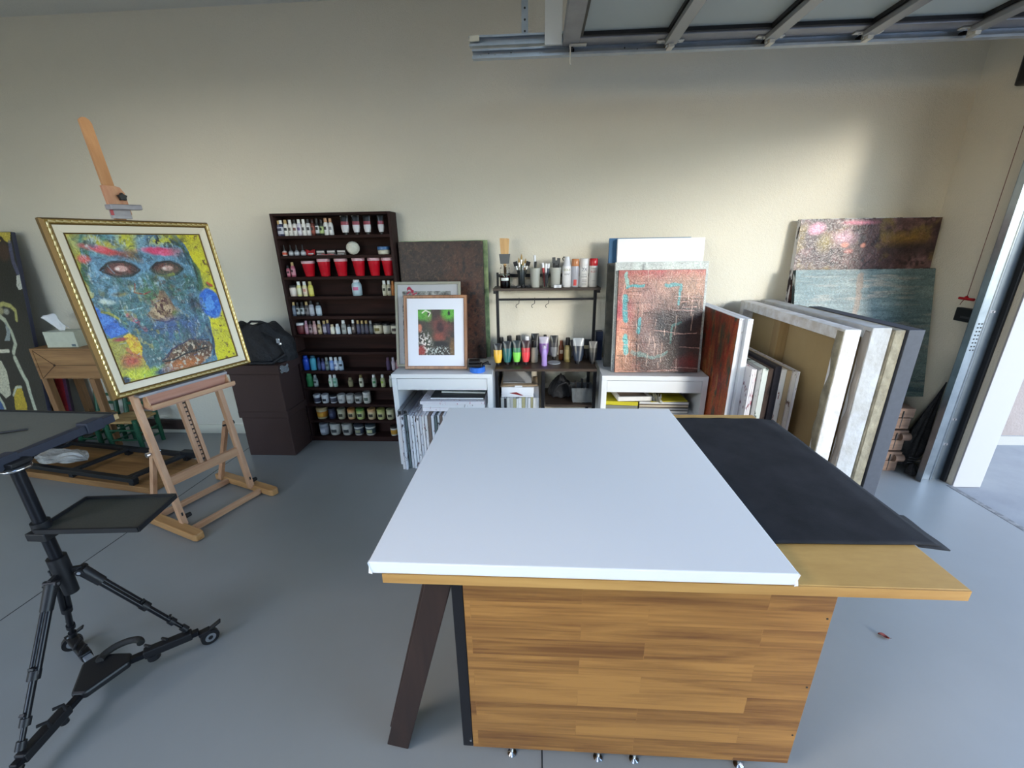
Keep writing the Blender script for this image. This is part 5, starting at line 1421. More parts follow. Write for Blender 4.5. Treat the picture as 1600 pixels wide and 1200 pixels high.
p = Paint(230, 280, (92, 132, 156))
n = p.n
# ground
p.mix((n(5, 6, 1) - .4) * 2.4, (62, 96, 104)).mix((n(7, 8, 2) - .5) * 4, (118, 160, 184)).mix((n(9, 10, 3) - .56) * 5, (58, 104, 92))
# yellow surround at the right, yellow-green at the left
right = p.poly([(.62, 1.05), (.80, 1.0), (.86, .9), (.88, .62), (.84, .5), (.84, .3), (.80, .08), (.78, -.05), (1.1, -.05), (1.1, 1.05)], .02, 4)
p.mix(right, (226, 214, 34)).mix(right * (n(8, 10, 12) - .5) * 3, (200, 190, 60)).mix(right * np.clip((n(30, 40, 13) - .62) * 9, 0, 1), (120, 90, 40))
left = p.poly([(-.1, 1.05), (.09, 1.05), (.05, .8), (.03, .6), (-.1, .55)], .02, 6)
p.mix(left, (206, 190, 70)).mix(left * (n(14, 14, 22) > .54), (160, 150, 40)).mix(p.line([(.1, 1.0), (.075, .86), (.03, .74), (.04, .64)], .028, .02), (56, 96, 62))
# green hair edge right
p.mix(p.line([(.74, .97), (.83, .86), (.87, .72), (.86, .6)], .036, .02) * .9, (64, 100, 70)).mix(p.line([(.8, .9), (.86, .74), (.84, .6)], .012, .02), (40, 60, 50))
# forehead
p.mix(p.poly([(.12, 1.0), (.5, 1.02), (.62, .95), (.8, .9), (.84, .7), (.5, .68), (.1, .72)], .03, 8) * .75, (110, 156, 190))
p.mix(p.ell(.22, .95, .16, .08, .5, wob=.4), (92, 142, 128)).mix(p.ell(.40, .95, .09, .07, .4, wob=.5), (210, 206, 60)).mix(p.ell(.16, .95, .05, .05, .4, wob=.4), (196, 186, 60)).mix(p.ell(.27, .93, .05, .03, .5, wob=.5), (204, 188, 60))
p.mix(p.ell(.62, .975, .18, .05, .4, wob=.4) * .95, (196, 192, 50)).mix(p.ell(.62, .95, .2, .06, .5, wob=.6) * (n(24, 24, 31) > .5), (40, 44, 40)).mix(p.ell(.49, .93, .05, .06, .5, wob=.5) * .8, (128, 176, 200))
# brows
p.mix(p.ell(.24, .885, .14, .024, .35, rot=-.24, wob=.5), (224, 72, 80)).mix(p.ell(.17, .91, .05, .02, .4, rot=-.3, wob=.4), (226, 96, 110)).mix(p.ell(.35, .865, .09, .035, .5, wob=.5) * .9, (134, 84, 60)).mix(p.ell(.41, .84, .05, .03, .5, rot=-.5, wob=.4) * .8, (150, 110, 50))
p.mix(p.ell(.59, .885, .13, .026, .35, rot=-.08, wob=.5), (224, 66, 112)).mix(p.ell(.66, .868, .06, .018, .4, wob=.4), (236, 100, 140)).mix(p.ell(.75, .87, .05, .03, .5, wob=.4) * .7, (176, 110, 120)).mix(p.ell(.06, .84, .04, .025, .4, wob=.4), (220, 90, 80))
# eyes
for cu, cv in ((.273, .765), (.622, .752)):
    p.mix(p.ell(cu, cv, .135, .056, .12, wob=.12), (44, 26, 28)).mix(p.ell(cu, cv, .11, .040, .3, wob=.3) * (.5 + .5 * (n(40, 40, 41) > .5)), (120, 66, 56)).mix(p.ell(cu + .005, cv + .004, .045, .019, .2, wob=.15), (222, 170, 160)).mix(p.ell(cu - .02, cv + .004, .014, .009, .3), (246, 224, 214))
    p.mix(p.line([(cu - .14, cv), (cu - .06, cv + .05), (cu + .05, cv + .052), (cu + .135, cv - .004)], .008, .006), (34, 26, 30)).mix(p.line([(cu - .13, cv - .01), (cu - .04, cv - .05), (cu + .06, cv - .048), (cu + .13, cv - .01)], .007, .006), (36, 28, 32))
p.mix(p.line([(.13, .72), (.17, .71)], .01), (190, 216, 226)).mix(p.line([(.52, .70), (.6, .70), (.66, .71)], .014, .01), (170, 170, 50)).mix(p.ell(.57, .68, .07, .02, .5, wob=.5), (110, 54, 44)).mix(p.ell(.69, .63, .05, .025, .5, wob=.5), (100, 62, 52)).mix(p.ell(.52, .655, .04, .05, .6, wob=.5) * .8, (120, 70, 56))
# cheeks
p.mix(p.ell(.62, .62, .22, .1, .7, wob=.5) * .8, (58, 104, 80)).mix(p.ell(.3, .55, .2, .12, .7, wob=.5) * .7, (66, 108, 94)).mix(p.ell(.42, .6, .05, .1, .7, wob=.5) * .8, (92, 130, 70)).mix(p.ell(.16, .62, .14, .05, .6, wob=.5) * .6, (120, 160, 190))
p.mix(p.line([(.33, .66), (.31, .6), (.37, .585), (.43, .6)], .006, .006), (150, 60, 54)).mix(p.ell(.2, .6, .05, .015, .5, wob=.5), (170, 150, 60)).mix(p.ell(.1, .56, .05, .016, .4, rot=-.15, wob=.4), (210, 220, 206)).mix(p.line([(.15, .5), (.24, .49), (.33, .5)], .006, .012), (150, 190, 196))
# nose
p.mix(p.poly([(.50, .60), (.54, .595), (.585, .44), (.56, .395), (.47, .375), (.37, .41), (.345, .45), (.42, .49)], .012, 51), (142, 112, 82)).mix(p.ell(.47, .45, .1, .08, .5, wob=.5) * (n(34, 34, 52) > .5), (206, 176, 140)).mix(p.ell(.48, .45, .12, .12, .4, wob=.5) * (n(44, 44, 53) > .57), (84, 40, 36)).mix(p.ell(.57, .42, .03, .025, .4), (120, 130, 60))
p.mix(p.line([(.345, .44), (.37, .40), (.47, .37), (.56, .39)], .007, .008), (70, 40, 38))
# ear rings and collar
p.mix(p.poly([(-.02, .56), (.05, .50), (.11, .43), (.165, .345), (.12, .33), (.03, .315), (-.02, .42)], .006, 61), (52, 106, 200)).mix(p.poly([(-.02, .56), (.05, .50), (.16, .345), (.03, .32), (-.02, .42)], .006, 62) * (n(30, 30, 62) > .55) * .6, (90, 150, 230))
p.mix(p.ell(.905, .462, .1, .118, .08, wob=.06), (44, 104, 206)).mix(p.ell(.905, .45, .08, .09, .3, wob=.3) * (n(20, 20, 63) > .5), (86, 150, 228)).mix(p.ell(.76, .46, .05, .07, .4, wob=.5), (44, 40, 52)).mix(p.ell(.77, .45, .02, .03, .4, wob=.4), (120, 110, 110)).mix(p.line([(.935, .62), (.97, .6)], .012), (190, 80, 50))
# moustache area, scar, jaw
p.mix(p.ell(.5, .33, .22, .06, .6, wob=.4) * .85, (66, 84, 140)).mix(p.ell(.6, .24, .2, .06, .6, wob=.4) * .8, (72, 76, 104)).mix(p.line([(.22, .325), (.4, .325), (.56, .33)], .004, .006), (28, 30, 40))
p.mix(p.line([(.2, .455), (.25, .4), (.29, .34)], .020, .01) * (n(44, 44, 71) > .42), (206, 96, 110)).mix(p.line([(.04, .5), (.1, .47), (.17, .4)], .01, .012), (150, 150, 40))
p.mix(p.ell(.42, .22, .2, .08, .7, wob=.5) * .7, (84, 116, 120)).mix(p.poly([(.18, .33), (.3, .31), (.42, .02), (.17, -.02)], .03, 72) * .75, (76, 104, 104))
# lower left: ochre, red and yellow
low = p.poly([(-.05, .31), (.12, .32), (.18, .24), (.2, .1), (.22, -.05), (-.05, -.05)], .02, 73)
p.mix(low, (168, 156, 62)).mix(low * (n(9, 9, 74) > .52), (190, 120, 60)).mix(p.poly([(.12, .32), (.17, .335), (.215, .29), (.22, .22), (.19, .16), (.14, .2)], .008, 75), (226, 184, 44)).mix(p.poly([(.12, .32), (.17, .335), (.215, .29), (.22, .22), (.19, .16), (.14, .2)], .008, 75) * (n(24, 24, 76) > .58), (200, 140, 40)).mix(p.ell(.09, .3, .06, .012, .4, wob=.4), (170, 50, 50))
p.mix(p.ell(.12, .14, .07, .04, .6, wob=.6) * .9, (190, 66, 54)).mix(p.ell(.1, .04, .12, .04, .5, wob=.5), (206, 206, 50)).mix(p.ell(.25, .03, .08, .04, .5, wob=.5), (176, 200, 60)).mix(p.ell(.02, .02, .03, .03, .3), (40, 52, 70)).mix(p.ell(.32, .02, .08, .03, .4, wob=.5), (40, 70, 104))
# mouth
p.mix(p.poly([(.32, .09), (.42, .16), (.56, .2), (.64, .205), (.78, .17), (.80, .13), (.74, .05), (.6, .0), (.45, -.02), (.38, .03)], .012, 81), (112, 76, 54)).mix(p.ell(.58, .15, .2, .05, .5, wob=.4) * (n(34, 50, 82) > .48), (70, 58, 50)).mix(p.ell(.5, .04, .14, .04, .5, wob=.4) * .9, (190, 110, 50)).mix(p.ell(.56, .1, .22, .1, .3, wob=.4) * (n(50, 50, 83) > .6), (206, 186, 160))
p.mix(p.line([(.33, .085), (.44, .09), (.58, .115), (.74, .12)], .008, .01), (36, 30, 32)).mix(p.line([(.34, .1), (.44, .17), (.6, .215), (.78, .18)], .006, .012), (60, 50, 80)).mix(p.line([(.8, .3), (.815, .18), (.79, .06)], .012, .02), (50, 70, 96))
rs = np.random.RandomState(2)
face = p.poly([(.10, 1.02), (.62, 1.02), (.84, .92), (.86, .6), (.83, .3), (.79, .05), (.3, -.02), (.18, .3), (.02, .52), (.03, .8)], .02, 200)
keep = 1 - np.clip(p.ell(.273, .765, .15, .07, .2) + p.ell(.622, .752, .15, .07, .2) + p.ell(.24, .885, .15, .035, .3) + p.ell(.6, .885, .15, .035, .3) + p.ell(.47, .47, .13, .13, .3) + p.ell(.57, .1, .25, .12, .3), 0, 1)
for sd, (fa, fb), th, amp, c, zone in (
        (301, (20, 9), .54, .7, (128, 176, 208), p.ell(.4, .8, .45, .22, .6)), (302, (34, 14), .60, .6, (170, 204, 224), p.ell(.35, .7, .4, .18, .7)),
        (303, (14, 20), .56, .7, (44, 78, 96), 1), (304, (18, 16), .55, .7, (44, 88, 70), p.ell(.45, .52, .45, .25, .7)),
        (305, (18, 12), .58, .6, (88, 144, 140), p.ell(.4, .35, .4, .25, .7)), (306, (16, 22), .60, .6, (104, 76, 70), p.ell(.6, .6, .25, .15, .7)),
        (307, (24, 18), .64, .55, (176, 166, 80), p.ell(.3, .3, .4, .35, .7)), (308, (26, 12), .58, .6, (66, 92, 150), p.ell(.55, .3, .3, .2, .7)),
        (309, (60, 26), .68, .5, (206, 220, 220), 1), (310, (40, 50), .63, .6, (34, 48, 60), 1)):
    p.mix(face * keep * zone * np.clip((n(fa, fb, sd, 4) - th) * 7, 0, amp), c)
for k in range(50):
    u, v = .05 + rs.rand() * .78, rs.rand(); a = rs.rand() * 3.14; L_ = .02 + rs.rand() * .05
    c = [(176, 206, 226), (40, 60, 80), (150, 190, 180), (44, 88, 70), (66, 120, 180)][rs.randint(5)]
    p.mix(p.line([(u, v), (u + L_ * cos(a), v + L_ * sin(a))], .0035, .004, k) * .45, c)
p.build('painted_canvas', W - .132, H - .132, fp, .0045, z0=.066, m=art_mat('thick_oil_paint', .35, 1.0, 60))

# ================================================================== tripod with two trays, on a wheeled base
M_TP = mat('tripod_black_metal', rgb(24, 25, 30), .3, metal=.35)
CX, CY = -1.573, 1.024
tp = thing('tripod', 'black tripod carrying two flat trays, standing on a wheeled base', 'tripod', (CX, CY, 0.06))
HUB = Vector((-1.545, .985, .075))
EN = [Vector((-1.318, 1.158, .085)), Vector((-1.80, 1.112, .085)), Vector((-1.515, .70, .085))]   # right, rear, front ends
def L(mb): return rel(tp, mb)
L(MB().tube((CX, CY, .44), (CX, CY, .885), .0165)).build('centre_column', M_TP, tp)
L(MB().tube((CX, CY, .64), (CX, CY, .685), .024).tube((CX - .026, CY, .662), (CX + .01, CY, .662), .012)).build('column_collar', M_BLACK, tp, .002)
L(MB().tube((CX, CY, .47), (CX, CY, .545), .0255).tube((CX, CY, .40), (CX, CY, .47), .020, .022)).build('shoulder', M_BLACK, tp, .003)
L(MB().lathe([(.018, .868), (.034, .872), (.036, .884), (.028, .89)], (CX, CY, 0), 24).box(CX - .02, CX + .03, CY - .028, CY + .028, .889, .902)).build('head_plate', M_BLACK, tp, .002)
L(MB().lathe([(.0345, .8735), (.0365, .876), (.0365, .879), (.0345, .8815)], (CX, CY, 0), 24)).build('silver_ring', M_CHROME, tp)
for i, e in enumerate(EN):
    d = Vector((e.x - CX, e.y - CY, 0)).normalized(); sd = Vector((-d.y, d.x, 0))
    top = Vector((CX, CY, .475)) + d * .045
    end = Vector((e.x, e.y, .110)) - d * .038
    v = end - top
    L(MB().beam(Vector((CX, CY, .485)) + d * .018, top + d * .004 + Vector((0, 0, .006)), .012, .018).tube(top - sd * .02, top + sd * .02, .011)).build('leg_hinge', M_BLACK, tp, .001)
    L(MB().tube(top - sd * .021, top + sd * .021, .0055)).build('hinge_pin', M_CHROME, tp)
    lg = L(MB().tube(top, top + v * .18, .0175, .016)).build('leg', M_BLACK, tp)
    w1 = MB()
    for s in (-1, 1): w1.tube(top + v * .15 + sd * .0075 * s, top + v * .58 + sd * .0075 * s, .0085)
    L(w1).build('upper_tube', M_TP, lg)
    L(MB().tube(top + v * .555, top + v * .615, .0155).beam(top + v * .57 + Vector((0, 0, .016)), top + v * .6 + Vector((0, 0, .03)), .016, .008)).build('leg_clamp', M_BLACK, lg, .001)
    L(MB().tube(top + v * .6, top + v * .86, .0092)).build('middle_tube', M_TP, lg)
    L(MB().tube(top + v * .84, top + v * .89, .013).beam(top + v * .85 + Vector((0, 0, .014)), top + v * .87 + Vector((0, 0, .03)), .014, .008)).build('leg_clamp', M_BLACK, lg, .001)
    L(MB().tube(top + v * .88, end, .0068)).build('lower_tube', M_TP, lg)
    L(MB().tube(end - v.normalized() * .012, end + v.normalized() * .012, .012)).build('rubber_foot', M_BLACK, lg)

M_TRAY = mat('olive_grey_tray_mesh', rgb(74, 72, 62), .6, var=(260, rgb(56, 55, 48), .3))
M_TRAYLIT = mat('olive_grey_board_lit', rgb(112, 110, 98), .65, var=(200, rgb(98, 96, 86), .3))  # the tray's olive-grey again, lightened to carry the light on the board


def tray(name, pts, z, lip, m, thick=.006, rim_w=.006):
    pts = [Vector((a, b, 0)) for a, b in pts]; n = len(pts)
    t_ = L(MB().prism([(q.x, q.y) for q in pts], z, z + thick)).build(name, m, tp)
    mb = MB()
    for i in range(n):
        a, b = pts[i], pts[(i + 1) % n]
        mb.beam((a.x, a.y, z + lip / 2), (b.x, b.y, z + lip / 2), rim_w, lip)
    r = rel(tp, mb).build(name + '_rim', M_BLACK, tp)
    # both live in the tripod's frame, so the rim can hang under its tray
    r.parent = t_
    return t_


tray('lower_tray', [(-1.568, .999), (-1.247, 1.021), (-1.280, 1.205), (-1.590, 1.178)], .655, .016, M_TRAY)
L(MB().box(CX - .03, CX + .035, CY - .03, CY + .03, .628, .656)).build('tray_bracket', M_BLACK, tp, .003)
ub = tray('upper_board', [(-2.16, .93), (-1.585, .93), (-1.585, 1.366), (-2.16, 1.388)], .902, .012, M_TRAYLIT)
L(MB().box(-1.600, -1.572, .90, 1.345, .888, .916)).build('edge_bar', mat('navy_black_bar', rgb(40, 44, 58), .5), tp, .002)
for y in (1.01, 1.27):
    L(MB().box(-1.606, -1.566, y - .03, y + .03, .884, .924)).build('bar_clamp', mat('navy_black_bar', rgb(40, 44, 58), .5), tp, .003)
L(MB().box(-1.596, -1.574, 1.345, 1.362, .892, .912)).build('bar_end', cmat((176, 150, 110)), tp, .001)
qa, qb = P(-6, 677.5, z=.913), P(42, 671, z=.913)
pn = thing('stylus', 'thin black stylus lying on the upper board of the tripod', 'pen', (qa.x, qa.y, .9135))
MB().tube((0, 0, 0), Vector((qb.x - qa.x, qb.y - qa.y, 0)), .0045, .003, 10).build('barrel', M_BLACK, pn)
MB().tube(Vector((qb.x - qa.x, qb.y - qa.y, 0)) * 1.0, Vector((qb.x - qa.x, qb.y - qa.y, 0)) * 1.06, .003, .001, 8).build('nib', M_DARK, pn)

dl = thing('tripod_dolly', 'black three-armed wheeled base under the tripod with a moulded handle', 'dolly', (HUB.x, HUB.y, 0))
def LD(mb): return rel(dl, mb)
hubpts = []
for i, e in enumerate(EN):
    d = (e - HUB); d.z = 0; d.normalize(); sd = Vector((-d.y, d.x, 0))
    hubpts += [(HUB + d * .085 - sd * .022), (HUB + d * .085 + sd * .022)]
hubpts.sort(key=lambda q: math.atan2(q.y - HUB.y, q.x - HUB.x))
LD(MB().prism([(q.x, q.y) for q in hubpts], .06, .088)).build('hub_plate', M_BLACK, dl, .008)
dh = (EN[0] - HUB).normalized(); dr = (EN[1] - HUB).normalized()
arc = []
for k in range(13):
    a = pi * k / 12
    c0 = HUB + dh * (.055) + Vector((-dh.y, dh.x, 0)) * .035
    arc.append(c0 + dh * (-.058 * cos(a)) + Vector((-dh.y, dh.x, 0)) * (.042 * sin(a)) + Vector((0, 0, .02)))
LD(MB().path(arc, .012, 10)).build('handle', mat('ribbed_rubber', rgb(36, 34, 32), .7, bump=(160, .8, .003)), dl)
for i, e in enumerate(EN):
    d = (e - HUB); d.z = 0; ln = d.length; d.normalize(); sd = Vector((-d.y, d.x, 0))
    m_arm = M_GALV if i == 1 else M_TP
    am = LD(MB().beam(HUB + d * .07 + Vector((0, 0, -.003)), e + d * .0 + Vector((0, 0, -.012)), .024, .020)).build('arm', m_arm, dl, .003)
    LD(MB().beam(HUB + d * (ln - .165), HUB + d * (ln - .02), .032, .032)).build('arm_clamp', M_BLACK, am, .004)
    for s in (-1, 1):
        LD(MB().path([HUB + d * (ln - .15 + .05 * (s > 0)) + sd * .014 + Vector((0, 0, .012)), HUB + d * (ln - .155 + .05 * (s > 0)) + sd * .006 + Vector((0, 0, .03)), HUB + d * (ln - .14 + .05 * (s > 0)) - sd * .012 + Vector((0, 0, .032))], .0055, 6)).build('rubber_hook', M_BLACK, am)
    LD(MB().tube(HUB + d * (ln * .5) + Vector((0, 0, -.035)), HUB + d * (ln * .5) + Vector((0, 0, -.012)), .02 if i == 0 else .012)).build('lock_knob', M_BLACK, am, .002)
    c = Vector((e.x, e.y, 0)) + d * .028
    wd = Vector((.8, -.6, 0))
    cz = .031
    wh_ = LD(MB().tube(c + wd * -.009 + Vector((0, 0, cz)), c + wd * .009 + Vector((0, 0, cz)), .0305, n=24)).build('wheel', M_BLACK, dl, .002)
    LD(MB().tube(c + wd * -.0105 + Vector((0, 0, cz)), c + wd * .0105 + Vector((0, 0, cz)), .018, n=20)).build('wheel_hub', M_CHROME, wh_)
    LD(MB().tube(c + wd * -.0115 + Vector((0, 0, cz)), c + wd * .0115 + Vector((0, 0, cz)), .008, n=14)).build('axle', M_BLACK, wh_)
    LD(MB().beam(c + Vector((0, 0, .058)) - d * .03, c + Vector((0, 0, .062)) + d * .006, .028, .016)).build('caster_fork', M_BLACK, dl, .002)
    LD(MB().beam(c + Vector((0, 0, .062)), c + Vector((.8, .6, 0)) * .045 + Vector((0, 0, .085)), .02, .007)).build('brake_lever', M_BLACK, dl, .002)

# ================================================================== things along the wall at the left
# dark figure painting leaning on the wall
t, w, h = leaned('painting', 'large black painting with pale figure shapes leaning on the wall at far left', 'painting',
                 -4.75, -3.80, 2.745, 3.0, E0, P(17, 362, y=3.0).z, th=.03)
canvas_body(t, w, h, .026, cmat((60, 62, 84)), .002)
MI = t.matrix_world.inverted()
def uvp(px, py):
    d = CM.T @ np.array([(px - 800) / F_PX, (py - 600) / F_PX, 1.0])
    o = MI @ Vector(CP); dd = MI.to_3x3() @ Vector(d); k = -o.y / dd.y; q = o + dd * k
    return ((q.x + w / 2) / w, q.z / h)
def cz(x, y): return uvp(x / 3.75, 340 + y / 3.75)
p = Paint(220, 300, (26, 27, 22))
p.mix((p.n(8, 12, 3) - .5) * 2, (36, 36, 30))
wh, yl = (178, 182, 160), (186, 164, 60)
p.mix(p.poly([cz(-60, 70), cz(60, 70), cz(60, 150), cz(20, 128), cz(-60, 160)], .004), (190, 172, 70)).mix(p.line([cz(-20, 105), cz(15, 125), cz(48, 175)], .010, .004), (40, 28, 20))
p.mix(p.ell(*cz(25, 200), .045, .04, .3, wob=.2) * .8, (70, 48, 34)).mix(p.line([cz(60, 150), cz(80, 260), cz(110, 330)], .018, .006) * .7, (84, 88, 120))
p.mix(p.poly([cz(98, 335), cz(118, 330), cz(146, 415), cz(112, 420), cz(98, 395)], .003), (196, 198, 188))
p.mix(p.line([cz(-20, 520), cz(20, 503), cz(60, 515), cz(92, 545), cz(98, 598)], .012, .004), (170, 166, 100)).mix(p.ell(*cz(38, 548), .022, .012, .3, wob=.2), (150, 150, 140)).mix(p.ell(*cz(0, 545), .03, .016, .3, wob=.2), (150, 146, 110))
p.mix(p.line([cz(-20, 560), cz(30, 600), cz(70, 670), cz(92, 740), cz(80, 790)], .014, .005), wh).mix(p.poly([cz(30, 610), cz(60, 660), cz(60, 720), cz(28, 720), cz(40, 680)], .004), (140, 150, 150)).mix(p.line([cz(-40, 785), cz(52, 780)], .010, .003), (200, 196, 176))
p.mix(p.poly([cz(-40, 830), cz(10, 840), (cz(40, 900)), cz(66, 1040), cz(40, 1062), cz(-10, 1010), cz(-40, 1000)], .006), (186, 182, 158))
p.mix(p.line([cz(88, 822), cz(120, 890), cz(160, 965), cz(180, 1040), cz(215, 1140)], .016, .005), wh).mix(p.poly([cz(80, 1010), cz(100, 985), cz(130, 1000), cz(160, 1100), cz(165, 1150), cz(95, 1150)], .004), (176, 150, 36)).mix(p.line([cz(78, 1040), cz(95, 995), cz(125, 992)], .008, .004), wh)
p.mix(p.poly([cz(-40, 1040), cz(0, 1060), cz(40, 1150), cz(30, 1200), cz(-40, 1200)], .005), (52, 84, 130)).mix(p.line([cz(-10, 1040), cz(20, 1090), cz(45, 1160)], .01, .005), wh)
rs = np.random.RandomState(9)
for k in range(8):
    u0, v0 = rs.rand() * .6, rs.rand()
    p.mix(p.line([(u0, v0), (u0 + .1, v0 - .12), (u0 + .08, v0 - .3)], .02, .02, k), [wh, yl, (120, 60, 40)][k % 3])
p.build('painted_face', w * .998, h * .998, t)

# wooden side table
W_TBL = wood('oak_side_table', rgb(172, 130, 84), rgb(120, 82, 48), 2.0, 'X', .5)
W_TBLZ = wood('oak_side_table_leg', rgb(160, 118, 78), rgb(110, 76, 46), 2.0, 'Z', .5)
ty = 2.80; tl = P(44.5, 545, y=ty); tx0, tx1 = tl.x, -3.08; tz = tl.z; tdz = P(60, 592, y=ty).z
st = thing('side_table', 'small wooden side table with one drawer holding a tissue box', 'table', (tx0, ty, 0))
tw = tx1 - tx0
MB().box(0, tw, 0, .255, tz - .012, tz).build('tabletop', W_TBL, st, .001)
MB().box(0, .02, 0, .25, tdz, tz - .0125).box(tw - .02, tw, 0, .25, tdz, tz - .0125).box(.02, tw - .02, .235, .25, tdz, tz - .0125).box(.02, tw - .02, .02, .235, tdz, tdz + .012).build('case', W_TBL, st, .001)
dr_ = MB().box(.021, tw - .021, .003, .02, tdz + .002, tz - .014).build('drawer', W_TBL, st, .001)
hz = (tz + tdz) / 2 - .012; hx = .155
gv = MB()
gv.beam((.024, .0022, tz - .02), (hx, .0022, hz), .003, .002, (0, 1, 0)).beam((.024, .0022, tdz + .006), (hx, .0022, hz), .003, .002, (0, 1, 0)).beam((hx, .0022, hz), (tw - .024, .0022, hz + .002), .003, .002, (0, 1, 0))
gv.prism([(hx - .014, hz + .003), (hx - .004, hz - .009), (hx + .01, hz), (hx, hz + .010)], .0008, .0035, 'y')
gv.build('finger_pull_groove', cmat((60, 34, 20), .7), dr_)
for x, y in ((.0, .0), (.385, .0), (.0, .205), (.385, .205)):
    MB().box(x + .002, x + .045, y + .002, y + .045, 0, tdz - .0005).build('leg', W_TBLZ, st, .002)
# tissue box
q = P(103, 534.5, z=tz)
tb_ = thing('tissue_box', 'pale green tissue box with a white tissue sticking out', 'tissue box', (P(100, 533, y=ty + .09).x + .04, ty + .09, tz + E0), .06)
hh = P(100, 518, y=ty + .05).z - tz
MB().box(-.115, .115, -.055, .055, 0, hh).build('carton', cmat((204, 208, 190), .5), tb_, .002)
MB().grid(lambda u, v: (.07 + .03 * u, -.0556, .008 + .016 * v), 4, 3).build('printed_mark', cmat((96, 116, 126)), tb_, solid=.0004)
ht_ = P(100, 491, y=ty + .09).z - tz - hh
def tissue(u, v):
    a = (u - .5)
    fan = .25 + 1.0 * v
    return (-.02 + a * .17 * fan - .028 * v, .008 * sin(12 * u + 2) * v + .022 * sin(5 * u) * v, hh + ht_ * v * (1 - .75 * (a * 1.3 + .22) ** 2 * 1.6 * v) + .004 * sin(19 * u) * v)
MB().grid(tissue, 26, 12).build('tissue', cmat((240, 240, 244), .8), tb_, solid=.001)
# small canvas under the table
rx0, rx1 = P(66, 600, y=2.94).x, P(94, 600, y=2.94).x
t, w, h = leaned('painting', 'small red and brown painting leaning on the wall under the side table', 'painting', rx0 + .0, rx1 + .02, 2.90, 2.98, E0, .56, th=.02)
canvas_body(t, w, h, .018, cmat((60, 46, 60)), .001)
p = Paint(30, 80, (92, 60, 46)); p.mix((p.U > .42 + .06 * p.n(3, 9, 2)).astype(float), (164, 40, 44)).mix((p.n(5, 12, 5) - .5) * 2.5, (84, 40, 40)).mix((p.U > .86).astype(float) * .8, (60, 50, 84))
p.build('painted_face', w * .99, h * .99, t)

# little green chairs
M_GREEN = mat('green_paint', rgb(28, 84, 56), .4, var=(20, rgb(20, 62, 44), .3))
M_RUSH = mat('woven_rush', rgb(190, 158, 104), .8, var=(8, rgb(142, 108, 62), .25), bump=(90, .9, .004), stretch=(.5, 2.5, 1))
def green_chair(lab, x, y, rz, w=.235, d=.19, sh=.245, bh=.42):
    t = thing('small_chair', lab, 'chair', (x, y, E0), rz, 'small green chairs with rush seats')
    for sx in (-1, 1):
        MB().tube((sx * w / 2, -d / 2, 0), (sx * w / 2, -d / 2, sh + .012), .0155, .0175, 12).build('leg', M_GREEN, t, .002)
        MB().tube((sx * w / 2, d / 2, 0), (sx * w / 2, d / 2, sh), .014, .017, 12).tube((sx * w / 2, d / 2, sh), (sx * w / 2 - sx * .0, d / 2 + .03, bh), .017, .015, 12).build('leg', M_GREEN, t)
        for z in (.07, .14):
            MB().tube((sx * w / 2, -d / 2, z), (sx * w / 2, d / 2, z), .007).build('stretcher', M_GREEN, t)
    for z in (.09, .17): MB().tube((-w / 2, -d / 2, z), (w / 2, -d / 2, z), .007).build('stretcher', M_GREEN, t)
    MB().tube((-w / 2, d / 2, .11), (w / 2, d / 2, .11), .007).build('stretcher', M_GREEN, t)
    for z in (.32, .385):
        k = (z - sh) / (bh - sh)
        MB().box(-w / 2 + .01, w / 2 - .01, d / 2 + .03 * k - .005, d / 2 + .03 * k + .005, z - .012, z + .012).build('back_slat', M_GREEN, t, .002)
    def seat(u, v):
        a, b = (u - .5) * 2, (v - .5) * 2
        return (a * (w / 2 + .012), b * (d / 2 + .012), sh + .006 - .008 * (1 - abs(a)) * (1 - abs(b)) + .0015 * sin(60 * max(abs(a), abs(b))))
    MB().grid(seat, 24, 24).build('seat', M_RUSH, t, solid=.018)
green_chair('small green chair with rush seat, right of two behind the easel', -3.185, 2.84, .03)
green_chair('small green chair with rush seat, left of two beside the wooden table', -3.488, 2.855, .0, w=.16)
bm = thing('wood_plank', 'dark brown plank leaning low against the skirting behind the easel', 'plank', (-3.1, 3.04, E0))
MB().box(-.21, .22, 0, .018, .045, .13).box(-.2, -.18, .0, .018, 0, .045).box(.19, .21, 0, .018, 0, .045).build('plank', W_BROWN, bm, .002)

# upturned table top with black leg frame on the floor
W_SLAB = wood('slab_wood', rgb(176, 130, 78), rgb(112, 74, 40), 1.6, 'X', .5)
pf = thing('upturned_table', 'upturned wooden tabletop on the floor with black metal leg frame on it', 'table', (-2.475, 2.168, E0), radians(-9.4))
pf.matrix_world = Matrix.Translation((-2.475, 2.168, E0)) @ Matrix.Rotation(radians(-9.4), 4, 'Z')
MB().prism([(-1.31, 0), (0, 0), (.0, .28), (-.03, .37), (-.08, .38), (-1.31, .38)], 0, .045).build('wood_top', W_SLAB, pf, .003)
M_FR = mat('frame_black_steel', rgb(34, 36, 40), .45, metal=.4)
def rail(nm, a, b, w=.034, h=.03): return MB().beam(a, b, w, h).build(nm, M_FR, pf, .003)
rail('long_rail', (-1.28, .02, .085), (-.10, .012, .085))
rail('long_rail', (-1.28, .345, .085), (-.02, .36, .085))
rail('cross_rail', (-.66, .015, .088), (-.62, .345, .088), .04, .02)
rail('cross_rail', (-.17, .01, .09), (-.1, .35, .09), .045, .022)
rail('cross_rail', (-1.2, .02, .088), (-1.16, .345, .088), .04, .02)
rail('leg_end', (-.12, .35, .105), (.03, .36, .105), .045, .035)
for x, y in ((-.14, .02), (-.1, .355), (-1.25, .02), (-1.25, .34), (-.66, .02), (-.62, .34)):
    MB().box(x - .018, x + .018, y - .018, y + .018, .045, .072).build('mounting_block', M_FR, pf, .002)
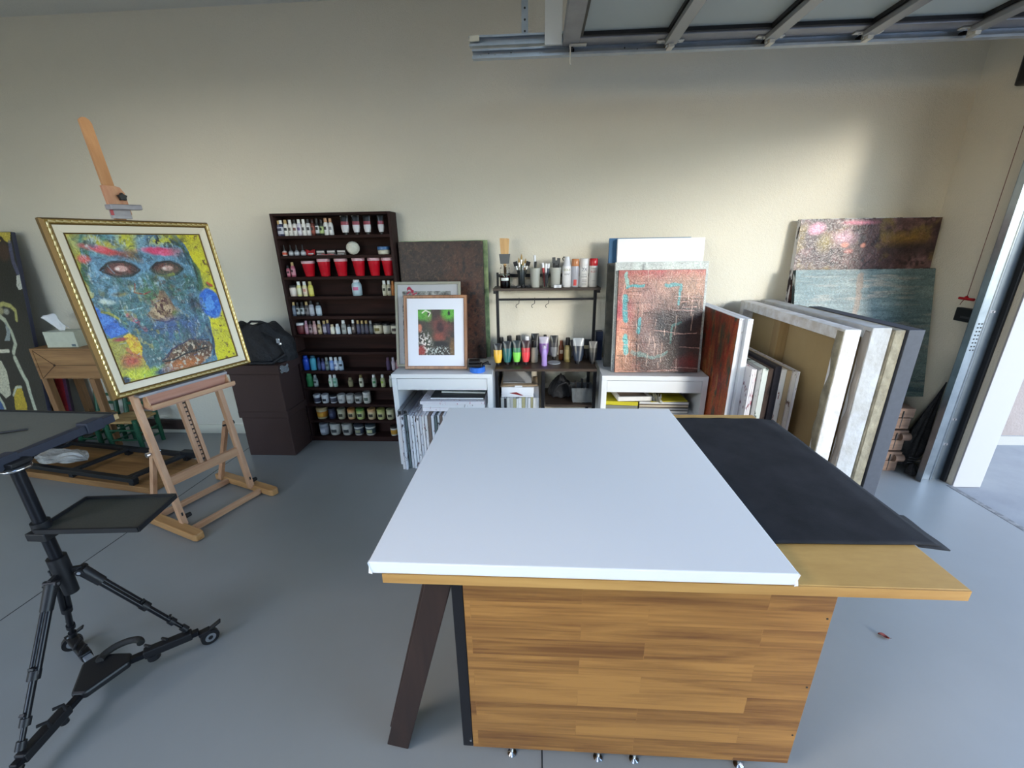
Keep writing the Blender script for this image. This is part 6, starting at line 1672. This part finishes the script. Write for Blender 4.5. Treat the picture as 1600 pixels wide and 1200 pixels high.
MB().path([(-1.15, .30, .10), (-1.05, .33, .16), (-.95, .37, .19)], .008, 8).build('folded_brace', M_FR, pf)
bgq = P(95, 713, z=.14)
pb_ = thing('plastic_bag', 'crumpled clear plastic bag of fittings lying on the upturned table frame', 'bag', (bgq.x, bgq.y, .105))
def pbag(u, v):
    a = 2 * pi * u; k = sin(pi * v) ** .6 if 0 < v < 1 else 0
    r_ = 1 + .22 * sin(5 * a + 8 * v) + .1 * sin(11 * a)
    return ((v - .5) * .36 + .01 * sin(9 * a), .075 * k * cos(a) * r_ , .008 + .045 * k * (1 + sin(a) * r_) * (.75 + .25 * sin(9 * v)))
MB().grid(pbag, 40, 22).build('film', mat('hazy_film', rgb(206, 200, 190), .22, trans=.45, bump=(35, 1.0, .012), var=(9, rgb(236, 232, 226), .2)), pb_)
MB().box(-.09, -.02, -.02, .02, .022, .05).build('fittings', cmat((120, 118, 116), .4, .3), pb_, .01)

# ================================================================== canvases between the right desk and the garage door
def edgewise(name, lab, cat, x, y0, y1, z1, th, m, group=None, rz=0.0, lean=0.0, hollow=False):
    """canvas standing on edge along the y direction, its left side at x; local +y faces left"""
    t = bpy.data.objects.new(name, None); COL.objects.link(t); t.empty_display_size = .05
    t.matrix_world = Matrix.Translation((x, y0, E0)) @ Matrix.Rotation(pi / 2 + rz, 4, 'Z') @ Matrix.Rotation(lean, 4, 'X')
    tag(t, lab, cat, group)
    L_ = y1 - y0
    if not hollow:
        MB().box(0, L_, -th, 0, 0, z1).build('canvas_body', m, t, .002)
    else:
        b = .055
        MB().box(0, b, -th, 0, 0, z1).box(L_ - b, L_, -th, 0, 0, z1).box(b, L_ - b, -th, 0, z1 - b, z1).box(b, L_ - b, -th, 0, 0, b).build('stretcher_frame', m, t, .004)
        MB().box(b, L_ - b, -th + .001, -th + .006, b, z1 - b).build('canvas_back', M_RAW, t)
        MB().box(L_ * .52, L_ * .52 + .07, -th + .007, -.012, b, z1 - b).build('cross_bar', wood('stretcher_pine', rgb(150, 126, 88), rgb(122, 98, 62), 2, 'Z', .7), t, .002)
    return t, L_


# rust painting and its white neighbour
xa = 1.103
qa = P(1156, 498, x=xa)
t, L_ = edgewise('painting', 'rust red and brown abstract painting standing on edge beside the right desk', 'painting', xa, qa.y, P(1095, 473.7, x=xa).y, qa.z, .030, edge_mat((228, 230, 236), (120, 70, 50), .66, 60))
p = Paint(90, 170, (150, 68, 40))
p.mix((fbm(p.U, p.V, 9, 4, 3) - .42) * 4, (186, 92, 54)).mix((fbm(p.U, p.V, 12, 5, 6) - .58) * 6, (80, 44, 32)).mix((fbm(p.U, p.V, 16, 6, 8) - .56) * 7, (150, 40, 30)).mix((fbm(p.U, p.V, 22, 8, 9) - .6) * 8, (176, 120, 70)).mix((fbm(p.U, p.V, 20, 9, 12) - .6) * 8, (70, 80, 62))
p.mix(p.ell(.55, .85, .4, .2, .6, wob=.4) * .6, (52, 34, 30))
def side_face(p, t, L_, h):
    """painted side facing the camera's left: local y = +, u runs from the wall end to the near end"""
    o = p.build('painted_face', L_ * .996, h * .996, t, 0, x0=0)
    for v in o.data.vertices: v.co = (L_ - v.co.x - .001, .0014, v.co.z + .001)
    return o
side_face(p, t, L_, qa.z)
qb = P(1178, 499, x=xa + .062)
edgewise('stretched_canvas', 'white-edged canvas standing on edge right of the rust painting', 'canvas', xa + .0325, qb.y, qb.y + .64, qb.z, .0295, edge_mat((226, 229, 236), (60, 60, 70), .66, 60))

# row of smaller canvases
ROW = [(1166, (226, 224, 230), (120, 70, 90), .0), (1171, (226, 224, 228), (150, 90, 100), .0), (1176.5, (230, 224, 226), (170, 60, 90), 0), (1183, (160, 160, 160), (110, 110, 112), 0),
       (1192.5, (206, 214, 210), (30, 60, 50), 0), (1202.5, (76, 60, 52), (40, 30, 28), 0), (1211, (36, 32, 40), (26, 24, 30), 1), (1222, (214, 210, 206), (120, 60, 40), 1),
       (1231.5, (170, 150, 120), (206, 200, 190), 1), (1240.5, (206, 200, 196), (96, 70, 60), 1), (1247.5, (220, 218, 222), (150, 60, 110), 1), (1253, None, None, 1)]
RN = ['first', 'second', 'third, pink-flecked', 'grey-edged, fourth', 'green-spattered, fifth', 'dark brown-edged', 'black-edged, tallest', 'rust-spattered, right of the black one', 'tan-edged', 'brown-flecked', 'rightmost, lilac-flecked']
yr = 2.22
xs = [P(a[0], 580, y=yr).x for a in ROW]
xs[0] = xa + .0645
for i in range(11): xs[i + 1] = max(xs[i + 1], xs[i] + .012)
for i in range(11):
    zt_ = P(ROW[i][0], [577, 578, 578, 577, 576.5, 577, 573, 578, 580, 580.5, 581.5][i], y=yr).z
    y1 = yr + (.42 if i < 5 else .62)
    m = edge_mat(ROW[i][1], ROW[i][2], .57, 30, i + 30)
    c = MB().box(0, xs[i + 1] - xs[i] - .0035, 0, y1 - yr, 0, zt_).build('stretched_canvas', m, None, .0015)
    c.location = (xs[i], yr + .004 * (i % 3), E0)
    tag(c, '%s canvas in the row standing before the big hollow-backed canvas' % RN[i] if i > 2 else '%s narrow white canvas from the left in the row beside the rust painting' % RN[i], 'canvas', 'small canvases in the row on the floor')

# four large canvases
yb_ = 1.99
B = [P(a, 515, y=yb_).x for a in (1321, 1347, 1365, 1396, 1398.5, 1420.5, 1421.5, 1447)]
zb_ = P(1347, 515.5, y=yb_).z
M_B1 = mat('crumpled_primed_canvas', rgb(222, 222, 224), .75, var=(16, rgb(196, 190, 184), .12), bump=(26, .7, .008))
M_B2 = mat('grey_white_canvas', rgb(196, 200, 206), .7, var=(5, rgb(160, 156, 150), .2), bump=(22, .8, .01))
M_B3 = mat('tan_crumpled_canvas', rgb(166, 158, 136), .8, var=(11, rgb(116, 110, 96), .2), bump=(18, 1.0, .014))
M_B4 = mat('dark_slate_canvas', rgb(70, 74, 84), .6, var=(40, rgb(60, 64, 74), .3))
G4 = 'large canvases standing on edge'
t1, L1 = edgewise('stretched_canvas', 'large hollow-backed canvas showing raw brown back, front of four big canvases', 'canvas', B[0], yb_, 3.03, zb_, B[1] - B[0], M_B1, G4, hollow=True)


def fold_strip(t, z0, z1, w, y, m, seed=0, amp=.012):
    """ragged turned-over canvas margin on the back of a stretcher"""
    rs = random.Random(seed); ph = [rs.uniform(0, 6) for _ in range(4)]
    def f(u, v):
        z = z0 + (z1 - z0) * v
        ww = w * (.75 + .25 * sin(9 * v + ph[0]) * sin(23 * v + ph[1]))
        return (.002 + ww * u, y + .002 + amp * sin(pi * min(1, u * 1.2)) * (.5 + .5 * sin(31 * v + ph[2]) * sin(13 * v + ph[3])), z)
    return MB().grid(f, 8, 70).build('canvas_fold', m, t, solid=.001)


fold_strip(t1, .02, zb_ - .01, .06, 0, M_B3, 1, .006)
t2, L2 = edgewise('stretched_canvas', 'large grey-white canvas on edge, second of the big ones', 'canvas', B[2], yb_ + .005, 3.02, P(1396, 513, y=yb_).z, B[3] - B[2], M_B2, G4, hollow=True)
fold_strip(t2, .02, zb_ - .01, .05, 0, mat('grey_fold', rgb(140, 132, 124), .8, bump=(20, .8, .01)), 2, .010)
t3, L3 = edgewise('stretched_canvas', 'large crumpled tan-edged canvas on edge, third of the big ones', 'canvas', B[4] + .012, yb_ + .01, 2.83, P(1410, 517, y=yb_).z, B[5] - B[4] - .014, M_B3, G4, hollow=True)
fold_strip(t3, .02, zb_ - .01, .07, 0, M_B3, 3, .010)
t4, L4 = edgewise('stretched_canvas', 'large dark slate-grey-edged canvas, rightmost of the big ones', 'canvas', B[6], yb_ + .0, 2.74, P(1447, 516, y=yb_).z, B[7] - B[6], M_B4, G4)

# purple and teal paintings in the corner
yt = 3.02
x0 = P(1252, 342, y=yt).x; x1 = P(1473, 339, y=yt).x
t, w, h = leaned('painting', 'tall purple-brown abstract painting with pink dabs leaning in the corner', 'painting', x0, min(x1, XR - .015), 2.93, yt, E0, P(1360, 340.5, y=yt).z, th=.035)
canvas_body(t, w, h, .035, edge_mat((206, 204, 206), (40, 30, 36), .52, 14))
p = Paint(170, 230, (92, 66, 64))
p.mix((p.n(6, 10, 1) - .4) * 3, (70, 46, 48)).mix((p.n(14, 24, 2) - .5) * 5, (124, 92, 92)).mix((p.n(24, 40, 4) - .56) * 7, (52, 32, 36))
p.mix((p.n(8, 14, 5) - .55) * 6 * (p.V > .75), (118, 96, 54)).mix(p.ell(.13, .965, .05, .02, .5, wob=.5), (224, 150, 176)).mix(p.ell(.42, .985, .1, .008, .5, wob=.3), (206, 120, 140)).mix(p.ell(.32, .93, .1, .022, .7, wob=.6) * .8, (200, 150, 170)).mix(p.ell(.2, .915, .05, .03, .7, wob=.6), (130, 110, 50)).mix(p.ell(.78, .92, .14, .024, .6, wob=.6), (128, 96, 44))
p.mix(p.ell(.345, .9, .03, .010, .4, wob=.4), (216, 130, 110)).mix(p.ell(.48, .897, .02, .009, .3, wob=.3), (226, 140, 116)).mix(p.ell(.38, .875, .03, .008, .4, wob=.4), (190, 110, 100)).mix(p.ell(.85, .88, .2, .03, .6, wob=.4) * .8, (40, 28, 30))
p.build('painted_face', w * .998, h * .998, t, m=art_mat('corner_paint', .3, 1.0, 50))

yt = 2.955
x0 = P(1244, 420, y=yt).x; x1 = P(1462, 420, y=yt).x
pal_z = P(1425, 634, y=2.62).z
t, w, h = leaned('painting', 'teal and grey brushed painting leaning before the purple one', 'painting', x0, min(x1, XR - .02), 2.765, yt, pal_z + .002, P(1350, 420.5, y=yt).z, th=.03)
canvas_body(t, w, h, .03, edge_mat((170, 176, 176), (40, 56, 60), .5, 14))
p = Paint(170, 160, (104, 122, 122))
U_, V_ = p.U, p.V
p.mix((fbm(U_, V_, 4, 26, 1) - .45) * 4, (130, 144, 140)).mix((fbm(U_, V_, 6, 50, 2) - .52) * 5, (78, 98, 100)).mix((fbm(U_, V_, 5, 40, 3) - .56) * 6, (150, 146, 136)).mix(p.line([(.47, .95), (.46, .7), (.43, .5)], .03, .03) * .7, (136, 112, 92)).mix(p.ell(.1, .8, .2, .3, .8, wob=.3) * .5, (84, 116, 120))
p.mix(np.clip((U_ - .66) * 6, 0, 1) * .45, (58, 82, 84)).mix((fbm(U_, V_, 5, 40, 7) - .5) * 4 * (V_ < .2), (40, 66, 74))
p.build('painted_face', w * .998, h * .998, t, m=art_mat('brushed_paint', .4, .6, 80))

# pallet on its side under the teal painting
W_PAL = wood('weathered_pallet', rgb(148, 118, 98), rgb(96, 72, 58), 3, 'X', .8)
pl = thing('pallet', 'weathered wooden pallet of stacked slats on the floor in the corner', 'pallet', (2.14, 2.60, E0))
x1p = P(1402, 736, z=0).x - 2.14
nl = 6
for i in range(nl):
    z0 = pal_z * i / nl; z1 = pal_z * (i + 1) / nl - .003
    jut = .016 * (i % 2)
    MB().box(-.25, x1p + jut - .016, 0.0 + .004 * (i % 2), .30, z0, z1 - (.012 if i % 2 else 0)).build('slat', W_PAL, pl, .003)
for i in (1, 3):
    z0 = pal_z * i / nl
    MB().tube((x1p - .05, .004, z0 + .02), (x1p + .006, .004, z0 + .02), .026, n=12).build('slat_end', W_PAL, pl, .004)
for i in range(3):
    MB().box(x1p - .075, x1p - .07, -.001, .004, pal_z * (i * 2 + .1) / nl, pal_z * (i * 2 + 1.6) / nl).build('slat_gap', M_DARK, pl)

# black folded light stand bag in the corner behind the door track
um = thing('folded_umbrella', 'black folded studio umbrella leaning in the corner behind the door track', 'umbrella', (2.52, 2.72, E0))
a0, b0 = Vector((0.0, -.05, .02)), Vector((.095, -.06, .60))
def umb(u, v):
    a = 2 * pi * u; c = a0.lerp(b0, v)
    r = .075 * (1 - v) ** 1.05 + .004
    r *= (1 + .22 * sin(6 * a + 3 * v)) * (min(1, .45 + 3 * v))
    return tuple(c + Vector((r * cos(a), r * sin(a) * .8, 0)))
MB().grid(umb, 48, 26).build('canopy_fabric', M_BAG, um)
MB().tube(a0, a0 + (b0 - a0) * 1.02, .004).build('shaft', M_BLKMET, um)
for i in range(3):
    MB().path([(-.03, -.11, .06 + .02 * i), (.0, -.13, .07 + .015 * i), (.07, -.12, .065 + .02 * i)], .0018, 6).build('rib', M_ALU, um)
bb2 = thing('black_pouch', 'small black pouch on the floor beside the pallet', 'pouch', (2.488, 2.565, E0))
MB().grid(lambda u, v: (.03 * cos(2 * pi * u) * sin(pi * (.5 + .5 * v)) ** .5 * (1 + .1 * sin(10 * pi * u)) if v < 1 else 0, 03.e-2 * sin(2 * pi * u) * sin(pi * (.5 + .5 * v)) ** .5 if v < 1 else 0, .003 + .075 * v), 30, 12).build('pouch_body', M_BAG, bb2)

# ================================================================== on the right wall
q = P(1495, 481, x=XR - .03); q2 = P(1530, 506, x=XR - .03)
bx = thing('control_box', 'small black box fixed to the right wall under the red handle', 'box', (XR - .0005, (q.y + q2.y) / 2, (q.z + q2.z) / 2 + .0))
hy, hz_ = abs(q.y - q2.y) / 2, .040
MB().box(-.032, 0, -hy, hy, -hz_, hz_).build('housing', M_BLACK, bx, .004)
MB().box(-.0335, -.032, -hy * .5, hy * .5, -.02, -.008).build('slot', cmat((60, 60, 64)), bx)
MB().tube((-.034, -hy * .5, .015), (-.03, -hy * .5, .015), .006).build('button', cmat((80, 80, 86)), bx)
xc = 2.60
qt = P(1597, 200, x=xc); qh = P(1510, 467, x=xc)
hd = thing('release_handle', 'red release handle hanging on a thin cord by the right wall', 'handle', (xc, qh.y, qh.z))
MB().path([(0, 0, .01), (0, 0, CZ - qh.z - .002)], .0018, 6).build('cord', cmat((126, 84, 78), .7), hd)
MB().tube((0, -.045, 0), (0, .045, 0), .0085, .0075, 12).tube((0, -.006, 0), (0, .006, .012), .009).build('grip', cmat((176, 26, 34), .35), hd, .002)
MB().path([(0, .01, -.004), (0, .022, -.022), (0, .028, -.038)], .002, 6).build('cord_end', cmat((126, 84, 78), .7), hd)
q = P(1588, 136, x=XR - .08); q2 = P(1592, 60, x=XR - .08)
sp = thing('wall_speaker', 'black rounded speaker box high on the right wall, cut by the frame edge', 'speaker', (XR - .0005, q.y - .15, q.z))
MB().box(-.10, 0, -.15, .15, 0, q2.z - q.z + .1).build('cabinet', M_BLACK, sp, .012)
MB().box(-.102, -.1, -.13, .13, .02, q2.z - q.z + .08).build('grille', mat('speaker_grille', rgb(20, 20, 22), .8, bump=(300, .8, .001)), sp)

# ================================================================== overhead door and its tracks
M_TR = M_GALV
YT = 2.42
tr = thing('door_track', 'galvanised double overhead track of the raised garage door along the back wall', 'track', (1.0, YT, 2.4))
xl, xr = P(734, 76, y=YT).x, 2.30
zu0, zu1 = P(734, 76, y=YT).z, P(734, 58, y=YT).z
zl0, zl1 = P(736, 94, y=YT).z, P(738, 79, y=YT).z
def RT(mb): return rel(tr, mb)
def chan(x0, x1, z0, z1, y=YT):
    m_ = MB().box(x0, x1, y + .012, y + .015, z0, z1)
    m_.box(x0, x1, y - .012, y + .012, z0, z0 + .003).box(x0, x1, y - .012, y + .012, z1 - .003, z1)
    m_.box(x0, x1, y - .015, y - .012, z0, z0 + .010).box(x0, x1, y - .015, y - .012, z1 - .008, z1)
    return m_
RT(chan(xl, xr, zu0 + .004, zu1)).build('upper_channel', M_TR, tr)
RT(chan(xl + .012, xr + .12, zl0, zl1)).build('lower_channel', M_TR, tr)
RT(MB().box(xl + .002, xl + .05, YT - .0165, YT - .0152, zu0 + .022, zu0 + .045)).build('paper_label', cmat((214, 210, 190)), tr)
for i, x in enumerate((xl + .05, xl + .09, xl + .12, xl + .2, xl + .34, .42, .48)):
    RT(MB().tube((x, YT + .0115, (zl0 + zl1) / 2 + .008 * (i % 2)), (x, YT + .010, (zl0 + zl1) / 2 + .008 * (i % 2)), .0035, n=8)).build('bolt', M_CHROME if i < 5 else M_DARK, tr)
# curved piece down to the upright
xv = 2.56
arc = [(xr + .12 - .0 + .2 * sin(a) , (zl0 + zl1) / 2 - .22 * (1 - cos(a))) for a in np.linspace(0, pi / 2, 12)]
m_ = MB()
for k in range(11):
    (ax, az), (bx_, bz_) = arc[k], arc[k + 1]
    m_.beam((min(ax, xv), YT, az), (min(bx_, xv) + 1e-4, YT, bz_), .028, .03, (0, 1, 0))
RT(m_).build('curved_track', M_TR, tr)
hx = P(820, 40, y=YT + .02).x
RT(MB().box(hx - .016, hx + .016, YT + .016, YT + .019, zu0, CZ).box(hx - .016, hx - .013, YT + .019, YT + .04, zu0, CZ)).build('hanger_strap', M_TR, tr)
for k in range(10):
    z = zu1 + .02 + k * .045
    if z < CZ: RT(MB().tube((hx, YT + .0165, z), (hx, YT + .0150, z), .005, n=8)).build('strap_hole', M_DARK, tr)

# upright track by the jamb
ut = thing('upright_track', 'galvanised upright door track standing at the white door jamb', 'track', (2.56, 2.47, 0))
def RU(mb): return rel(ut, mb)
XU0, XU1 = 2.468, 2.612
M_TRU = mat('galvanised_upright', rgb(150, 160, 168), .3, metal=.85, var=(10, rgb(120, 130, 138), .3))
RU(MB().box(XU0, XU0 + .003, 2.46, 2.50, E0, 2.34).box(XU0, XU0 + .02, 2.4985, 2.501, E0, 2.34)).build('edge_flange', M_TRU, ut)
RU(MB().box(XU0 + .02, XR - .006, 2.501, 2.504, E0, 2.36)).build('angle_plate', mat('galvanised_dull', rgb(112, 122, 130), .4, metal=.75, var=(8, rgb(90, 100, 110), .3)), ut)
m_ = MB()
for x, r_ in ((XU0 + .028, .010), (XU0 + .085, .007)):
    m_.tube((x, 2.497, .002), (x, 2.497, 2.34), r_, n=12)
RU(m_).build('rolled_lip', M_TRU, ut)
RU(MB().box(XU0 + .038, XU0 + .078, 2.494, 2.497, E0, 2.33)).build('channel_web', M_TRU, ut)
RU(MB().box(XR - .022, XR - .005, 2.472, 2.5, E0, 2.34)).build('jamb_seal', M_BLACK, ut, .002)
for k in range(8):
    z = .86 + k * .022
    for dx in (.05, .066):
        RU(MB().box(XU0 + dx, XU0 + dx + .007, 2.4925, 2.4945, z, z + .008)).build('slot', M_DARK, ut)
for z in (.25, .42, 1.08, 1.62):
    RU(MB().box(XU0 + .092, XU1 - .03, 2.494, 2.5005, z, z + .014).tube((XU0 + .11, 2.4955, z + .007), (XU0 + .11, 2.490, z + .007), .006)).build('track_bracket', M_ALU, ut)
for z in (.12, .3): RU(MB().tube((XU0 + .028, 2.488, z), (XU0 + .028, 2.4845, z), .005)).build('bolt', M_CHROME, ut)

# door sections parked overhead
gd = thing('garage_door', 'raised aluminium garage door with frosted glass panels parked overhead', 'door', (1.0, .2, 2.45))
def RG(mb): return rel(gd, mb)
M_FRG = mat('frosted_door_glass', rgb(206, 214, 208), .5, trans=.35, spec=.4)
yA, yB = OPN[0] + .06, 2.385
ZD = P(1040, 62, y=2.36).z
xd0 = P(880, 45, y=2.36).x
hx_ = [P(a, b, y=2.36).x for a, b in ((1048, 62), (1205, 55), (1358, 48), (1525, 42))]
xe = 2.42
T_ = .045
ZR = (zl0 + zl1) / 2
RG(MB().box(xd0, xd0 + .075, yA, yB, ZD, ZD + T_)).build('end_rail', M_ALU, gd, .002)
edges = [xd0 + .075] + hx_ + [xe]
for k in range(len(edges) - 1):
    a, b = edges[k] + (.0 if k == 0 else .02), edges[k + 1] - .02
    RG(MB().box(a, b, yB - .075, yB, ZD, ZD + T_)).build('stile', M_ALU, gd, .002)
    RG(MB().box(a, b, yA, yA + .075, ZD, ZD + T_)).build('stile', M_ALU, gd, .002)
    ys = np.linspace(yA + .075, yB - .075, 6)
    for j in range(5):
        if j: RG(MB().box(a, b, ys[j] - .02, ys[j] + .02, ZD + .004, ZD + T_)).build('muntin', M_ALU, gd, .001)
        y0_, y1_ = ys[j] + (.02 if j else 0), ys[j + 1] - (.02 if j < 4 else 0)
        g_ = RG(MB().box(a, b, y0_, y1_, ZD + .022, ZD + .028)).build('glass_panel', M_FRG, gd)
        gs = MB().box(a, b, y0_, y0_ + .012, ZD + .006, ZD + .0215).box(a, b, y1_ - .012, y1_, ZD + .006, ZD + .0215).box(a, a + .012, y0_ + .012, y1_ - .012, ZD + .006, ZD + .0215).box(b - .012, b, y0_ + .012, y1_ - .012, ZD + .006, ZD + .0215)
        s_ = rel(gd, gs).build('gasket', M_BLACK, g_)
for x in hx_ + [xe - .005]:
    for dx in (-.0195, .0005):
        RG(MB().box(x + dx, x + dx + .019, yA, yB, ZD, ZD + T_)).build('section_rail', M_ALU, gd, .001)
    RG(MB().box(x - .028, x + .024, yA + .1, yB - .03, ZD - .022, ZD - .001)).build('reinforcing_strut', mat('strut_metal', rgb(150, 152, 154), .42, metal=.6), gd, .002)
    hg = RG(MB().box(x - .06, x + .06, yB - .032, yB - .005, ZD - .007, ZD - .0005).box(x - .012, x + .012, yB - .045, yB + .0, ZD - .035, ZD - .006).tube((x - .02, yB - .02, ZD - .02), (x + .02, yB - .02, ZD - .02), .009)).build('hinge', M_CHROME if False else mat('zinc_hinge', rgb(196, 194, 186), .4, metal=.6), gd, .001)
    if x < 2.2: rel(gd, MB().tube((x, yB - .04, ZR), (x, YT + .004, ZR), .005).tube((x, YT - .010, ZR), (x, YT + .008, ZR), .013)).build('roller', M_BLKMET, hg)
    for s in (-1, 1):
        rel(gd, MB().tube((x + s * .036, yB - .02, ZD - .006), (x + s * .036, yB - .02, ZD - .011), .006, n=8)).build('bolt', M_CHROME, hg)
x = xd0 + .035
hg = RG(MB().box(x - .004, x + .075, yB - .03, yB - .006, ZD - .006, ZD - .0005).beam((x, yB - .01, ZD), (x + .004, yB - .0, ZD - .075), .012, .006, (1, 0, 0))).build('top_bracket', MATS['zinc_hinge'], gd, .001)
rel(gd, MB().tube((x + .01, yB - .01, ZR), (x + .01, YT + .004, ZR), .005).tube((x + .01, YT - .010, ZR), (x + .01, YT + .008, ZR), .013)).build('roller', M_BLKMET, hg)
# pale vinyl strip beyond the end rail
RG(MB().box(xd0 - .085, xd0 - .004, yB - .02, yB - .012, ZD + .003, ZD + .34)).build('end_flap', mat('pale_vinyl', rgb(206, 208, 206), .6), gd, .001)

# dry leaf on the floor
q = P(1380, 995, z=0)
lf = thing('leaf', 'small curled reddish dry leaf lying on the floor right of the table', 'leaf', (q.x, q.y, E0), -.6)
MB().grid(lambda u, v: ((u - .5) * .034, (v - .5) * .012 * sin(pi * min(.98, max(.02, u))) * 1.6, .002 + .006 * abs(v - .5) * 2 + .002 * sin(6 * u)), 10, 6).build('blade', cmat((120, 50, 40), .7), lf, solid=.0006)
MB().path([(.016, 0, .003), (.024, .003, .006)], .0008, 5).build('stem', cmat((84, 50, 36)), lf)
